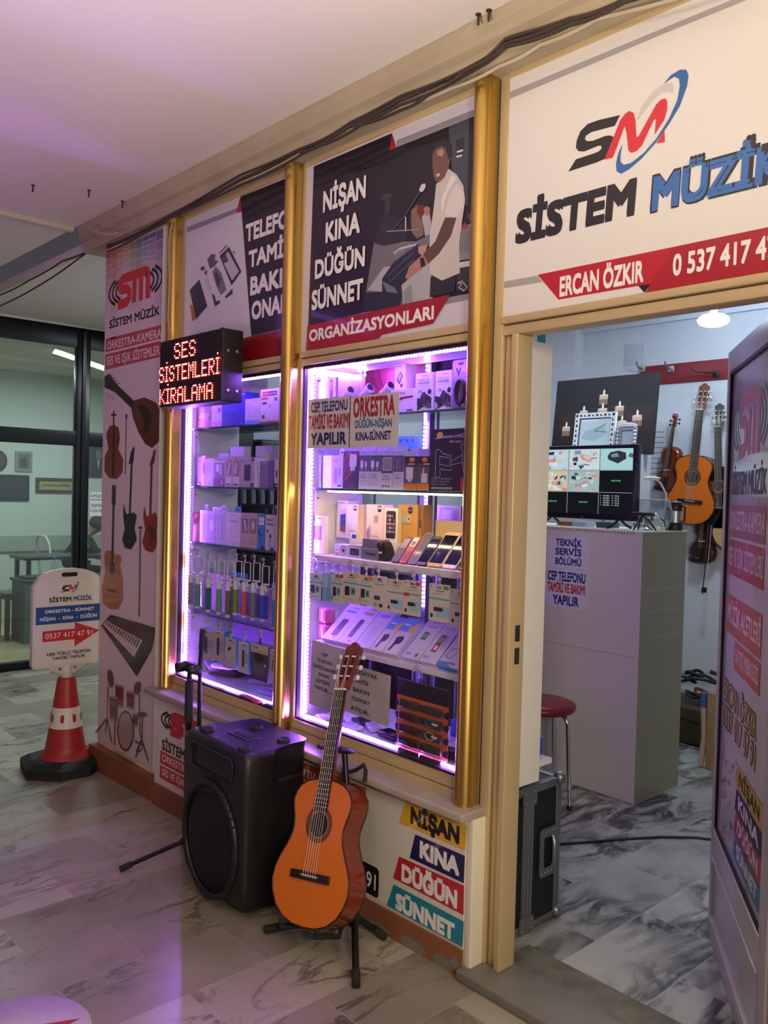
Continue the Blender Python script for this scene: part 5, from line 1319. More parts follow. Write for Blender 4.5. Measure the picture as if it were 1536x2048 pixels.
# papers on the back wall
a, b = oy(1309, 845, 3.378), oy(1325, 960, 3.378)
mb = MB(); mb.box((a.x - .03, 3.374, b.z), (b.x + .02, 3.378, a.z), mat('paper_white', '#cdd2da', .6)); A = Art(mb, (a.x - .03, 3.374, b.z), UX, UZ, b.x - a.x + .05, a.z - b.z)
for i in range(9): A.r(.12, .1 + i * .09, .85, .12 + i * .09, '#8a90a0')
tag(mb.build('wall_paper_sheet'), 'white typed paper sheet on the back wall beside the violin', 'paper')
a, b = oy(1250, 690, 3.378), oy(1286, 728, 3.378)
mb = MB(); mb.box((a.x, 3.374, b.z), (b.x, 3.378, a.z), mat('switch_plate', '#c3c9d4', .4), .002); tag(mb.build('wall_plate'), 'pale square cover plate high on the back wall', 'cover plate')

# --- suitcase with cables, strap
SC = oz(1420, 1500, .004); sy = SC.y - .01
t = thing('suitcase', 'old brown suitcase on the floor by the back wall', 'suitcase', (SC.x - .12, sy + .17, .004))
mb = MB(); mb.rbox(SC.x - .40, SC.x + .12, sy, sy + .34, .006, .235, mat('old_leather', '#4a3a26', .6, var=.25, scale=9), .018); mb.box((SC.x - .40, sy - .002, .15), (SC.x + .12, sy + .001, .156), BLK); mb.build('shell', t)
mb = MB(); mb.box((SC.x - .02, sy - .008, .13), (SC.x + .03, sy, .175), STEEL, .003); mb.lathe([(.018, 0), (.018, .006)], (SC.x + .005, sy - .008, .14), STEEL, 12, (0, -1, 0)); mb.build('latch', t)
for i in range(7):
    rr = random.Random(40 + i); cx_, cy_, r_ = SC.x - .15 + rr.uniform(-.13, .18), sy + .17 + rr.uniform(-.09, .08), rr.uniform(.05, .09); c_ = ['#16161a', '#16161a', '#6a2a18', '#16161a', '#202a34', '#16161a', '#3a2016'][i]
    mb = MB(); mb.tube([(cx_ + r_ * math.cos(a) * (1 + .1 * math.sin(3 * a)), cy_ + r_ * .8 * math.sin(a), .262 + .03 * i + .012 * math.sin(a * 2 + i)) for a in [q_ * .3 for q_ in range(56)]], .010, paint(c_), 6)
    tag(mb.build('cable_coil'), ('lowest black', 'thick black', 'reddish', 'loose black', 'dark blue', 'upper black', 'topmost brown')[i] + ' cable coil heaped on the old suitcase', 'cable', 'cables heaped on the suitcase')
a, b = oy(1408, 1385, 2.55), oy(1402, 1498, 2.55)
t = thing('gig_strap', 'pale strap with blue wrap hanging beside the suitcase', 'strap', (b.x, 2.55, .004))
mb = MB(); mb.tube([(a.x, 2.55, a.z - .06), (a.x + .012, 2.55, .18), (b.x, 2.55, .015)], .017, mat('pale_webbing', '#b39a86', .7), 8); mb.build('webbing', t)
mb = MB(); mb.tube([(a.x, 2.55, a.z), (a.x, 2.55, a.z - .08)], .019, mat('blue_wrap', '#3a5a9a', .3), 8); mb.build('wrap', t)
mb = MB(); mb.box((a.x + .03, 2.53, .004), (a.x + .09, 2.60, a.z + .01), mat('raw_wood', '#8f7656', .7, var=.2), .003); tag(mb.build('wooden_post'), 'short raw wooden post behind the blue wrapped strap', 'post')
mb = MB(); c = oz(1372, 1440, .1); mb.M = Matrix.Translation((c.x - .03, 2.86, .10)) @ Matrix.Rotation(.3, 4, 'Y'); mb.box((-.05, 0, -.06), (.05, .006, .10), paint('#8f8f86')); mb.M = None
tag(mb.build('cardboard_scrap'), 'grey board scrap leaning against the suitcase', 'board')

# --- red stools
def stool(x, y, lab, first=None):
    t = thing('round_stool', lab, 'stool', (x, y, .004), 'red round stools in the shop')
    mb = MB(); mb.lathe([(.14, .455), (.16, .46), (.168, .475), (.165, .492), (.14, .502), (0, .505)], (x, y, 0), mat('red_vinyl_seat', '#7c0f1c', .35, var=.06), 28); mb.build('seat', t)
    for a in (10, 100, 190, 280):
        c_, s_ = math.cos(math.radians(a)), math.sin(math.radians(a))
        mb = MB(); mb.tube([(x + .09 * c_, y + .09 * s_, .452), (x + .125 * c_, y + .125 * s_, .442), (x + .142 * c_, y + .142 * s_, .41), (x + .165 * c_, y + .165 * s_, .02)], .010, CHROME, 10); l_ = mb.build('leg', t)
        mb = MB(); mb.lathe([(.013, 0), (.013, .02)], (x + .165 * c_, y + .165 * s_, .004), RUB, 10); mb.build('foot_cap', l_)
    return t


sp = oz(1105, 1427, .46)
st1 = stool(sp.x - .09, sp.y + .03, 'red round stool by the counter near the doorway')
# --- cord on the floor
mb = MB(); mb.tube([oz(x, y, .009) for x, y in ((1118, 1688), (1180, 1684), (1250, 1678), (1320, 1674), (1390, 1675), (1425, 1679), (1470, 1690))], .0055, mat('black_cord', '#0f0f12', .5), 6)
tag(mb.build('power_cord'), 'thin black cord running across the shop floor', 'cord')
# ================================================================ DISPLAY WINDOWS
LILAC = (0.62, 0.36, 1.0)
STRIP = glow('led_strip_violet', (0.36, 0.12, 1.0), 2.6)
BEAD = glow('led_bead', (0.34, 0.11, 1.0), 520)
STRIPW = glow('led_strip_warm', (1.0, 0.66, 0.30), 2)
BEADW = glow('led_bead_warm', (1.0, 0.66, 0.28), 100)
AMBER = glow('led_bead_amber', (1.0, 0.42, 0.08), 40)
CABW = mat('display_white_panel', '#d9d2dc', 0.4, var=.03)


def led_strip(name, label, segs, nrm, warm=False, w=.010, amber=()):
    """segs: list of (a, b); nrm: the way the diodes look."""
    t = thing(name, label, 'led strip', (Vector(segs[0][0]) + Vector(segs[0][1])) / 2, 'LED strips round the displays')
    mb = MB(); nv = Vector(nrm).normalized()
    for a, b in segs:
        a, b = Vector(a), Vector(b); d = (b - a).normalized(); s = d.cross(nv).normalized() * (w / 2)
        mb.add([a - s, b - s, b + s, a + s, a - s - nv * .002, b - s - nv * .002, b + s - nv * .002, a + s - nv * .002], [(3, 2, 1, 0), (4, 5, 6, 7), (0, 1, 5, 4), (2, 3, 7, 6)], STRIPW if warm else STRIP)
    mb.build('tape', t)
    mb = MB()
    for a, b in segs:
        a, b = Vector(a), Vector(b); L = (b - a).length; n = int(L / .0155); d = (b - a) / L; s = d.cross(nv).normalized()
        for i in range(n):
            c = a + d * (L * (i + .5) / n) + nv * .0015; r = .0042
            mm = BEADW if warm else (AMBER if any(abs((i + .5) / n - q_) < .02 for q_ in amber) else BEAD)
            P_ = [c - d * r - s * r, c + d * r - s * r, c + d * r + s * r, c - d * r + s * r]
            mb.add(P_ + [p + nv * .0025 for p in P_], [(4, 5, 6, 7), (0, 1, 5, 4), (1, 2, 6, 5), (2, 3, 7, 6), (3, 0, 4, 7)], mm)
    o_ = mb.build('diodes', t)
    return t


FD = YF + .045            # just behind the pane
SHY0, SHY1 = 0.115, 0.375
CABS = []
for i, (x0, x1, nm, zs) in enumerate(((-3.66, -2.785, 'narrow', (1.775, 1.498, 1.230, 0.900)), (-2.70, -1.785, 'wide', (1.780, 1.504, 1.242, 0.900)))):
    t = thing('display_case', 'white %s display case with glass shelves behind the window' % nm, 'display case', ((x0 + x1) / 2, .25, .523))
    xr = -1.742 if i else -2.745
    mb = MB(); mb.box((x0 - .012, FD, .525), (x0 + .002, SHY1 + .01, 2.01), CABW, .001); mb.build('side_panel', t)
    mb = MB(); mb.box((xr - .016, .15 if i else FD + .01, .525), (xr, SHY1 + .01, 2.005), M_WHITE, .001); mb.build('side_panel', t)
    mb = MB(); mb.box((x0, FD, .565), (xr - .014, SHY1 + .10, .583), CABW); mb.build('floor_panel', t)
    for k, z in enumerate(zs):
        if i and k == 2:
            mb = MB(); mb.box((x0 + .055, SHY0 - .02, z - .026), (xr - .018, SHY1, z), CABW, .002); mb.box((x0 + .03, SHY0 + .03, z - .022), (x0 + .055, SHY1, z - .004), CABW); mb.build('shelf', t)
            mb = MB(); mb.box((x0 + .13, SHY0 + .095, z), (x0 + .55, SHY1, z + .062), CABW, .002); mb.build('shelf_step', t)
        elif i and k == 3:
            mb = MB(); mb.box((x0 + .05, SHY0 - .02, z - .02), (xr - .018, SHY1, z), CABW, .002); mb.build('shelf', t)
        else:
            mb = MB(); mb.box((x0 + .004, SHY0, z - .008), (xr - .018, SHY1, z), M_SHELFGLASS); mb.box((x0 + .004, SHY0 - .0015, z - .008), (xr - .018, SHY0, z), mat('glass_edge_green', '#3a5f74', .1, spec=.8)); mb.build('glass_shelf', t)
        mb = MB()
        for xb, s in ((x0 + .003, 1),):
            pr = [(SHY0 + .01, z - .010), (SHY1 - .02, z - .010), (SHY1 - .02, z - .035), (SHY0 + .16, z - .045), (SHY0 + .08, z - .075), (SHY0 + .035, z - .12), (SHY0 + .01, z - .13)]
            mb.prism(pr[::-1], (xb, 0, 0), UY, UZ, .003, CABW); mb.prism(pr, (xb + .012, 0, 0), UY, UZ, .012, CABW)
            mb.lathe([(.004, 0), (.004, .002)], (xb + .012, SHY0 + .022, z - .04), mat('screw_dark', '#3a3a44', .5), 8, (1, 0, 0))
        mb.build('bracket', t)
    CABS.append((x0, xr - .016, zs))
yl = FD + .004
xa, xb = -3.652, -2.80
led_strip('led_strip', 'violet LED strip round the narrow display window', [((xa, yl + .01, .60), (xa, yl + .01, 1.965)), ((xa, yl + .006, 1.972), (xb, yl + .006, 1.972)), ((xa, yl + .006, .592), (xb, yl + .006, .592))], (.35, -.9, 0), amber=(.08, .16, .2, .38, .40))
xa, xb = -2.692, -1.80
led_strip('led_strip', 'violet LED strip round the wide display window', [((xa, yl + .01, .60), (xa, yl + .01, 1.965)), ((xa, yl + .006, 1.972), (xb, yl + .006, 1.972)), ((xa, yl + .006, .592), (xb, yl + .006, .592))], (.35, -.9, 0))
led_strip('led_strip', 'violet LED strip along the top end of the wide display', [((xa, .12, 1.975), (xa, .36, 1.975)), ((xa + .004, .37, 1.975), (xa + .004, .37, 2.075))], (.8, -.2, -.5), w=.008)
yb_ = SHY1 + .02
pv = [oy(853, 690, yb_), oy(855, 608, yb_), oy(855, 728, yb_), oy(848, 900, yb_), oy(852, 988, yb_), oy(850, 1062, yb_), oy(848, 1148, yb_), oy(846, 1215, yb_)]
led_strip('led_strip', 'violet LED strip on the post at the back of the wide display', [(pv[0], pv[1]), (pv[3], pv[2]), (pv[5], pv[4]), (pv[7], pv[6])], (.5, -.8, 0))
mb = MB(); px_ = pv[0].x; mb.box((px_ - .012, yb_ + .003, .525), (px_ + .028, yb_ + .03, 2.05), mat('back_post', '#5a6472', .4)); struct(mb, 'trim_12')
led_strip('led_strip', 'warm LED strip under the second shelf of the wide display', [((-2.61, SHY0 + .012, 1.494), (-1.81, SHY0 + .012, 1.494))], (0, -.35, -1), True, .009)


# ---------------------------------------------------------------- goods
def pack(name, cat, label, q, xl, xr, yb, yt, y=.135, d=.05, col='#d8d4dc', art=None, side=None, z=None, group=None, yaw=0.0, tab=None):
    a, b, c = oy(*q(xl, yb), y), oy(*q(xr, yb), y), oy(*q(xl, yt), y)
    z0 = a.z if z is None else z + .001; w = b.x - a.x; h = c.z - z0
    mb = MB(); mb.M = Matrix.Translation((a.x, y, z0)) @ Matrix.Rotation(yaw, 4, 'Z')
    w /= math.cos(yaw)
    m = paint(col) if isinstance(col, str) else col
    mb.box((0, 0, 0), (w, d, h), m)
    if side: mb.add([(w + .0004, 0, 0), (w + .0004, d, 0), (w + .0004, d, h), (w + .0004, 0, h)], [(0, 1, 2, 3)], paint(side))
    A = Art(mb, (0, 0, 0), UX, UZ, w, h)
    for it in art or ():
        k, r = it[0], it[1:]
        getattr(A, {'r': 'r', 'e': 'e', 't': 't', 'p': 'poly', 'l': 'line'}[k])(*r)
    if tab:
        mb.prism([(w * .25, h), (w * .75, h), (w * .68, h + .028), (w * .32, h + .028)], (0, d * .5, 0), UX, UZ, .001, paint(tab)); mb.flat(ell(w * .5, h + .012, w * .10, .005, 10), (0, d * .5, 0), UX, UZ, paint('#2a2430'), .0008)
    mb.M = None
    o = mb.build(name); tag(o, label, cat, group)
    return o


G1 = 'boxes on the top shelf of the narrow display'; G2 = 'boxes on the second shelf of the narrow display'; G3 = 'boxes on the third shelf of the narrow display'
q = crop(350, 720, 6.4); zz = CABS[0][2][0]
pack('product_box', 'box', 'brown box with camera photo, first on the top shelf, narrow window', q, 275, 462, 845, 500, .14, .06, '#6d5746', [('r', 0, 0, 1, .25, '#8a6a40'), ('e', .35, .75, .08, .12, '#2a2426'), ('e', .58, .76, .08, .12, '#2a2426'), ('p', [(.1, .35), (.8, .25), (.9, .5), (.3, .5)], '#9a8c7c')], z=zz, group=G1)
pack('product_box', 'box', 'white box with two small icons on the top shelf, narrow window', q, 464, 596, 845, 490, .14, .06, '#ddd6e2', [('r', 0, 0, 1, .2, '#d8a8d0'), ('r', .62, .5, .9, .66, '#a8a0b4'), ('e', .76, .58, .07, .05, '#26222c'), ('r', .62, .75, .9, .9, '#a8a0b4')], z=zz, group=G1)
bb = pack('product_box', 'box', 'large blue box in the middle of the top shelf, narrow window', q, 600, 884, 832, 485, .14, .10, '#2a3fc4', [('t', 'ADSL MODEM', .1, .88, .06, '#8aa0f0', .6)] + [('r', .12, .80 - .07 * i, .12 + .6 * (.6 + .4 * math.sin(i * 5)), .82 - .07 * i, '#5a70e0') for i in range(9)] + [('e', .9, .08, .05, .04, '#6a80e8')], z=zz, group=G1)
pack('product_box', 'box', 'pale box with blue foot band on the top shelf, narrow window', q, 892, 1080, 822, 505, .14, .08, '#d4cce0', [('r', 0, 0, 1, .17, '#7fa6e8')] + [('r', .25, .3 + .1 * i, .38, .315 + .1 * i, '#8a84a0') for i in range(4)] + [('r', .66, .3 + .1 * i, .8, .315 + .1 * i, '#8a84a0') for i in range(4)] + [('e', .55 + .1 * i, .93, .02, .02, '#3a3648') for i in range(4)], z=zz, group=G1)
pack('product_box', 'box', 'white box with red and navy label, last on the top shelf', q, 1086, 1320, 795, 385, .135, .10, '#ded8e4', [('r', .12, .80, .5, .93, '#b4283a'), ('r', .5, .80, .92, .93, '#20285a'), ('t', 'FORNAX', .15, .83, .06, WHITE, .32), ('t', 'ELECTRIC', .53, .83, .06, WHITE, .36), ('r', .06, .70, .42, .76, '#8a7440'), ('r', .12, .57, .36, .63, '#4a4454'), ('e', .55, .28, .30, .22, '#c8c0d0'), ('e', .55, .29, .27, .20, '#dcd6e2'), ('r', 0, 0, 1, .07, '#b4506a'), ('e', .55, .5, .03, .06, '#9a94a4'), ('r', .78, .64, .92, .74, '#6a6474'), ('r', .12, .15, .26, .26, '#5a5464')], '#c9c0d4', z=zz, group=G1)
netz = zz + (bb.dimensions.z)
pack('product_box', 'box', 'small blue router box lying on the large blue box', q, 735, 905, 490, 428, .16, .07, '#3a3cae', [('t', 'netis', .45, .3, .4, '#d8d4f0', .5, 'L', .02)], '#2d46d0', z=netz, group=G1)
for i in range(3):
    a = oy(*q(745, 415), .27); w_ = oy(*q(960, 415), .27).x - a.x
    mb = MB(); hh = [.155, .05, .05][i]; z_ = zz + sum([.155, .05, .05][:i]); mb.box((a.x, .27, z_), (a.x + w_, .37, z_ + hh), mat('pale_carton', '#c9c0d0', .6), .002)
    tag(mb.build('carton'), ('lowest pale carton behind the large blue box', 'middle pale carton behind the large blue box', 'topmost pale carton behind the large blue box')[i], 'carton', 'pale cartons at the back of the top shelf')
zz = CABS[0][2][1]
LINES = lambda c='#8a84a0', n=5, x0=.15, x1=.75, y0=.1, dy=.05: [('r', x0, y0 + dy * i, x1 - .1 * (i % 2), y0 + dy * i + .012, c) for i in range(n)]
P2 = [
    (258, 335, 1612, 1242, '#6a6480', [('r', 0, 0, 1, .14, '#16141c'), ('t', 'PRO', .3, .04, .06, WHITE, .4), ('r', .2, .86, .95, .88, '#3a3648'), ('r', .2, .93, .95, .95, '#3a3648'), ('e', .25, .24, .1, .06, '#3a3648')], 'grey box with black foot, first on the second shelf, narrow window'),
    (337, 378, 1612, 1225, '#d6a8d4', [('e', .6, .58, .4, .2, '#5a2028')], 'pink box with a dark red mark on the second shelf'),
    (382, 488, 1612, 1262, '#d6cfe0', LINES(n=6, y0=.55) + [('r', .05, .05, .12, .9, '#f0e8ff')], 'white box with faint text lines on the second shelf'),
    (492, 633, 1610, 1285, '#d2cadc', [('r', .06, .35, .94, .9, '#7a7290'), ('r', .2, .55, .5, .85, '#e0dcea'), ('r', .55, .45, .75, .85, '#c8c2d4'), ('r', 0, 0, 1, .34, '#6a4a74'), ('e', .75, .16, .12, .10, '#c0a0b8')], 'charger box with window over a purple foot, second shelf'),
    (637, 728, 1612, 1235, '#c8b4b8', [('r', .15, .35, .9, .88, '#9a8078'), ('p', [(.3, .4), (.45, .4), (.75, .8), (.6, .82)], '#e8e0e4'), ('r', .1, .05, .95, .33, '#d8d0da'), ('l', [(.15, .08), (.8, .08)], .006, '#3a2a30'), ('r', .3, .90, .5, .97, '#b0702a')], 'first of two twin beige cable boxes on the second shelf'),
    (730, 828, 1612, 1235, '#c8b4b8', [('r', .15, .35, .9, .88, '#9a8078'), ('p', [(.25, .45), (.4, .4), (.6, .75), (.45, .82)], '#e8e0e4'), ('r', .1, .05, .95, .33, '#d8d0da'), ('l', [(.15, .08), (.8, .08)], .006, '#3a2a30'), ('r', .3, .90, .5, .97, '#b0702a')], 'second of two twin beige cable boxes, beside the phone case box'),
    (834, 1012, 1614, 1248, '#aea6b0', [('p', rrect(.27, .22, .73, .76, .04), '#26222c'), ('e', .42, .70, .05, .02, '#5a5464'), ('r', .78, .86, .96, .97, '#2a3a80'), ('t', 'Case', .06, .86, .04, '#5a5464', .4), ('r', .75, .03, .95, .14, '#2a2430'), ('r', .06, .06, .5, .075, '#6a6474')], 'taupe box with a dark phone case print on the second shelf'),
    (1014, 1062, 1616, 1255, '#d8d0e0', [('r', .75, .3, .9, .9, '#6a6480')], 'slim white box beside the taupe phone case box'),
    (1084, 1190, 1622, 1296, '#8070a0', [('e', .25, .75, .07, .04, '#3a2c58'), ('r', .2, .92, .7, .95, '#c0b4d8')], 'purple box with a small dark oval on the second shelf'),
    (1192, 1258, 1622, 1286, '#6f5f98', [], 'plain dark purple box beside the car charger box'),
    (1266, 1420, 1622, 1270, '#d6cede', [('r', 0, 0, 1, .16, '#17141c'), ('t', 'REMAX', .1, .04, .07, WHITE, .6), ('p', [(.38, .35), (.75, .35), (.80, .82), (.35, .82)], '#3a3640'), ('r', .45, .3, .68, .36, '#2a262e'), ('l', [(.2, .35), (.2, .62)], .006, '#3a3640'), ('r', .13, .42, .27, .6, '#5a3038'), ('e', .78, .28, .11, .08, '#7a7484')], 'white car charger box with black foot on the second shelf'),
    (1424, 1456, 1626, 1240, '#cdc4d8', [], 'thin white box at the pole end of the second shelf')]
for xl, xr, yb, yt, c, art, lab in P2: pack('product_box', 'box', lab, q, xl, xr, yb, yt, .14, .045, c, art, z=zz, group=G2, tab='#d8d0e0' if xl == 1266 else None)
for xl, xr, yt, lab in ((700, 880, 1112, 'upright white box behind the twin beige cable boxes'), (1020, 1240, 1102, 'wide white box behind the purple boxes'), (545, 685, 1198, 'lilac box behind the windowed charger box'), (1060, 1150, 1195, 'pale tall box behind the purple box with an oval')):
    pack('product_box', 'box', lab, q, xl, xr, 1600, yt, .235 if xl != 1060 else .19, .035, '#cfc4dc', LINES('#a89cc0', 3), z=zz, group=G2)
q = crop(350, 980, 6.4); zz = CABS[0][2][2]
a = oy(*q(262, 665), .15)
t = thing('spray_bottle', 'pink spray bottle at the LED end of the third shelf', 'bottle', (a.x, .15, zz))
mb = MB(); mb.lathe([(.022, 0), (.024, .004), (.024, .07), (.016, .085)], (a.x, .15, zz), mat('pink_plastic', '#e89ab8', .3), 18); mb.build('bottle', t)
mb = MB(); mb.lathe([(.012, .085), (.012, .115), (.02, .117), (.02, .14), (0, .141)], (a.x, .15, zz), mat('pink_cap', '#e0607a', .3), 18); mb.build('cap', t)
EAR = [('l', [(.35, .25), (.35, .6), (.25, .7)], .0015, '#7a7488'), ('l', [(.65, .25), (.65, .6), (.75, .7)], .0015, '#7a7488'), ('e', .22, .71, .07, .04, '#8a849a'), ('e', .78, .71, .07, .04, '#8a849a')]
BUD = [('l', [(.42, 0.02), (.40, .35), (.25, .52)], .002, '#2a2430'), ('l', [(.62, .02), (.60, .3), (.58, .38)], .002, '#2a2430'), ('e', .24, .54, .10, .045, '#1d1a22'), ('e', .57, .40, .11, .05, '#1d1a22')]
P3 = [
    (314, 412, 668, 255, '#d8d0e4', [('r', .3, .05, .8, .9, '#c0b4dc')], 'clear wrapped white box nearest the pink bottle', '#4a90d0', .03),
    (416, 512, 690, 265, '#c4b8e0', [('r', .1, .1, .9, .9, '#b0a4cc'), ('e', .5, .55, .25, .18, '#e6e0f4')], 'clear wrapped lilac box, second from the pink bottle', None, .03),
    (516, 640, 705, 268, '#cabfe2', [('r', .1, .1, .8, .9, '#b6aacf'), ('l', [(.5, .2), (.45, .8)], .004, '#efe8ff')], 'wide clear wrapped lilac box, third from the pink bottle', '#d8c8e8', .035),
    (644, 830, 735, 282, '#d6cee4', [('t', 'vensa', .35, .90, .03, '#3a3648', .3), ('t', 'EARPHONE', .3, .72, .045, '#7a7490', .6)] + [('l', [(.42, .2), (.42, .55)], .0015, '#9a94ac'), ('l', [(.62, .2), (.62, .55)], .0015, '#9a94ac')] + [('e', .2 + .18 * i, .08, .04, .02, '#8a849a') for i in range(4)], 'wide white earphone box in the middle of the third shelf', '#4a90c8', .05),
    (838, 940, 742, 292, '#b8a8ac', [('r', .1, .42, .9, .85, '#8a6a58'), ('p', [(.35, .78), (.5, .82), (.72, .5), (.58, .46)], '#d8d4d8'), ('t', 'vensa', .3, .9, .035, '#3a3648', .5)] + LINES('#8a7c84', 3, .2, .8, .1, .07), 'taupe box with a tilted silver pen print, third shelf', None, .05),
    (942, 1046, 748, 296, '#b8a8ac', [('r', .1, .42, .9, .85, '#8a6a58'), ('e', .5, .65, .2, .14, '#c8c4cc'), ('t', 'vensa', .3, .9, .035, '#3a3648', .5)] + LINES('#8a7c84', 3, .2, .8, .1, .07), 'taupe box with crumpled foil print, third shelf', None, .05),
    (1050, 1148, 770, 308, '#3a78c8', [('r', .15, .70, .85, .92, '#c8d4ec'), ('t', 'ENJOY', .2, .78, .04, '#3a78c8', .5), ('r', .15, .70, .85, .76, '#e0e6f4'), ('l', [(.45, .08), (.45, .38)], .002, '#16202e'), ('e', .2, .5, .1, .05, '#16202e'), ('e', .42, .40, .1, .05, '#16202e'), ('r', .5, 0, .95, .08, '#1a2030')], 'bright blue earphone box on the third shelf', '#17171c', .05),
    (1152, 1268, 785, 315, '#d8ccdc', [('t', 'MAGIC', .1, .82, .075, '#3a3040', .75, 'L', .03), ('t', 'Wheel', .12, .70, .075, '#3a3040', .72, 'L', .03), ('r', .6, 0, .95, .08, '#2a2430')] + BUD, 'white box with bold black words and earbuds, third shelf', '#17171c', .05),
    (1272, 1418, 800, 325, '#cfc0e8', [('r', .1, .90, .5, 1, '#3a80d0')] + EAR + LINES('#a090c0', 2, .1, .6, .74, .05), 'lilac earphone box with blue side, last on the third shelf', '#17171c', .05)]
for xl, xr, yb, yt, c, art, lab, tb, d in P3: pack('product_box', 'box', lab, q, xl, xr, yb, yt, .14, d, c, art, '#3f8ee6' if xl == 1272 else None, z=zz, group=G3, tab=tb)
pack('product_box', 'box', 'white box standing behind the wrapped boxes, third shelf', q, 470, 670, 690, 215, .21, .03, '#cfc4dc', [('e', .2, .93, .05, .02, '#2a2430'), ('e', .8, .93, .05, .02, '#2a2430')], z=zz, group=G3)
pack('product_box', 'box', 'white and blue box behind the black word box, third shelf', q, 1240, 1430, 780, 240, .22, .03, '#b8c0e0', [('r', 0, .9, 1, 1, '#d8d4ec')], z=zz, group=G3)

# suction hooks: one is built, the rest are copies
def first_hook():
    t = thing('suction_hook', '', 'hook', (0, 0, 0))
    mb = MB(); mb.lathe([(.020, .0), (.021, .0012), (.015, .004), (.006, .007), (.004, .009)], (0, 0, 0), M_CLEAR, 18, (0, 1, 0)); mb.build('cup', t)
    mb = MB(); mb.lathe([(.0055, .006), (.006, .012), (.004, .016)], (0, 0, 0), mat('hook_clear_white', '#d8d0e4', .15, spec=.7), 10, (0, 1, 0)); mb.tube([(0, .012, -.002), (0, .013, -.018), (.003, .010, -.026), (.008, .004, -.025), (.009, .002, -.018)], .0028, MATS['hook_clear_white'], 6); mb.build('hook', t)
    return t


HOOK0 = first_hook(); HOOKN = [0]
HY = YF + .0225


def hook(q, x, y, lab, group):
    p = oy(*q(x, y), HY)
    if HOOKN[0] == 0:
        HOOK0.location = p; HOOK0['label'] = lab; HOOK0['group'] = group
    else: dup(HOOK0, p, lab, None, group)
    HOOKN[0] += 1
    return p


GH = 'suction hooks on the display panes'
WP = mat('white_wire_plastic', '#d8d2e2', .3, var=.02)
STK = [((190, 775), (200, 1490), '#7a7290', 'grey'), ((290, 790), (290, 1510), '#4f9a80', 'sea green'), ((420, 830), (430, 1560), '#1f5f66', 'dark teal'), ((545, 830), (563, 1590), '#5aa078', 'mint green'), ((660, 845), (678, 1625), '#6f6448', 'olive brown'),
       ((760, 830), (775, 1600), '#6a8f1e', 'lime green'), ((870, 845), (885, 1635), '#c8566e', 'pink'), ((990, 850), (1000, 1665), '#7f7890', 'lilac grey'), ((1105, 890), (1120, 1680), '#1f4fe0', 'royal blue'), ((1250, 925), (1280, 1785), '#2f9ae0', 'sky blue')]
for (hx_, hy_), (ex, ey), c, nm in STK:
    p = hook(q, hx_, hy_, 'clear suction hook holding the %s selfie stick' % nm, GH)
    b = oy(*q(ex, ey), HY + .02); top = p.z - .028; x = p.x + .012; yy = HY + .010
    t = thing('selfie_stick', '%s handled selfie stick hanging in the narrow window' % nm, 'selfie stick', (x, yy, b.z), 'selfie sticks hanging in a row')
    mb = MB(); w_ = .016; fz = top - .075
    mb.tube([(x - w_, yy, top), (x - w_, yy, fz), (x + w_, yy + .012, fz), (x + w_, yy + .012, top), (x - w_, yy, top)], .0028, WP, 6); mb.box((x - w_ - .006, yy - .003, fz - .006), (x + w_ + .005, yy + .014, fz), WP, .001); mb.build('phone_clamp', t)
    gz = b.z + (fz - b.z) * .62
    mb = MB(); mb.tube([(x, yy + .006, fz), (x + .002, yy + .006, fz - .03)], .005, WP, 8); mb.ball((x + .006, yy + .006, fz - .028), .008, WP, 6); mb.tube([(x, yy + .006, fz - .03), (b.x, yy + .006, gz + .03)], .0035, WP, 6); mb.build('joint', t)
    mb = MB(); mb.lathe([(.0115, 0), (.0125, .004), (.0125, (gz - b.z))], (b.x, yy + .008, b.z + .012), mat('grip_' + nm.replace(' ', '_'), c, .5), 14); mb.build('grip', t)
    mb = MB(); mb.lathe([(.0125, 0), (.0125, .036), (.008, .042)], (b.x, yy + .008, b.z + .012 + gz - b.z), WP, 14); mb.lathe([(.0105, 0), (.012, .011)], (b.x, yy + .008, b.z), WP, 14); mb.build('end_caps', t)
    if nm in ('sea green', 'mint green', 'lilac grey'):
        mb = MB(); mb.tube([(b.x - .010, yy + .012, b.z + .13), (b.x - .028, yy + .016, b.z + .10), (b.x - .026, yy + .016, b.z + .05), (b.x - .012, yy + .012, b.z + .03)], .004, BLK, 6); mb.build('wrist_cord', t)
# fourth shelf goods behind the sticks
zz = CABS[0][2][3]; G4 = 'boxes on the lowest shelf of the narrow display'
pack('product_box', 'box', 'wide taupe box behind the green selfie sticks', q, 390, 705, 1600, 1050, .20, .05, '#8f8078', [('r', .1, .1, .9, .9, '#85766e'), ('r', .02, .02, .04, .98, '#a89a92')], z=zz, group=G4)
pack('product_box', 'box', 'grey box with black window behind the pink selfie stick', q, 745, 1215, 1700, 1195, .20, .05, '#a090a8', [('r', .35, .08, .95, .8, '#1f1a20'), ('p', rrect(.05, .1, .3, .85, .05), '#5a4f5c'), ('t', 'Smart', .05, .9, .05, '#e0d8e8', .2), ('p', rrect(.40, .12, .62, .72, .05), '#3a1f24')], z=zz, group=G4)
pack('product_box', 'box', 'blue and white box between two taupe boxes', q, 690, 840, 1300, 1055, .255, .04, '#3f86d8', [('t', 'Shockproof', .1, .4, .12, '#a8ccf0', .8)], z=zz, group=G4)
pack('product_box', 'box', 'tall lilac box behind the sky blue selfie stick', q, 1225, 1345, 1740, 1190, .19, .06, '#b09ad8', [('r', .1, .45, .5, .7, '#3a3048')], z=zz, group=G4)
pack('product_box', 'box', 'bright blue box at the pole end of the lowest shelf', q, 1362, 1440, 1400, 1100, .17, .06, '#2f7ae8', [], z=zz + .125, group=G4)
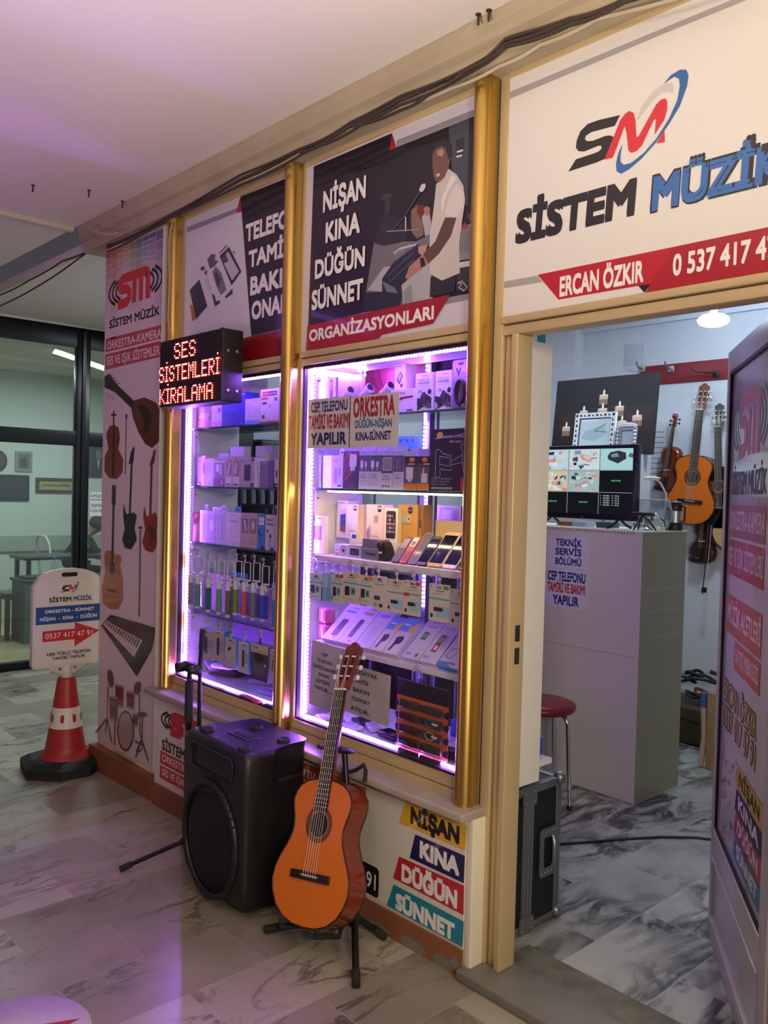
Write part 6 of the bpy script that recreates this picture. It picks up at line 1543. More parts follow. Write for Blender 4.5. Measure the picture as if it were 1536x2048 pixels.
for i, (y0_, y1_) in enumerate(((1760, 1590), (1585, 1400))):
    pack('product_box', 'box', ('lower', 'upper')[i] + ' lilac box with a phone print under the bright blue box', q, 1362, 1440, y0_, y1_, .17, .06, '#b8a4e8', [('r', .2, .15, .8, .8, '#4a3f78'), ('r', .3, .25, .7, .7, '#7a70b0')], z=zz + .0625 * i, group=G4)
mb = MB(); a, b = oy(*q(150, 1540), .15), oy(*q(370, 1000), .15)
mb.rbox(a.x, oy(*q(390, 1540), .15).x, .15, .23, zz, zz + .20, M_CLEAR, .02); tag(mb.build('clear_bag'), 'puffed clear bag at the LED end of the lowest shelf', 'bag')

# hanging packs low in the narrow window
q = crop(340, 1080, 5.12)
mb = MB(); a, b = oy(*q(635, 1050), .33), oy(*q(1090, 835), .33); mb.box((a.x, .33, .583), (b.x, .336, b.z), paint('#9a72d8')); tag(mb.build('backing_card'), 'plain violet card standing behind the hanging packs', 'card')
GP4 = 'packs hanging low in the narrow window'


def hanging(q, hk, x0, x1, yt, yb, col, art, name, cat, lab, group, side=None, d=.012, tab=True, yoff=.022):
    p = hook(q, hk[0], hk[1], 'clear suction hook holding the ' + lab, GH)
    y = HY + yoff
    a, b, c = oy(*q(x0, yb), y), oy(*q(x1, yb), y), oy(*q(x0, yt), y); w, h = b.x - a.x, c.z - a.z
    dz = (p.z - .026 - .004) - (a.z + h)      # the punched hole hangs on the hook
    mb = MB(); m = paint(col) if isinstance(col, str) else col
    mb.prism(rrect(0, 0, w, h, .004), (a.x, y, a.z), UX, UZ, d, m, paint(side) if side else None)
    mb.flat([(w * .5 - .012, h - .014), (w * .5 + .012, h - .014), (w * .5 + .005, h - .008), (w * .5 - .005, h - .008)], (a.x, y, a.z), UX, UZ, paint('#1d1a22'), .0004)
    if abs(dz) > .004 and dz > 0: mb.prism([(w * .5 - .008, h - .002), (w * .5 + .008, h - .002), (w * .5 + .006, h + dz + .006), (w * .5 - .006, h + dz + .006)], (a.x, y + .002, a.z), UX, UZ, .001, m)
    A = Art(mb, (a.x, y, a.z), UX, UZ, w, h)
    for it in art: getattr(A, {'r': 'r', 'e': 'e', 't': 't', 'p': 'poly', 'l': 'line'}[it[0]])(*it[1:])
    return tag(mb.build(name), lab, cat, group)


PEN = [('r', 0, .92, 1, 1, '#d8d0c0'), ('t', 'vensa', .3, .88, .03, '#3a3648', .4), ('p', rrect(.38, .2, .62, .75, .06), '#3a3340')] + [('r', .66, .36 + .08 * i, .95, .39 + .08 * i, '#4a8fc0') for i in range(4)]
hanging(q, (365, 830), 305, 430, 895, 1200, '#b8b0b0', PEN, 'hanging_pack', 'pack', 'tan and blue pack nearest the left LED strip', GP4, '#3f8fd8', .03)
hanging(q, (495, 850), 432, 548, 905, 1225, '#b8b0b0', PEN, 'hanging_pack', 'pack', 'tan and blue pack second from the left LED strip', GP4, '#3f8fd8', .03)
hanging(q, (620, 920), 556, 672, 985, 1285, '#c4bcc0', [('p', [(.25, .62), (.5, .72), (.6, .64), (.34, .52)], '#2a2430'), ('t', 'vensa', .3, .88, .03, '#8a849a', .4)] + LINES('#a8a0ac', 3), 'hanging_pack', 'pack', 'pale pack with a small black stick print', GP4, '#3f8fd8', .03)
hanging(q, (750, 945), 692, 802, 1030, 1345, '#c8c0d0', PEN, 'hanging_pack', 'pack', 'white and blue pack above the silver card', GP4, '#3f8fe8', .035)
hanging(q, (910, 935), 822, 1000, 1045, 1410, '#4a4048', [('r', 0, .76, 1, 1, '#d0c4b8'), ('t', 'brosy', .08, .88, .07, '#2a2430', .35, 'L', .03), ('r', .08, .80, .9, .84, '#b8a060'), ('r', 0, 0, 1, .12, '#1d1a20'), ('e', .5, .62, .3, .12, '#17141a'), ('p', [(.2, .2), (.8, .2), (.9, .6), (.7, .45), (.3, .45), (.15, .6)], '#5f5360'), ('e', .85, .45, .06, .04, '#c8c0d0')], 'hanging_pack', 'pack', 'clear fronted headset pack with a tan header', GP4, '#8070a0', .03)
hanging(q, (1080, 1010), 1017, 1128, 1115, 1440, '#d8d0e6', [('t', 'vensa', .3, .88, .03, '#3a3648', .45), ('r', .22, .34, .58, .66, '#2a3a6a'), ('r', .27, .48, .53, .63, '#4ab84a'), ('e', .4, .41, .1, .04, '#c8d0e8'), ('l', [(.75, .35), (.72, .6), (.85, .6), (.8, .4)], .002, '#6a6480')] + LINES('#8a84a0', 2, .15, .7, .78, .04), 'hanging_pack', 'pack', 'white pack with a small music player print', GP4, '#e8e0f4', .035)


def heap(lab, name, cat, group, items):
    """flat things piled on the display floor: (x, y, z, w, d, h, rot, tilt, colour, label)."""
    for x, y, z, w, d, h, r, ti, c, l in items:
        mb = MB(); mb.M = Matrix.Translation((x, y, z)) @ Matrix.Rotation(r, 4, 'Z') @ Matrix.Rotation(ti, 4, 'X')
        m = paint(c) if isinstance(c, str) and c.startswith('#') else MATS[c]
        mb.rbox(-w / 2, w / 2, -d / 2, d / 2, 0, h, m, min(h * .4, .004))
        mb.M = None; tag(mb.build(name), l, cat, group)


def fx_(px, py, z=.60): return oz(px, py, z)


GC = 'phone cases heaped on the floor of the narrow display'
c1 = fx_(445, 1345); ITEMS = []
for i in range(7): ITEMS.append((c1.x + .012 * (i % 3) - .01, max(c1.y + .03, .17), .584 + .0125 * i, .16, .085, .011, .35 - .06 * i, 0, ['#2a2430', '#4a2c34', '#2a2a3a', '#5a3038', '#1f1c24', '#6a4a50', '#8a7a88'][i], ('lowest black', 'second dark red', 'third navy', 'fourth maroon', 'fifth black', 'sixth brown', 'topmost grey')[i] + ' phone case in the stack by the microphone stand'))
heap('', 'phone_case', 'phone case', GC, ITEMS)
c2 = fx_(500, 1372, .585); c3 = fx_(535, 1392, .585); c4 = fx_(500, 1400, .585)
heap('', 'flat_pack', 'pack', 'flat packs on the floor of the narrow display', [
    (c2.x, c2.y + .10, .584, .16, .09, .018, .5, 0, '#c8bcd8', 'silver case card lying behind the stack of phone cases'),
    (c3.x + .03, c3.y + .09, .584, .24, .16, .014, .1, 0, '#c4b4ec', 'large flat lilac box lying at the pole end of the floor'),
    (c3.x + .04, c3.y + .10, .600, .17, .11, .010, .25, 0, '#b4a4e0', 'smaller flat lilac box lying on the large lilac box'),
    (c4.x, c4.y + .005, .584, .17, .03, .012, -.12, 0, '#e0408a', 'pink case lying along the front LED strip'),
    (c4.x + .17, c4.y + .01, .584, .12, .03, .010, -.1, 0, '#2a2a34', 'dark slim pack lying right of the pink case')])
rr = random.Random(21)
for i in range(5):
    c = fx_(385 + 14 * i, 1325 + 12 * i); mb = MB(); mb.M = Matrix.Translation((max(c.x - .02, -3.57), max(c.y + .05, .16) + .02 * (i % 2), .586 + .02 * i)) @ Matrix.Rotation(rr.uniform(-.5, .5), 4, 'Z') @ Matrix.Rotation(rr.uniform(-.2, .2), 4, 'Y')
    mb.rbox(-.06, .06, -.035, .035, 0, .02, mat('shiny_wrap_%d' % i, ['#c8b8e0', '#e0c0d8', '#8a7aa8', '#d8d0ec', '#5a4a68'][i], .12, var=.3, scale=40, bump=.6), .008); mb.M = None
    tag(mb.build('wrapped_case'), ('lowest lilac', 'second pale pink', 'third mauve', 'fourth white', 'topmost plum') [i] + ' shiny wrapped case piled by the left LED strip', 'wrapped case', 'shiny wrapped cases by the LED strip')
# ---------------------------------------------------------------- wide window
GR1 = 'goods on the top shelf of the wide display'; GR2 = 'goods on the second shelf of the wide display'; GR3 = 'goods on the third shelf of the wide display'
q = crop(600, 700, 6.828); qb = crop(780, 680, 6.828); zz = CABS[1][2][0]
pack('blister_pack', 'pack', 'white blister pack at the LED end of the top shelf', q, 150, 370, 800, 392, .13, .012, '#e4dcf0', [('e', .45, .92, .16, .025, '#4a3a6a'), ('r', .2, .55, .85, .85, '#efe8f8'), ('t', 'LUNA', .3, .68, .07, '#b8a8d4', .45), ('e', .35, .28, .2, .12, '#9a80c8')], z=zz, group=GR1)
pack('blister_pack', 'pack', 'grey blister pack behind the white one on the top shelf', q, 345, 480, 800, 385, .19, .012, '#9a88c0', [('e', .5, .92, .16, .025, '#4a3a6a'), ('t', 'LU', .3, .7, .09, '#d8ccf0', .4)], z=zz, group=GR1)
for i, (xl, xr, yt) in enumerate(((430, 685, 352), (688, 955, 312), (958, 1235, 275))):
    y = .15; a, b, c = oy(*q(xl, 800), y), oy(*q(xr, 800), y), oy(*q(xl, yt), y)
    t = thing('clear_box', ('first', 'second', 'third')[i] + ' clear box with a white car charger on the top shelf', 'box', ((a.x + b.x) / 2, y, zz), GR1)
    mb = MB(); mb.box((a.x, y, zz), (b.x, y + .05, c.z), M_CLEAR); mb.build('shell', t)
    mb = MB(); w_ = b.x - a.x; h_ = c.z - zz; cx_, cz_ = a.x + w_ * .25, zz + h_ * .52
    mb.tube([(cx_, y + .025, cz_ - .006), (cx_ + w_ * .25, y + .025, cz_ + .004), (cx_ + w_ * .42, y + .025, cz_ + .016), (cx_ + w_ * .5, y + .025, cz_ + .02)], .01, M_WHITE, 12, rs=[.009, .012, .018, .021]); mb.lathe([(.016, 0), (.014, .002)], (cx_ + w_ * .5, y + .025, cz_ + .02), paint('#2a2430'), 12, (1, 0, .2))
    mb.box((a.x + w_ * .1, y + .01, zz + .003), (b.x - w_ * .1, y + .04, zz + h_ * .28), paint('#b8a8d8')); mb.build('car_charger', t)
ub = pack('product_box', 'box', 'white box with a dark red arc holding up a smaller box', qb, 5, 325, 968, 690, .13, .09, '#ded4e4', [('t', 'UNIVERSAL', .1, .80, .075, '#2a2430', .55, 'L', .02), ('p', [(0, .38), (.2, .58), (.5, .68), (.95, .70), (.95, .55), (.6, .52), (.3, .42), (.1, .25), (0, .12)], '#7a1a2c'), ('l', [(0, .2), (.25, .45), (.6, .55), (.98, .58)], .004, '#e8dcea'), ('r', .7, .04, .95, .12, '#8a2030')], z=zz, group=GR1)
pack('product_box', 'box', 'small white reader box standing on the red arc box', qb, 62, 208, 668, 342, .145, .055, '#e4dcea', [('p', [(.15, .42), (.5, .72), (.78, .55), (.45, .22)], '#4a4652'), ('p', [(.25, .45), (.5, .66), (.68, .55), (.42, .32)], '#b8b4c0'), ('r', .05, .9, .6, .93, '#6a6474'), ('e', .65, .18, .12, .07, '#4a4652'), ('p', [(.1, .8), (.2, .84), (.3, .8)], '#2a2430')], '#f0c8e0', z=zz + ub.dimensions.z, group=GR1)
pack('product_box', 'box', 'bright red box behind the small white reader box', qb, 190, 335, 668, 268, .21, .04, '#e0345a', [('t', 'Xpress', .1, .93, .04, WHITE, .6)], z=zz + ub.dimensions.z, group=GR1) if False else None
HOLD = [('t', 'vensa', .38, .91, .028, '#4a4658', .35), ('t', 'MOBILE CAR', .18, .80, .035, '#6a90c8', .66, 'L', .01), ('t', 'HOLDER', .18, .71, .055, '#3f6fb8', .66, 'L', .03), ('l', [(.18, .66), (.82, .66)], .001, '#b08aa8'), ('e', .3, .52, .12, .04, '#6fb4e8'), ('p', [(0, .02), (.25, .06), (.5, .12), (.98, .06), (.98, .34), (.7, .44), (.45, .5), (.3, .34), (0, .38)], '#232129'), ('e', .86, .50, .11, .07, '#1b1a20'), ('p', [(.4, .22), (.6, .2), (.62, .5), (.45, .5)], '#3a3842'), ('p', [(.55, .12), (.95, .08), (.8, .3)], '#4a4854'), ('l', [(.5, .18), (.8, .06), (.95, .2)], .004, '#8a8896'), ('p', [(0, .02), (.2, .1), (.1, .22), (0, .2)], '#b8b4c4')]
for xl, xr, yb, yt, lab, yw in ((338, 568, 942, 462, 'first white and blue holder box on the top shelf', 0), (612, 832, 935, 432, 'second white and blue holder box, behind the round cable pack', 0)):
    pack('product_box', 'box', lab, qb, xl, xr, yb, yt, .145, .06, '#d8cfe6', HOLD, '#e8dcf4' if xl == 338 else None, z=zz, group=GR1)
pack('product_box', 'box', 'blue edged white box wedged between the holder boxes', qb, 575, 610, 938, 452, .16, .05, '#cfe0f4', [('r', .35, 0, 1, .95, '#4fa0e8')], z=zz, group=GR1)
y = .13; a, b, c = oy(*qb(805, 910), y), oy(*qb(1040, 910), y), oy(*qb(805, 280), y)
t = thing('blister_pack', 'lilac blister pack with a coiled cable at the pole end', 'pack', ((a.x + b.x) / 2, y, zz), GR1)
mb = MB(); w_, h_ = b.x - a.x, c.z - zz; mb.prism(rrect(0, 0, w_, h_, .008), (a.x, y + .012, zz), UX, UZ, .002, paint('#b49ae8')); A = Art(mb, (a.x, y + .012, zz), UX, UZ, w_, h_)
A.e(.5, .92, .18, .025, '#3a2a6a'); A.r(.15, .68, .92, .86, '#c8b4f0'); A.poly([(.2, .84), (.3, .84), (.38, .76), (.46, .84), (.54, .84), (.43, .72), (.43, .68), (.33, .68), (.33, .72)], '#2a3a8a'); A.e(.8, .82, .12, .04, '#d8a04a'); A.t('YEMAX', .5, .70, .035, '#5a4a8a', .35); A.r(.1, .05, .5, .4, '#a488dc'); mb.build('card', t)
mb = MB(); mb.tube([(a.x + w_ * (.55 + .26 * math.cos(v) * (1 - .06 * k)), y + .004 + .0014 * k, zz + h_ * (.28 + .25 * math.sin(v)) + .01) for k in range(4) for v in [2 * math.pi * j / 16 for j in range(16)]], .0045, BLK, 6); mb.build('cable', t)
mb = MB(); mb.rbox(a.x + w_ * .1, a.x + w_ * .98, y - .002, y + .012, zz + .004, zz + h_ * .60, M_CLEAR, .006); mb.build('blister', t)
pack('blister_pack', 'pack', 'lilac blister pack half hidden behind the coiled cable pack', qb, 1030, 1175, 910, 250, .17, .012, '#a88ae0', [('e', .6, .93, .14, .02, '#3a2a6a'), ('r', .15, .8, .4, .9, '#3a3048'), ('e', .75, .4, .22, .12, '#c8b0f4'), ('e', .75, .4, .15, .08, '#a88ae0')], z=zz, group=GR1)
# printed boards high at the back of the display
a, b = oy(*q(420, 400), .45), oy(*qb(560, 160), .45)
mb = MB(); mb.box((a.x - .1, .45, 1.86), (b.x + .02, .455, 2.06), mat('magenta_board', '#b8385a', .4)); A = Art(mb, (a.x - .1, .45, 1.86), UX, UZ, b.x + .12 - a.x, .20)
A.line([(.15, .9), (.55, .8), (.6, .4)], .008, '#2a1824'); A.r(.78, 0, .98, .55, '#d88aa0'); A.t('AX', .82, .3, .2, '#3a1a24', .12, 'L', .03); A.r(.76, 0, .78, 1, '#2a1824'); A.r(.98, 0, 1, 1, '#2a1824'); A.r(.76, .55, 1, .6, '#2a1824')
for x in (a.x - .09, b.x): mb.box((x, .45, .52), (x + .01, .455, 1.86), MATS['back_post'])
tag(mb.build('printed_board'), 'magenta printed board standing behind the top shelf', 'board')
a, b = oy(*qb(610, 400), .47), oy(*qb(1200, 100), .47)
mb = MB(); mb.box((a.x, .47, 1.80), (b.x + .2, .475, 2.10), mat('night_board', '#231a34', .4)); A = Art(mb, (a.x, .47, 1.80), UX, UZ, b.x + .2 - a.x, .30)
p1 = oy(*qb(830, 160), .47); A.t('nar', (p1.x - a.x) / A.w, (p1.z - 1.80) / .30, .12, '#b08ae0', .22, 'L', .02); A.e((p1.x - a.x) / A.w + .3, (p1.z - 1.80) / .30 + .08, .03, .07, '#c8305a'); A.t('IS', .15, .35, .15, '#3a2c54', .12, 'L', .03)
for x in (a.x + .02, b.x + .17): mb.box((x, .47, .52), (x + .01, .475, 1.80), MATS['back_post'])
tag(mb.build('printed_board'), 'dark board with a pale word standing behind the top shelf', 'board')
# second shelf
zz = CABS[1][2][1]
for i, xl in enumerate((185, 243)):
    a = oy(*q(xl + 28, 1880), .15); mb = MB(); mb.lathe([(.016, 0), (.016, .135), (.012, .138), (.012, .150), (0, .151)], (a.x, .15, zz), M_CLEAR, 14); mb.lathe([(.006, .004), (.006, .13)], (a.x, .15, zz), paint('#e0d8f0'), 8); tag(mb.build('cable_tube'), ('first', 'second')[i] + ' clear cable tube from the LED strip, second shelf', 'tube', GR2)
P4 = [
    (308, 428, 1890, 1442, '#e6dcf2', [('t', 'vensa', .2, .9, .03, '#c070a8', .5), ('r', .1, .72, .6, .73, '#6a5a8a')] + LINES('#a898c8', 5, .15, .6, .3, .08), 'white box beside the clear tubes, second shelf', .15),
    (432, 578, 1890, 1440, '#d4c8ea', [('r', .2, .15, .5, .6, '#a898d0'), ('p', rrect(.6, .35, .85, .62, .05), '#b4a4dc'), ('r', .1, .82, .6, .85, '#9a8cbc'), ('r', .55, .05, .9, .1, '#5a5074')], 'lilac charger box left of the black and red box', .14),
    (586, 796, 1892, 1388, '#1d1a22', [('p', [(0, .25), (.98, .72), (.98, .95), (.4, .95), (0, .78)], '#5a2a26'), ('l', [(0, .78), (.35, .93), (.98, .95)], .003, '#d06a3a'), ('p', [(.15, .22), (.6, .45), (.6, .5), (.15, .27)], '#c0582e'), ('t', 'CABLE', .2, .94, .03, '#c8c0d0', .35), ('p', rrect(.4, .58, .85, .92, .04), '#d8d4dc'), ('r', .45, .48, .75, .6, '#c8c4cc'), ('r', .72, .7, .85, .88, '#eae6ee'), ('r', .4, .08, .68, .1, '#b83a3a'), ('r', .38, .04, .72, .055, '#8a8490')], 'black and red charger box on the second shelf', .14)]
for xl, xr, yb, yt, c, art, lab, y in P4: pack('product_box', 'box', lab, q, xl, xr, yb, yt, y, .045, c, art, z=zz, group=GR2, tab='#d8d0e8' if xl == 432 else None)
CB = [('r', 0, .46, 1, .88, '#4a5266'), ('r', .3, .92, .7, .98, '#9ab4d8'), ('p', rrect(.15, .55, .42, .75, .05), '#d8d8e0'), ('l', [(.28, .48), (.28, .6)], .004, '#d8d8e0'), ('p', rrect(.58, .58, .8, .72, .04), '#c8ccd8'), ('l', [(.69, .48), (.69, .6)], .003, '#c8ccd8'), ('t', 'SPEED', .12, .36, .035, '#7a7c8a', .5), ('t', 'CABLE', .12, .28, .045, '#6a6c7a', .6), ('r', .12, .2, .8, .21, '#a0a2ae'), ('r', .12, .12, .6, .13, '#a0a2ae')]
for i, (xl, xr) in enumerate(((717, 737), (737.5, 761), (761.5, 784.5), (785.5, 806.5))):
    art = CB if i != 2 else [('r', 0, .42, 1, .88, '#3a4252'), ('r', .3, .92, .7, .98, '#9ab4d8'), ('p', rrect(.1, .48, .92, .84, .08), '#a8a298'), ('p', rrect(.16, .52, .86, .80, .06), '#8a8678'), ('t', 'STEREO', .12, .32, .04, '#6a6c7a', .6), ('t', 'EARPHONES', .12, .24, .04, '#6a6c7a', .7), ('e', .2, .08, .08, .03, '#5a5c68'), ('e', .45, .08, .08, .03, '#5a5c68'), ('e', .7, .08, .08, .03, '#5a5c68')]
    if i == 3: art = CB[:2] + [('l', [(.35, .5), (.4, .8)], .003, '#d8a0b0'), ('l', [(.65, .5), (.6, .82)], .003, '#d85a7a')] + CB[6:]
    pack('product_box', 'box', ('first grey cable box right of the black and red box', 'second grey cable box, plain white plugs showing', 'grey earphone box with a rounded case window', 'grey cable box with red cable showing')[i], lambda x, y: (x, y), xl, xr, 977 + i, 902, .14, .045, '#c0c0cc', art, z=zz, group=GR2)
for i, (xl, xr) in enumerate(((188, 362), (366, 532))):
    pack('product_box', 'box', ('first', 'second')[i] + ' orange and black charger box beside the large black box', qb, xl, xr, 2030, 1590, .14, .05, '#5a5260', [('r', 0, 0, 1, .2, '#c07a1e'), ('r', 0, .78, 1, 1, '#221c1c'), ('e', .6, .9, .22, .07, '#c8821e'), ('r', .3, .74, .8, .8, '#c8821e'), ('r', 0, .70, 1, .74, '#3a2a1a'), ('p', rrect(.15, .32, .7, .68, .04), '#d4ccd8'), ('r', .3, .24, .6, .34, '#c4bcc8')] if i == 0 else [('r', 0, 0, 1, .2, '#c07a1e'), ('r', 0, .78, 1, 1, '#221c1c'), ('e', .6, .9, .22, .07, '#c8821e'), ('r', .5, .74, 1, .8, '#c8821e'), ('r', 0, .70, 1, .74, '#3a2a1a'), ('p', rrect(.35, .22, .85, .50, .04), '#ccc4d0'), ('l', [(.5, .5), (.55, .66)], .006, '#ccc4d0')], z=zz, group=GR2)
PMB = [('t', 'powermaster', .12, .855, .05, '#b8a0d8', .84, 'L', .02, .2), ('l', [(.1, .845), (.55, .885), (.98, .965)], .002, '#c8b8e0'), ('e', .2, .905, .07, .05, '#c8a83a'), ('t', 'PM 2231', .42, .775, .028, '#d8d4dc', .26, 'L', .03)]
for P_ in ([(.12, .22), (.12, .66), (.15, .67), (.22, .665), (.22, .64), (.26, .63), (.26, .61), (.46, .56), (.47, .33), (.22, .35), (.22, .3), (.24, .26), (.2, .22), (.12, .22)], [(.21, .56), (.21, .43), (.43, .40), (.43, .53), (.21, .56)], [(.47, .48), (.70, .58), (.70, .61)], [(.47, .42), (.70, .46), (.72, .44)], [(.66, .73), (.70, .76), (.76, .72), (.82, .71), (.83, .60), (.84, .50), (.89, .30), (.80, .30), (.78, .33), (.76, .31), (.73, .31), (.70, .45), (.70, .62), (.66, .73)]): PMB.append(('l', P_, .0016, '#d0c8dc'))
for i, s_ in enumerate(('LCD/LED TV WALL BRACKET', 'LCD/LED TV WALL MOUNT', 'LCD/LED TV SUPPORT')): PMB.append(('t', s_, .03, .185 - .045 * i, .02, '#b0a8bc', .46 - .05 * i))
for i in range(7): PMB.append(('r', .04 + .068 * i, .025, .095 + .068 * i, .06, '#a8a0b4'))
PMB += [('r', .68, -.0, 1, .21, '#c8344a'), ('p', rrect(.75, .03, .98, .17, .02), '#5a1a2a'), ('p', rrect(.78, .06, .95, .14, .02), '#d08a9a')]
pack('product_box', 'box', 'large black bracket box with outline drawing on the second shelf', qb, 540, 1175, 2075, 1225, .13, .05, '#1c1626', PMB, z=zz, group=GR2)
for i, (xl, xr, yt) in enumerate(((530, 640, 905), (645, 750, 905), (755, 850, 905), (940, 1010, 925), (1015, 1090, 930))):
    pack('product_box', 'box', ('plain white box, first in the back row of the second shelf', 'plain white box, second in the back row', 'plain white box, third in the back row', 'plain white box behind the first orange box', 'plain white box behind the second orange box')[i], crop(600, 680, 4.267), xl, xr, 1270, yt, .27, .04, '#c4bcd0', LINES('#9a90ac', 2, .3, .7, .8, .07), z=zz, group=GR2)
a, b = oy(797, 895, .40), oy(858, 840, .40)
mb = MB(); mb.box((a.x - .16, .40, 1.57), (b.x - .04, .404, 1.72), mat('cyan_card', '#5ab4c8', .5)); A = Art(mb, (a.x - .16, .40, 1.57), UX, UZ, b.x - .04 - a.x + .16, .15)
A.t('DİSK KON', .05, .40, .26, '#2a6f8f', .9, 'L', .03); A.poly([(.1 + .1 * 0, .9), (.2, .9), (.15, .82)], '#2a4a8f')
for i in range(7): A.poly([(.08 + .12 * i, .92), (.16 + .12 * i, .92), (.12 + .12 * i, .84)], '#2f5fa0')
for x in (a.x - .15, b.x - .06): mb.box((x, .404, .52), (x + .008, .412, 1.6), MATS['back_post'])
tag(mb.build('cyan_sign'), 'cyan lettered card standing behind the second shelf', 'sign card')
# third shelf
q3 = crop(600, 960, 6.828); q4 = crop(780, 960, 6.828); zz = CABS[1][2][2]; zs = zz + .062
pack('product_box', 'box', 'tall white earphone box at the LED end of the third shelf', q3, 178, 322, 1045, 485, .125, .02, '#e4dcec', [('e', .5, .94, .2, .02, '#3a2f48'), ('p', rrect(.02, .36, .75, .74, .05), '#6a6080'), ('l', [(.45, .42), (.35, .6), (.5, .66)], .003, '#2a2430'), ('r', .04, .8, .4, .84, '#9ab4e0')], z=zz, group=GR3)
SCR = [('p', [(.10, .12), (.42, .10), (.42, .8), (.10, .68)], '#e8e2ea'), ('p', [(.14, .18), (.38, .16), (.38, .68), (.14, .60)], '#3a5a9a'), ('p', [(.14, .18), (.38, .16), (.38, .36), (.14, .42)], '#8a4a6a')]
pack('phone_box', 'phone box', 'white phone box with a tilted phone print on the step', q3, 490, 640, 800, 278, .235, .05, '#eae2ee', [('p', [(.3, .1), (.9, .05), (.9, .78), (.3, .74)], '#d8d0dc'), ('p', [(.36, .18), (.85, .14), (.85, .66), (.36, .62)], '#33508f'), ('p', [(.36, .18), (.85, .14), (.85, .3), (.36, .38)], '#8a4a6a'), ('r', .1, .93, .8, .95, '#6a6474')], z=zs, group=GR3)
pack('phone_box', 'phone box', 'white phone box lettered J5 with a yellowed side', q3, 632, 785, 808, 330, .225, .055, '#ece4ee', [('t', 'Galaxy', .12, .20, .075, '#8a84a0', .68), ('t', 'J5', .14, .10, .06, '#8a84a0', .2), ('p', rrect(.58, .82, .88, .97, .04), '#26264a'), ('e', .73, .91, .12, .03, '#d8d4e0'), ('r', .5, .02, .9, .13, '#2a4a9a')], '#f0dc8a', z=zs, group=GR3)  # side coloured yellow for the warm strip light falling on it
pack('phone_box', 'phone box', 'white phone box lettered J7 in the middle of the step', q3, 900, 1125, 800, 330, .225, .05, '#f0e2d4', [('t', 'Galaxy', .3, .10, .075, '#a08a90', .5), ('t', 'J7', .32, .02, .05, '#a08a90', .15), ('p', rrect(.68, .80, .9, .97, .04), '#26264a'), ('e', .79, .91, .1, .03, '#e8e0e0'), ('r', .48, .5, .72, .7, '#b09a90'), ('r', .58, .5, .60, .7, '#e8dcd0'), ('p', [(.02, .05), (.28, .05), (.28, .45), (.02, .3)], '#c0b4b4'), ('p', [(.05, .08), (.24, .08), (.24, .36), (.05, .26)], '#8f8a98')], '#f0d89a', z=zs, group=GR3)
pp = crop(600, 680, 4.267)
pack('phone_box', 'phone box', 'white box with a black smartphone front print', pp, 716, 828, 1745, 1432, .215, .04, '#f0ecdc', [('p', rrect(.14, .12, .86, .92, .08), '#17151a')] + [('p', rrect(.22 + .16 * i, .28 + .115 * j, .33 + .16 * i, .35 + .115 * j, .01), ['#d8a048', '#6a8ad0', '#c8c4c0', '#b83a3a', '#5ab060', '#d8d4d0'][(i * 2 + j * 3) % 6]) for i in range(4) for j in range(5) if (i, j) not in ((2, 3), (3, 4))], '#d8cfae', z=zs, group=GR3)
pack('phone_box', 'phone box', 'gold brown phone box with a round blue seal', pp, 832, 998, 1760, 1402, .235, .06, '#c99a4e', [('e', .62, .86, .13, .09, '#26244a'), ('r', .5, .845, .74, .87, '#8a8cb0'), ('r', .03, .56, .62, .72, '#9ab8b4'), ('r', .48, .57, .62, .71, '#e0dcc8'), ('t', 'GALAXY Note3', .06, .48, .04, '#8a6a34', .6), ('e', .55, .64, .04, .05, '#4a5a64')], '#a87e44', z=zs, group=GR3)
pack('phone_box', 'phone box', 'brown phone box with blue and white stamps behind the gold one', q4, 378, 445, 800, 335, .245, .05, '#a07848', [('r', .05, .42, .55, .62, '#26408f'), ('r', .05, .2, .5, .4, '#e0d8c8'), ('l', [(.2, .24), (.4, .36)], .003, '#26408f')], z=zs, group=GR3)
mb = MB(); a, b = oy(*q4(0, 1000), .245), oy(*q4(1090, 720), .245); xw = oy(*q4(470, 900), .245).x
mb.prism([(xw, zz), (-1.80, zz), (-1.80, zz + .155), (xw, zz + .155)], (0, .30, 0), UX, UZ, .006, mat('cream_board', '#e8d4a0', .5)); tag(mb.build('backing_board'), 'cream board behind the phones on the third shelf', 'board')
pack('product_box', 'box', 'white camera box with a round lens print', q3, 470, 655, 1042, 872, .13, .05, '#e4dcea', [('e', .66, .5, .26, .42, '#8a849a'), ('e', .66, .5, .2, .32, '#c8c4d4'), ('e', .66, .5, .1, .17, '#17151c'), ('r', .05, .05, .35, .28, '#d88a4a'), ('r', .08, .5, .3, .55, '#6a6474')], z=zz, group=GR3)
pack('product_box', 'box', 'silver box with a dark rounded window', q3, 662, 832, 1058, 880, .13, .05, '#b8b0c4', [('p', rrect(.06, .12, .9, .8, .12), '#e0dce8'), ('p', rrect(.1, .16, .86, .74, .1), '#1d1a24'), ('r', .3, .38, .46, .42, '#8a849a')], z=zz, group=GR3)
pack('product_box', 'box', 'silver wrapped battery box with black lettering', q3, 850, 1055, 1092, 800, .12, .06, mat('silver_wrap', '#a8a2bc', .2, .6, var=.15), [('r', .02, .52, .98, .54, '#d8d4e4'), ('t', 'POWER', .2, .2, .14, '#26222e', .66, 'L', .03)], z=zz, group=GR3)
a = oy(*q3(1060, 1095), .13); b = oy(*q3(1195, 1095), .13); c = oy(*q3(1100, 835), .13)
t = thing('action_camera', 'black camcorder standing beside the old keypad phones', 'camera', ((a.x + b.x) / 2, .15, zz), GR3)
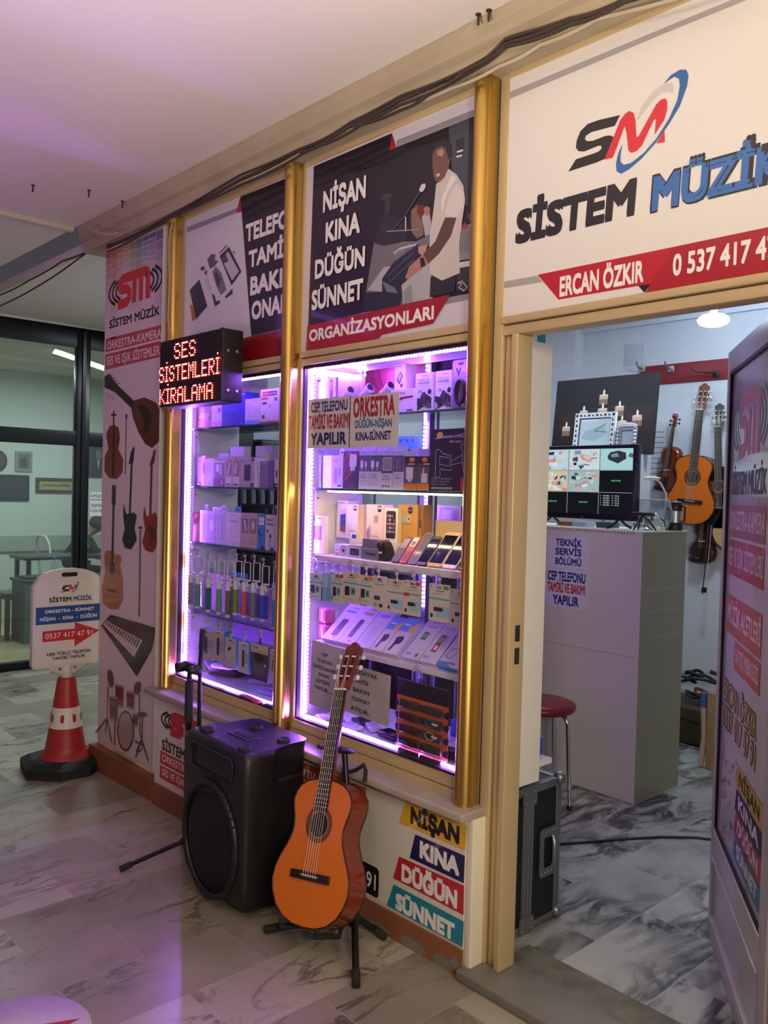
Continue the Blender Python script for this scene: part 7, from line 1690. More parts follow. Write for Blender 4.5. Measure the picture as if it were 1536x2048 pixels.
mb = MB(); w_, h_ = b.x - a.x, c.z - zz; mb.prism([(0, 0), (w_ * .8, 0), (w_, h_ * .35), (w_ * .85, h_ * .7), (w_ * .6, h_ * .95), (w_ * .25, h_), (0, h_ * .8)], (a.x, .125, zz), UX, UZ, .04, BLK); A = Art(mb, (a.x, .125, zz), UX, UZ, w_, h_); A.r(.15, .38, .55, .48, '#e8e4ec'); mb.build('body', t)
mb = MB(); mb.lathe([(.012, 0), (.013, .012), (.009, .013)], (a.x + w_ * .38, .125, zz + h_ * .82), BLK, 16, (0, -1, 0)); mb.lathe([(.008, 0)] + [(.0, .0005)], (a.x + w_ * .38, .1125, zz + h_ * .82), paint('#2a2c4a'), 16, (0, -1, 0)); mb.build('lens', t)


def phone(name, lab, BLp, BRp, Ln, col, scr, art, tilt=.75, r=.008, q=q4, th=.009, frame=None):
    """phone lying back on the shelf: bottom corners given, tilt from vertical."""
    y0 = SHY0 - .005; a, b = oy(*q(*BLp), y0), oy(*q(*BRp), y0); w = b.x - a.x
    t = thing(name, lab, 'phone', ((a.x + b.x) / 2, y0, zz), 'phones leaning on the third shelf')
    vv = Vector((0, math.sin(tilt), math.cos(tilt))); o = Vector((a.x, y0, zz + .009 * math.sin(tilt)))
    mb = MB(); mb.prism(rrect(0, 0, w, Ln, r), o, UX, vv, th, paint(col), paint(frame) if frame else None, False); mb.build('body', t)
    mb = MB(); A = Art(mb, o, UX, vv, w, Ln)
    if scr: A.poly([(x / w, y / Ln) for x, y in rrect(w * scr[0], Ln * scr[1], w * scr[2], Ln * scr[3], .002)], mat('screen_black', '#08080a', .06, var=0, spec=.7) if len(scr) < 5 else scr[4])
    for it in art: getattr(A, {'r': 'r', 'e': 'e', 't': 't', 'p': 'poly', 'l': 'line'}[it[0]])(*it[1:])
    mb.build('screen', t)


KEYS = lambda c, x0, x1, y0, y1, nx=3, ny=4: [('r', x0 + (x1 - x0) * i / nx, y0 + (y1 - y0) * j / ny, x0 + (x1 - x0) * (i + .75) / nx, y0 + (y1 - y0) * (j + .65) / ny, c) for i in range(nx) for j in range(ny)]
phone('keypad_phone', 'dark keypad phone with a round silver screen, first of the phones', (5, 1115), (105, 1125), .115, '#3a3338', (.1, .55, .9, .92, '#8a8478'), KEYS('#6a6468', .1, .95, .06, .45), .7)
phone('keypad_phone', 'red keypad phone with a white screen surround', (115, 1125), (212, 1135), .118, '#b8402e', (.12, .62, .85, .96, '#e0d8c8'), [('r', .25, .66, .75, .82, '#5a564e')] + KEYS('#26201f', .15, .9, .08, .46), .7)
phone('slide_phone', 'grey slide phone opened, beside the red keypad phone', (228, 1140), (345, 1150), .14, '#6a6470', (.08, .42, .92, .95, '#2f2d36'), [('r', .05, .3, .95, .38, '#a8a2ac'), ('e', .5, .34, .14, .04, '#d8d4dc')] + KEYS('#4a4650', .1, .95, .04, .25, 3, 3), .7)
phone('smartphone', 'small black smartphone leaning in the middle of the row', (352, 1160), (478, 1170), .128, '#101014', (.04, .1, .96, .9), [('r', .4, .94, .6, .955, '#6a6a70')], .72)
phone('smartphone', 'large gold smartphone leaning against the cream board', (492, 1185), (685, 1200), .152, '#c8a860', (.05, .09, .95, .90), [('r', .38, .95, .62, .96, '#8a744a'), ('p', rrect(.42, .02, .58, .05, .01), '#a88a50')], .72, .009)
phone('smartphone', 'large white smartphone leaning beside the gold one', (697, 1205), (890, 1218), .158, '#e8e4e4', (.05, .09, .95, .91), [('r', .38, .955, .62, .965, '#8a8688'), ('p', rrect(.40, .02, .60, .055, .01), '#c8c4c4')], .72, .010)
phone('smartphone', 'black smartphone at the pole end, right of the white one', (905, 1220), (1092, 1238), .150, '#141418', (.05, .08, .95, .92), [], .72)

# cards hanging on hooks under the third shelf
q5 = crop(600, 1060, 4.097); GC5 = 'memory cards hanging in a row'


def mem(corner, band='#5aa8c0', tip=None):
    A_ = [('r', 0, .62, 1, .68, band), ('t', 'vensa', .3, .82, .05, '#3a3640', .45, 'L', .02), ('r', .2, .74, .8, .76, '#8a9aa0'), ('p', rrect(.12, .24, .42, .54, .03), '#1c1a1e'), ('p', rrect(.48, .28, .78, .52, .03), '#5aa0a8'), ('r', .58, .34, .70, .46, '#26303a'), ('r', .2, .1, .8, .15, '#a8c0c4')]
    if corner: A_ += [('p', [(.72, 1), (1, 1), (1, .86), (.72, .86)], corner), ('p', [(0, .08), (.14, .14), (.12, .24), (0, .22)], corner)]
    return A_


def usb(corner, red=False):
    A_ = [('t', 'vensa', .35, .80, .045, '#3a3640', .4, 'L', .02), ('r', .2, .73, .8, .745, '#8a9aa0'), ('r', 0, .58, 1, .63, '#5aa8c0'), ('r', .4, .12, 1, .42, '#9ac4d8'), ('p', rrect(.25, .27, .62, .38, .02), '#1f1c20'), ('e', .66, .325, .06, .045, '#3a3a40'), ('e', .15, .14, .07, .06, '#26222a'), ('t', '2', .06, .91, .06, '#2a2630', .08)]
    if corner: A_.append(('r', .70, .87, .95, .97, corner))
    if red: A_.append(('p', rrect(0, .54, .34, .64, .03), '#c8342e'))
    return A_


HC = [((115, 270), 75, 180, 345, 560, '#cdd4ea', mem(None, '#8ab4e0'), 'pale blue card nearest the LED strip'), ((190, 295), 172, 250, 350, 580, '#7fa8d0', [('r', 0, .5, .7, 1, '#a8c0e4'), ('r', .6, .1, 1, .5, '#6a98c8')], 'blue card second from the LED strip'),
      ((250, 290), 240, 272, 340, 575, '#8ab0d0', [], 'narrow blue card behind the first cream card'),
      ((315, 310), 256, 348, 345, 595, '#cfc8b8', mem('#b8343a'), 'cream memory card with a red foot mark'), ((410, 295), 350, 482, 337, 590, '#d0c8b4', mem('#d8b83a'), 'cream memory card with a yellow corner'), ((525, 315), 484, 590, 365, 608, '#d2c8b6', mem('#d87a2e'), 'cream memory card with an orange corner'),
      ((625, 335), 594, 702, 370, 650, '#d0c8b8', [('t', 'vensa', .3, .84, .045, '#3a3640', .45, 'L', .02), ('r', .1, .74, .9, .77, '#7a8fb0'), ('p', rrect(.1, .3, .55, .42, .02), '#3a2c4a'), ('r', .1, .12, .3, .2, '#8a849a'), ('r', .5, .1, .75, .2, '#2a2630')], 'cream card with a dark purple reader print'),
      ((775, 360), 708, 842, 395, 665, '#d2cab8', usb('#d8b83a'), 'cream stick card with a yellow corner'), ((910, 375), 846, 985, 405, 690, '#d2cab8', usb('#c8342e', True), 'cream stick card with red corner and red flash'), ((1125, 405), 1052, 1220, 432, 735, '#d4cec0', usb('#4a9a3a'), 'cream stick card with a green corner'), ((1305, 445), 1227, 1388, 478, 778, '#cfc8c4', usb('#26222a'), 'cream stick card with a black corner by the pole')]
for hk, x0_, x1_, yt, yb, c, art, lab in HC: hanging(q5, hk, x0_, x1_, yt, yb, c, art, 'blister_card', 'card', lab, GC5, None, .004, yoff=.014 if lab.startswith('narrow') is False else .03)
# packs sloping on the lowest shelf
zz = CABS[1][2][3]; GS = 'packs sloping on the lowest shelf of the wide display'
SL = [((175, 890), (310, 915), (330, 635), '#d8d0e6', [('t', 'vensa', .4, .88, .04, '#4a4658', .4), ('r', .2, .76, .8, .82, '#6a90d0'), ('p', rrect(.35, .12, .72, .58, .05), '#26242c'), ('r', .5, .06, .7, .1, '#5ab050')], 'white pack with a dark phone print, first of the sloping row'),
      ((308, 915), (438, 935), (455, 650), '#d8d0e6', [('t', 'vensa', .4, .88, .04, '#4a4658', .4), ('r', .2, .76, .8, .82, '#d8845a'), ('p', rrect(.3, .16, .6, .62, .05), '#2c2a34'), ('r', .5, .05, .75, .09, '#d88a4a')], 'white pack with a remote print, second of the sloping row'),
      ((440, 938), (568, 955), (590, 660), '#d4cae6', [('t', 'vensa', .4, .88, .04, '#4a4658', .4), ('r', .2, .74, .8, .80, '#8aa0d8'), ('r', .2, .1, .7, .5, '#c4b8dc')], 'plain white pack, third of the sloping row'),
      ((570, 960), (668, 970), (652, 745), '#dcd4dc', [('p', [(0, .62), (1, .62), (1, 1), (0, 1)], '#6a9ae0'), ('p', [(.6, .72), (1, .9), (1, .62), (.6, .62)], '#e0c83a'), ('r', .1, .78, .6, .82, '#dce6f4'), ('p', [(.25, .45), (.6, .5), (.75, .42), (.7, .3), (.45, .25), (.4, .08), (.25, .08), (.3, .25)], '#1f1d22')], 'blue and yellow car charger pack, left one'),
      ((670, 972), (790, 1005), (768, 755), '#dcd4dc', [('p', [(0, .62), (1, .62), (1, 1), (0, 1)], '#6a9ae0'), ('p', [(.6, .72), (1, .9), (1, .62), (.6, .62)], '#e0c83a'), ('r', .1, .78, .6, .82, '#dce6f4'), ('p', [(.25, .45), (.6, .5), (.75, .42), (.7, .3), (.45, .25), (.4, .08), (.25, .08), (.3, .25)], '#1f1d22')], 'blue and yellow car charger pack, right one'),
      ((830, 1025), (968, 1055), (912, 762), '#d8d0e4', [('t', 'vensa', .35, .90, .035, '#4a4658', .4), ('r', .2, .78, .8, .82, '#b8b0c8'), ('r', .3, .48, .6, .66, '#2a4a2a'), ('r', .33, .51, .57, .63, '#5ac84a'), ('r', .1, .08, .4, .14, '#8ab0e0'), ('e', .75, .1, .08, .05, '#6a6478')], 'white pack with a square green screen print'),
      ((972, 1058), (1110, 1088), (1070, 775), '#d8d0e4', [('t', 'vensa', .35, .90, .035, '#4a4658', .4), ('r', .2, .78, .8, .82, '#b8b0c8'), ('p', rrect(.25, .24, .58, .64, .03), '#a8203a'), ('r', .3, .46, .53, .60, '#5ac84a'), ('e', .415, .34, .1, .06, '#e8e0e8'), ('l', [(.75, .3), (.72, .62)], .002, '#b83a5a'), ('r', .1, .08, .4, .14, '#8ab0e0')], 'white pack with a red music player print'),
      ((1118, 1090), (1312, 1145), (1240, 775), '#d8d0ea', [('p', rrect(.2, .86, .62, .92, .02), '#1f1d26'), ('l', [(.3, .86), (.45, .6), (.42, .4), (.2, .36), (.1, .2), (.35, .16), (.45, .3), (.47, .5)], .003, '#26242e'), ('l', [(.5, .86), (.47, .6)], .002, '#26242e'), ('r', .1, .06, .7, .1, '#8a84a0'), ('p', [(0, 0), (.6, 0), (.5, .04), (0, .1)], '#4a90e0')], 'wide white neckband pack at the pole end of the sloping row')]
for i, (p0, p1, p2, c, art, lab) in enumerate(SL):
    y0 = SHY0 - .012; a, b = oy(*q5(*p0), y0), oy(*q5(*p1), y0); w_ = (b.x - a.x) * .97
    tl_ = .85; vv = Vector((0, math.sin(tl_), math.cos(tl_)))
    # length from the seen top edge
    best = None
    for L_ in [x * .002 for x in range(50, 140)]:
        P_ = Vector((a.x, y0, zz)) + vv * L_; dd = RM.transposed() @ (P_ - CAM); yy_ = CY - FPX * dd.y / -dd.z; e_ = abs(yy_ - q5(*p2)[1])
        if best is None or e_ < best[0]: best = (e_, L_)
    L_ = min(best[1], .21); th = .022; o = Vector((a.x, y0, zz + th * math.sin(tl_) + .001))
    mb = MB(); mb.prism([(0, 0), (w_, 0), (w_, L_), (0, L_)], o, UX, vv, th, paint(c), paint('#3f9ae8' if i == 7 else '#d0c4e8')); A = Art(mb, o, UX, vv, w_, L_)
    for it in art: getattr(A, {'r': 'r', 'e': 'e', 't': 't', 'p': 'poly', 'l': 'line'}[it[0]])(*it[1:])
    if i in (5, 6): mb.tube([o + UX * (w_ * .5) + vv * (L_ + .012) + Vector((.02 * math.cos(v), 0, 0)) + vv * (.010 * math.sin(v)) for v in [j * math.pi / 4 for j in range(8)]], .003, paint('#4a90c8'), 6, closed=True)
    tag(mb.build('sloping_pack'), lab, 'pack', GS)
for i in range(2):
    a = oy(*q5(160, 890 - 140 * i), .14); mb = MB(); mb.rbox(a.x - .012, a.x + .045, .14, .19, zz + .064 * i, zz + .064 * i + .062, mat('pink_clear_tub', '#d860b0', .15, var=.25, scale=60), .012)
    tag(mb.build('pink_tub'), ('lower', 'upper')[i] + ' pink tub stacked at the LED end of the lowest shelf', 'tub', 'pink tubs')

# papers on the pane
GP = 'paper notices in the wide window'
yn = YF + .0245


def notice(lab, P0, P1, rows, col='#d8d0cc', tilt=0.0):
    a, b = oy(*P0, yn), oy(*P1, yn); w, h = b.x - a.x, a.z - b.z
    mb = MB(); u = Vector((math.cos(tilt), 0, math.sin(tilt))); v = Vector((-math.sin(tilt), 0, math.cos(tilt))); o = Vector((a.x, yn, b.z))
    mb.prism([(0, 0), (w, 0), (w, h), (0, h)], o, u, v, .0006, paint(col)); A = Art(mb, o, u, v, w, h)
    for s_, x, y, cp, c, ww, al, bo in rows: A.t(s_, x, y, cp, c, ww, al, bo)
    tag(mb.build('paper_notice'), lab, 'paper notice', GP)


NB, RB = '#1c2c6e', '#a51f2c'
notice('paper notice with a red middle line in the wide window', (617, 800), (699, 895), [('CEP TELEFONU', .5, .74, .19, NB, .86, 'C', .045), ('TAMİRİ VE BAKIMI', .5, .40, .26, RB, .96, 'C', .045), ('YAPILIR', .5, .08, .22, NB, .84, 'C', .06)])
notice('paper notice with a large red heading word in the wide window', (700, 793), (796, 893), [('ORKESTRA', .5, .60, .34, RB, .84, 'C', .05), ('DÜĞÜN-NİŞAN', .5, .38, .14, '#1f6a9e', .74, 'C', .05), ('KINA-SÜNNET', .5, .14, .15, NB, .72, 'C', .05)])
notice('white typed notice low in the wide window by the LED strip', (621, 1278), (681, 1428), [(s_, .42 + .02 * (i % 2), .80 - .105 * i, .05, '#26222c', w_, 'C', .03) for i, (s_, w_) in enumerate((('CEP', .2), ('TELEFONU', .5), ('TAMİRİ-BAKIMI', .72), ('EKRAN', .34), ('DEYİŞİMİ', .44), ('YAPILIR......', .6)))], '#c4b8d0', -.04)
notice('white typed notice behind the guitar head in the wide window', (684, 1322), (777, 1450), [('BİLGİSAYAR', .42, .84, .085, '#2a2630', .62, 'C', .03), ('TAMİR', .42, .66, .08, '#2a2630', .3, 'C', .03), ('BAKIM', .42, .47, .08, '#2a2630', .34, 'C', .03), ('FORMAT', .42, .28, .08, '#2a2630', .38, 'C', .03), ('ATILIR..', .42, .08, .08, '#2a2630', .42, 'C', .03)], '#b8b0b4', -.03)
# pocket organiser
hook(q5, 955, 1150, 'clear suction hook holding the orange edged pocket organiser', GH)
y = YF + .05; a, b, c, d = oy(*q5(775, 1845), y), oy(*q5(1195, 1925), y), oy(*q5(780, 1160), y), oy(*q5(1195, 1250), y)
xo0, xo1, zo1, zo0 = a.x, b.x, c.z - .02, a.z
t = thing('pocket_organiser', 'orange edged hanging organiser with clear black pockets', 'organiser', ((xo0 + xo1) / 2, y, zo0))
W_, H_ = xo1 - xo0, zo1 - zo0; ORG = mat('orange_piping', '#c8622a', .6); DKC = mat('dark_vinyl', '#2a2420', .35, var=.2)
mb = MB(); mb.box((xo0, y + .004, zo0), (xo1, y + .007, zo1 - .05), ORG); mb.build('panel', t)
mb = MB(); mb.box((xo0, y, zo1 - .055), (xo1, y + .01, zo1), mat('header_black', '#17151a', .4)); mb.tube([((xo0 + xo1) / 2 - .012, y + .003, zo1 - .004), ((xo0 + xo1) / 2, y - .004, zo1 + .018), ((xo0 + xo1) / 2 + .012, y + .003, zo1 - .004)], .0025, BLK, 6); mb.build('header', t)
rr = random.Random(9)
for r_ in range(5):
    for c_ in range(2):
        hz = (H_ - .06) / 5; z0_ = zo0 + r_ * hz + .006; x0_ = xo0 + W_ * (.08 + .43 * c_); w_ = W_ * .41
        mb = MB(); mb.rbox(x0_, x0_ + w_, y - .008, y + .004, z0_, z0_ + hz - .014, mat('pocket_vinyl', '#3a2f2a', .12, var=.25, scale=30, bump=.3), .005)
        o_ = mb.build('pocket', t)
        if (r_, c_) in ((2, 1), (3, 1)):
            mb = MB(); cc = paint('#7a9a2a' if r_ == 2 else '#1f5f74'); mb.tube([(x0_ + w_ * .5 + .022 * math.cos(v), y - .0095, z0_ + hz * .4 + .013 * math.sin(v)) for v in [j * math.pi / 6 for j in range(12)]], .0025, cc, 6, closed=True); mb.rbox(x0_ + w_ * .6, x0_ + w_ * .85, y - .012, y - .008, z0_ + hz * .35, z0_ + hz * .5, paint('#c8d0b8'), .002); mb.build('cable', o_)
for s, xx in ((-1, xo0), (1, xo1)):
    for r_ in range(5):
        hz = (H_ - .06) / 5; mb = MB(); mb.prism([(0, .004), (W_ * .075, .01), (W_ * .075, hz - .02), (0, hz - .012), (-W_ * .02, hz * .5)] if s < 0 else [(0, .004), (W_ * .02, hz * .5), (0, hz - .012), (-W_ * .075, hz - .02), (-W_ * .075, .01)], (xx, y + .003, zo0 + r_ * hz), UX, UZ, .003, MATS['header_black']); mb.build('side_loop', t)
# floor of the wide display
def fl(px, py, z=.585): return oz(px, py, z)


rr = random.Random(4)
LB = ['white folded leaflet', 'grey flat pouch', 'black cased cable', 'silver wrapped charger', 'lilac clear pouch', 'dark blue pouch', 'white small carton', 'black flat pouch']
for i, (px, py, w_, d_, h_, c, nm) in enumerate(((630, 1440, .07, .05, .012, '#e0d8f0', 'white folded leaflet by the LED corner'), (655, 1452, .08, .05, .014, '#8a7cb0', 'mauve pouch beside the white leaflet'), (690, 1460, .09, .05, .016, '#d0c4e4', 'pale pouch under the guitar neck'), (712, 1450, .09, .06, .018, '#2a2634', 'black folded pouch behind the guitar neck'), (735, 1462, .08, .05, .02, '#c8c0d4', 'white lettered carton on the display floor'), (770, 1478, .10, .06, .024, '#1f1c28', 'black shiny bag left of the organiser'), (790, 1500, .07, .05, .02, '#b8a4e8', 'bright lilac pouch under the organiser'), (905, 1520, .12, .06, .03, '#26222c', 'black bagged adapter right of the organiser'), (925, 1500, .07, .06, .04, '#3a3440', 'dark adapter box by the pole'))):
    p_ = fl(px, py); mb = MB(); mb.M = Matrix.Translation((p_.x, max(p_.y + .03, FD + .055), .584)) @ Matrix.Rotation(rr.uniform(-.5, .5), 4, 'Z'); mb.rbox(-w_ / 2, w_ / 2, -d_ / 2, d_ / 2, 0, h_, mat('loose_%d' % i, c, .22, var=.3, scale=40, bump=.5), h_ * .35); mb.M = None
    tag(mb.build('loose_pack'), nm, 'pack', 'loose packs on the floor of the wide display')
p_ = oz(925, 1462, .62)
mb = MB(); mb.box((-2.16, .385, .585), (-1.80, .48, .645), mat('blue_carton', '#3a4ab0', .5), .002); tag(mb.build('carton'), 'flat blue carton at the back of the wide display floor', 'carton')
mb = MB(); mb.box((-2.10, .39, .646), (-1.82, .47, .70), mat('white_lilac_carton', '#c8bcdc', .5), .002); tag(mb.build('carton'), 'white carton lying on the flat blue carton', 'carton')
# boxes on top of the wide display, seen through the door
mb = MB(); mb.box((-1.90, .24, 2.007), (-1.765, .33, 2.05), paint('#d0c8d0')); A = Art(mb, (-1.765, .24, 2.007), UY, UZ, .09, .043); A.t('vensa', .1, .3, .3, '#3a3640', .6); tag(mb.build('product_box'), 'pale box on top of the wide display end panel', 'box')
mb = MB(); mb.box((-1.90, .332, 2.007), (-1.765, .375, 2.06), paint('#2f8a7a')); tag(mb.build('product_box'), 'teal box on top of the wide display end panel', 'box')
mb = MB(); mb.box((-2.69, .10, 2.0), (-1.745, .38, 2.0068), CABW); tag(mb.build('top_board'), 'white top board of the wide display', 'board')
mb = MB(); a, b = oy(873, 1066, .42), oy(922, 1012, .42); mb.box((a.x, .42, a.z), (b.x, .4212, b.z), mat('invoice_grey', '#9aa4b8', .6)); A = Art(mb, (a.x, .42, a.z), UX, UZ, b.x - a.x, b.z - a.z)
A.r(.08, .2, .92, .92, '#7a8498'); A.r(.25, .5, .6, .84, '#a8b2c4'); A.r(.12, .28, .9, .36, '#5a6478'); A.r(.7, .5, .88, .82, '#6a7488')
for i in range(5): A.r(.25, .5 + .07 * i, .6, .51 + .07 * i, '#6a7488')
mb.box((a.x, .4212, .52), (a.x + .01, .428, a.z), MATS['back_post']); mb.box((b.x - .01, .4212, .52), (b.x, .428, b.z), MATS['back_post']); tag(mb.build('invoice_sheet'), 'grey printed form standing behind the phones', 'paper')
# ================================================================ WIRES, CEILING PINS, TEA ROOM, BACK OF THE SHOP
DKW = mat('old_dark_wire', '#3a2f28', .6, var=.15); PLW = mat('pale_wire', '#b8a88e', .6, var=.1)


def wire(pts, y, r, m, lab, jit=0.0, n=6):
    P_ = [oy(a, b, y) for a, b in pts]; out = []
    for i in range(len(P_) - 1):
        for k in range(n):
            t = k / n; p = P_[i].lerp(P_[i + 1], t); p.z += jit * math.sin((i + t) * 2.3) - .006 * math.sin(math.pi * t); p.y += jit * .6 * math.cos((i + t) * 1.7); out.append(p)
    out.append(P_[-1]); mb = MB(); mb.tube(out, r, m, 6)
    return tag(mb.build('wire'), lab, 'wire', 'wires along the beam over the shopfront')


BASE = [(1420, -60), (1250, 0), (1140, 40), (1010, 88), (960, 125), (800, 200), (700, 250), (600, 300), (480, 360), (345, 430), (215, 495)]
wire(BASE, -.045, .007, DKW, 'thick dark wire tied under the beam')
wire([(a, b + 8) for a, b in BASE], -.06, .005, DKW, 'thin dark wire below the thick one under the beam', .006)
wire([(a, b - 5) for a, b in BASE[2:]], -.05, .005, DKW, 'dark wire above the thick one under the beam', .008)
wire([(1010, 95), (935, 142), (860, 185), (800, 222), (720, 250), (640, 290), (600, 305)], -.07, .005, DKW, 'slack dark wire hanging under the beam over the wide window', .004)
wire([(1536, -60), (1195, 38), (1080, 90), (1000, 132), (900, 178), (800, 215), (690, 262), (600, 305), (480, 365), (380, 412), (300, 455), (245, 480)], -.035, .006, PLW, 'pale cream wire running across the tops of the posts')
wire([(345, 430), (338, 480), (340, 560), (335, 640), (345, 680)], -.02, .0025, PLW, 'thin pale wire hanging down the left gold post', .004)
wire([(178, 452), (190, 462), (205, 466), (235, 466)], -.09, .005, PLW, 'short pale wire loop at the end of the beam')
wire([(205, 490), (125, 522), (60, 560), (0, 590), (-60, 620)], .02, .005, DKW, 'upper dark wire sagging toward the tea room')
wire([(200, 480), (160, 515), (80, 570), (0, 612), (-60, 640)], .03, .005, DKW, 'lower dark wire sagging toward the tea room')
for px, py, lab in ((178, 380, 'small dark pin in the ceiling near the cream strip'), (245, 402, 'small dark pin in the ceiling by the beam above the banner'), (957, 28, 'dark ceiling hook over the right gold post'), (978, 20, 'second dark ceiling hook beside the one over the post'), (66, 370, 'tiny dark pin in the violet lit ceiling')):
    c = oz(px, py, 2.91); mb = MB(); mb.tube([(c.x, c.y, 2.911), (c.x, c.y, 2.885), (c.x + .004, c.y - .004, 2.876)], .004, DKW, 6); mb.lathe([(.009, 0), (.009, .003)], (c.x, c.y, 2.907), DKW, 8); tag(mb.build('ceiling_pin'), lab, 'ceiling pin', 'pins in the ceiling')

# --- tea room walls


def wall_frame(name, lab, px0, py0, px1, py1, fm, art, bw=.03, cat='picture'):
    a, b = ox(px0, py0, WX), ox(px1, py1, WX); w, h = b.y - a.y, a.z - b.z
    t = thing(name, lab, cat, (WX, (a.y + b.y) / 2, b.z)); o = Vector((WX + .02, a.y, b.z))
    mb = MB()
    for P_ in ([(0, 0), (w, 0), (w, bw), (0, bw)], [(0, h - bw), (w, h - bw), (w, h), (0, h)], [(0, bw), (bw, bw), (bw, h - bw), (0, h - bw)], [(w - bw, bw), (w, bw), (w, h - bw), (w - bw, h - bw)]): mb.prism(P_, o, UY, UZ, .02, fm)
    mb.build('frame', t)
    mb = MB(); mb.prism([(bw, bw), (w - bw, bw), (w - bw, h - bw), (bw, h - bw)], o - UX * .008, UY, UZ, .01, art[0]); A = Art(mb, o - UX * .008 + UY * bw + UZ * bw, UY, UZ, w - 2 * bw, h - 2 * bw)
    for it in art[1:]: getattr(A, {'r': 'r', 'e': 'e', 't': 't', 'p': 'poly', 'l': 'line'}[it[0]])(*it[1:])
    mb.build('picture', t)


wall_frame('wall_picture', 'ornate silver framed picture on the tea room wall', 30, 902, 63, 944, mat('old_silver', '#9a9a96', .4, .4), [paint('#6a6a68'), ('e', .5, .45, .3, .3, '#3a3838'), ('r', .2, .1, .8, .35, '#4a4642')], .035)
wall_frame('wall_picture', 'gilt framed line of script on the tea room wall', 71, 955, 151, 987, mat('gilt_dark', '#4a3a1c', .4, .4), [paint('#a8a060'), ('l', [(.08, .45), (.2, .6), (.3, .4), (.42, .55), (.55, .42), (.7, .5), (.9, .45)], .012, '#2a2a1a'), ('l', [(.3, .7), (.35, .55)], .01, '#2a2a1a'), ('l', [(.6, .7), (.9, .62)], .008, '#2a2a1a')], .04)
wall_frame('wall_picture', 'black framed dark board on the tea room wall', -30, 948, 57, 1002, paint('#16171a'), [paint('#1f2226'), ('r', .1, .1, .9, .9, '#262a2e')], .02)
wall_frame('wall_picture', 'dark portrait of a person in a suit on the tea room wall', 177, 880, 215, 956, paint('#2a2c2e'), [paint('#1c2022'), ('p', [(.1, 0), (.9, 0), (.85, .35), (.6, .48), (.4, .48), (.15, .35)], '#0e1012'), ('e', .5, .62, .16, .16, '#6a6a64'), ('p', [(.42, .46), (.58, .46), (.5, .2)], '#a8aaa4'), ('p', [(.34, .66), (.38, .8), (.62, .8), (.66, .66), (.6, .74), (.4, .74)], '#3a3a38')], .015)
a = ox(2, 922, WX); mb = MB(); mb.prism(ell(0, 0, .11, .13), (WX + .015, a.y - .04, a.z), UY, UZ, .015, paint('#221c1a')); A = Art(mb, (WX + .015, a.y - .04, a.z), UY, UZ, 1, 1); A.e(0, 0, .08, .1, '#4a3a34'); tag(mb.build('wall_plaque'), 'dark oval plaque on the tea room wall', 'plaque')
a, b = ox(180, 984, XT + .012), ox(215, 1032, XT + .012)
mb = MB(); mb.prism([(0, 0), (b.y - a.y, 0), (b.y - a.y, a.z - b.z), (0, a.z - b.z)], (XT + .012, a.y, b.z), UY, UZ, .002, paint('#c8ccc8')); A = Art(mb, (XT + .012, a.y, b.z), UY, UZ, b.y - a.y, a.z - b.z)
A.t('H.MÜJGAN', .05, .78, .12, '#2a3038', .9, 'L', .02); A.r(.05, .66, .8, .70, '#6a7078'); A.t('TELEFON', .05, .38, .12, '#2a3038', .6, 'L', .02); A.t('0 536 546 4', .05, .16, .12, '#2a3038', .8, 'L', .01)
tag(mb.build('glass_notice'), 'white phone number notice on the black framed glazing', 'notice')
# table, bench, bottle
TZ = -.07
tp = ox(200, 1118, -9.3); tp.z = .68
t = thing('cafe_table', 'dark square table inside the tea room', 'table', (tp.x - .3, tp.y - .25, TZ))
mb = MB(); mb.box((tp.x - .45, tp.y - .85, .645), (tp.x + .02, tp.y + .35, .68), mat('table_dark', '#2c3432', .3), .005); mb.build('table_top', t)
for xx in (tp.x - .40, tp.x - .05):
    for yy in (tp.y - .78, tp.y + .28): mb = MB(); mb.box((xx - .02, yy - .02, TZ), (xx + .02, yy + .02, .645), BLK); mb.build('leg', t)
cp = ox(50, 1160, -8.3); cp.z = .52
t = thing('side_counter', 'grey side counter before the table in the tea room', 'counter', (cp.x - .2, cp.y + .4, TZ))
mb = MB(); mb.box((cp.x - .35, cp.y, TZ), (cp.x, cp.y + .9, .52), mat('counter_grey', '#5f6a66', .5)); mb.build('body', t); mb = MB(); mb.box((cp.x - .37, cp.y - .02, .52), (cp.x + .02, cp.y + .92, .545), mat('counter_top_dark', '#2a302e', .4), .003); mb.build('top', t)
bp = Vector((cp.x - .2, cp.y + .36, .545)); t = thing('water_bottle', 'clear water bottle standing on the grey side counter', 'bottle', bp)
mb = MB(); mb.lathe([(.03, 0), (.033, .01), (.033, .13), (.014, .17), (.014, .185)], bp, M_CLEAR, 14); mb.build('bottle', t); mb = MB(); mb.lathe([(.015, .185), (.015, .2), (0, .2)], bp, paint('#3a6aa0'), 12); mb.build('cap', t)
mb = MB(); mb.rbox(bp.x - .12, bp.x + .1, bp.y - .32, bp.y - .08, .545, .565, paint('#1f2624'), .006); tag(mb.build('folder'), 'dark folder lying on the grey side counter', 'folder')
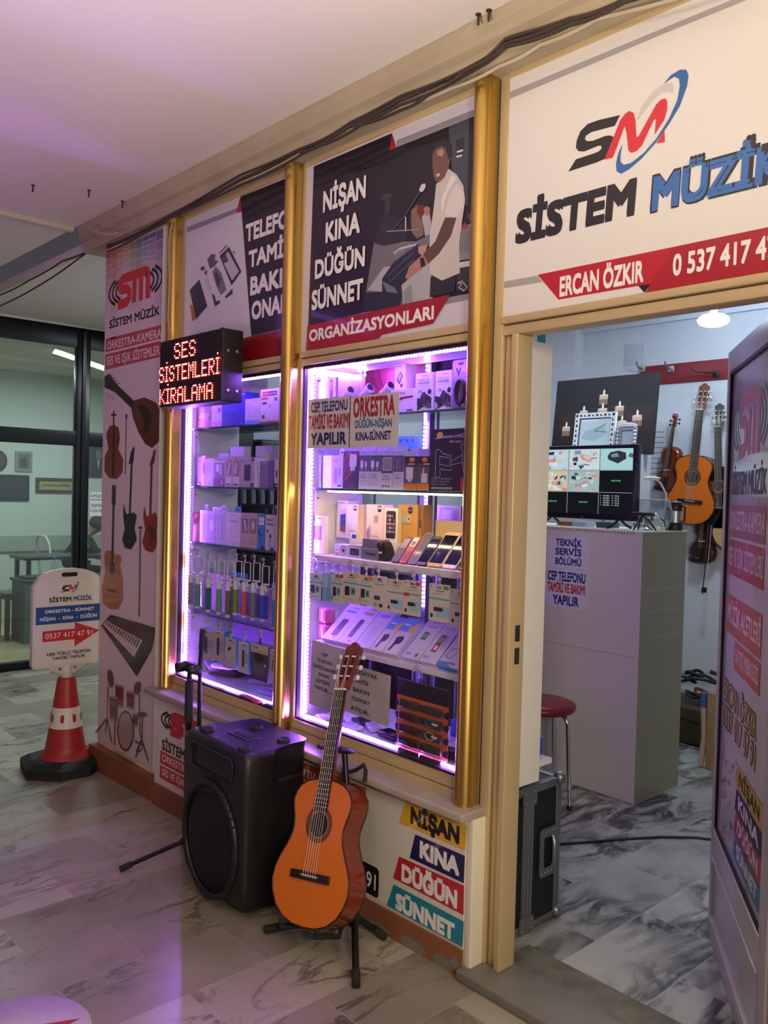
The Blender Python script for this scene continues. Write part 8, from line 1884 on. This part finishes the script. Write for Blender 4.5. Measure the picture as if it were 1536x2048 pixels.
for i, px in enumerate((-8, 30)):
    p = ox(px, 1250, -8.75); p.y -= .15 * (1 - i); t = thing('wooden_stool', ('low wooden stool at the edge of the tea room view', 'low wooden stool beside the grey side counter')[i], 'stool', (p.x, p.y, TZ), 'low wooden stools'); M_ = mat('plain_wood', '#6b5a3c', .6, var=.15)
    mb = MB(); mb.box((p.x - .16, p.y - .15, .33), (p.x + .16, p.y + .15, .39), M_, .008); mb.build('seat', t)
    for sx in (-1, 1):
        for sy in (-1, 1): mb = MB(); mb.box((p.x + sx * .13 - .02, p.y + sy * .12 - .02, TZ), (p.x + sx * .13 + .02, p.y + sy * .12 + .02, .33), M_); mb.build('leg', t)
# seated person, leaning over the table
pb = Vector((-10.05, 2.14, .37))
t = thing('person', 'person in black clothes bent over the tea room table', 'person', (0, 0, 0))


def skin(name, verts, edges, radii, m, parent):
    me = bpy.data.meshes.new(name); me.from_pydata([tuple(v) for v in verts], edges, []); o = bpy.data.objects.new(name, me); COL.objects.link(o)
    md = o.modifiers.new('skin', 'SKIN'); md.use_smooth_shade = True
    for i, r in enumerate(radii): me.skin_vertices[0].data[i].radius = (r, r) if not isinstance(r, tuple) else r
    me.skin_vertices[0].data[0].use_root = True
    sb = o.modifiers.new('sub', 'SUBSURF'); sb.levels = 1; sb.render_levels = 1
    me.materials.append(m); o.parent = parent; return o


fw = Vector((.35, .94, 0)); sd = Vector((-.94, .35, 0)); V = lambda f, s, z: pb + fw * f + sd * s + UZ * z
skin_m = mat('skin_tone', '#8a6656', .5, var=.05); cl = mat('black_cloth', '#101114', .85, var=.15, bump=.1)
vs = [V(0, 0, .05), V(.06, 0, .25), V(.16, 0, .45), V(.20, 0, .52), V(.27, 0, .58), V(.34, 0, .64), V(.40, 0, .65),
      V(.17, -.19, .46), V(.30, -.24, .25), V(.46, -.12, .30), V(.53, -.08, .305), V(.17, .19, .46), V(.30, .24, .25), V(.46, .12, .30), V(.53, .08, .305),
      V(.10, -.10, .03), V(.42, -.12, .05), V(.42, -.12, -.38), V(.52, -.12, -.45), V(.10, .10, .03), V(.42, .12, .05), V(.42, .12, -.38), V(.52, .12, -.45)]
es = [(0, 1), (1, 2), (2, 3), (3, 4), (4, 5), (5, 6), (2, 7), (7, 8), (8, 9), (9, 10), (2, 11), (11, 12), (12, 13), (13, 14), (0, 15), (15, 16), (16, 17), (17, 18), (0, 19), (19, 20), (20, 21), (21, 22)]
rd = [.15, .15, .15, .06, .075, .09, .07, .065, .05, .04, .035, .065, .05, .04, .035, .09, .07, .05, .04, .09, .07, .05, .04]
body = skin('body', vs, es, rd, skin_m, t)
shirt = skin('jacket', [v + Vector((0, 0, .002)) for v in vs[:3]] + [vs[7], vs[8], vs[9], vs[11], vs[12], vs[13]], [(0, 1), (1, 2), (2, 3), (3, 4), (4, 5), (2, 6), (6, 7), (7, 8)], [.165, .168, .165, .08, .063, .05, .08, .063, .05], cl, t)
skin('trousers', [vs[0]] + vs[15:23], [(0, 1), (1, 2), (2, 3), (3, 4), (0, 5), (5, 6), (6, 7), (7, 8)], [.16, .105, .085, .065, .05, .105, .085, .065, .05], cl, t)
mb = MB(); c = V(.30, 0, .645); mb.ball(c, .105, mat('dark_hair', '#15120f', .7, var=.2, bump=.3, scale=60), 10, 1.08, .9, .85); hr = mb.build('hair', None); hr.location = hr.location; hr.parent = t
for s in (-1, 1):
    for k in range(5):
        b0 = V(.53, s * .08, .305); mb = MB(); a_ = (k - 2) * .012
        mb.tube([b0 + sd * a_, b0 + fw * .045 + sd * (a_ * 1.4) - UZ * .004, b0 + fw * (.075 - .006 * abs(k - 2)) + sd * (a_ * 1.6) - UZ * .016], .008, skin_m, 6); o = mb.build('finger'); o.parent = t
mb = MB(); f_ = V(.36, 0, .60); mb.tube([f_ + fw * .055 + UZ * .02, f_ + fw * .085 - UZ * .012, f_ + fw * .06 - UZ * .03], .012, skin_m, 6); o = mb.build('nose'); o.parent = t
ch = Vector((pb.x, pb.y - .06, TZ)); t = thing('cafe_chair', 'white tube backed chair under the bent person', 'chair', ch); TW = mat('white_tube', '#c9ceca', .4)
mb = MB(); mb.box((ch.x - .22, ch.y - .22, .36), (ch.x + .22, ch.y + .22, .392), BLK, .01); mb.build('seat', t)
mb = MB(); mb.tube([(ch.x - .2, ch.y - .22, .38), (ch.x - .2, ch.y - .27, .78), (ch.x - .12, ch.y - .28, .86), (ch.x + .12, ch.y - .28, .86), (ch.x + .2, ch.y - .27, .78), (ch.x + .2, ch.y - .22, .38)], .014, TW, 8); mb.build('backrest', t)
for sx in (-1, 1):
    for sy in (-1, 1): mb = MB(); mb.tube([(ch.x + sx * .2, ch.y + sy * .2, .37), (ch.x + sx * .22, ch.y + sy * .22, TZ + .005)], .012, TW, 8); mb.build('leg', t)

# --- dark goods standing deeper in the shop behind the displays
t = thing('storage_cabinet', 'low dark storage cabinet behind the display windows', 'cabinet', (-3.7, 1.0, .004))
mb = MB(); mb.box((-4.46, .72, .004), (-2.62, 1.1, 1.12), mat('cabinet_dark', '#1e1f28', .5, var=.1)); mb.build('body', t)
for i in range(4): mb = MB(); mb.box((-4.46 + .465 * i, .712, .05), (-4.01 + .465 * i, .72, 1.09), mat('cabinet_dark_door', '#262833', .45), .002); d_ = mb.build('door', t); mb = MB(); mb.box((-4.06 + .465 * i, .70, .55), (-4.05 + .465 * i, .712, .67), STEEL, .002); mb.build('handle', d_)
mb = MB(); mb.rbox(-4.42, -3.90, .76, 1.05, 1.12, 1.40, BLK, .02); tag(mb.build('amplifier'), 'black amplifier box on the dark cabinet behind the narrow window', 'amplifier')
mb = MB(); mb.rbox(-3.42, -3.12, .76, 1.02, 1.12, 1.36, mat('printer_black', '#15161c', .4), .03); mb.box((-3.38, .74, 1.15), (-3.16, .77, 1.19), paint('#2a2c34')); tag(mb.build('printer'), 'black printer on the dark cabinet behind the wide window', 'printer')
t = thing('wall_rack', 'black wall shelf on the end wall inside the shop', 'shelf', (-4.4, 1.3, 1.6))
mb = MB(); mb.box((-4.468, .55, 1.60), (-4.22, 2.0, 1.63), BLK, .002); mb.build('board', t)
for y in (.7, 1.85): mb = MB(); mb.prism([(0, 0), (.22, .16), (.22, .17), (0, .17)], (-4.468, y, 1.43), UX, UZ, .012, BLK); mb.build('bracket', t)
for i, (y0_, y1_, h_, nm, c) in enumerate(((.60, .88, .22, 'black case on the wall shelf nearest the window', '#141419'), (.92, 1.22, .16, 'dark grey case in the middle of the wall shelf', '#26272e'), (1.28, 1.50, .26, 'tall black case on the wall shelf', '#111116'), (1.55, 1.95, .14, 'long navy case at the far end of the wall shelf', '#1c2238'))):
    mb = MB(); mb.rbox(-4.455, -4.26, y0_, y1_, 1.63, 1.63 + h_, paint(c), .02); tag(mb.build('equipment_case'), nm, 'case', 'cases on the wall shelf')
for i in range(7):
    y = .60 + .065 * i; mb = MB(); x = -4.20
    mb.tube([(x, y, 1.60), (x + .01, y + .01, 1.45), (x, y + .015, 1.30), (x - .005, y + .01, 1.18 + .02 * (i % 3))], .018, mat('strap_%d' % (i % 2), ['#20233a', '#14151f'][i % 2], .5), 6)
    tag(mb.build('hanging_strap'), ('first', 'second', 'third', 'fourth', 'fifth', 'sixth', 'seventh')[i] + ' dark strap from the window side hanging under the wall shelf', 'strap', 'dark straps under the wall shelf')
for i in range(3):
    mb = MB(); y = 1.25 + .20 * i; mb.prism(rrect(0, 0, .15, .22, .01), (-4.464, y, 1.22), UY, UZ, .012, paint(['#4a3a30', '#4a3a30', '#c8c4d0'][i])); mb.flat(rrect(.01, .025, .14, .2, .006), (-4.464, y, 1.22), UY, UZ, paint(['#7a5f48', '#7a5f48', '#b8b4c8'][i]), .001)
    tag(mb.build('wall_panel'), ('first brown screen panel on the end wall', 'second brown screen panel on the end wall', 'pale screen panel on the end wall')[i], 'panel')
st2 = dup(st1, Vector((-2.97, 1.345, .004)), 'red round stool seen through the wide window behind the organiser')
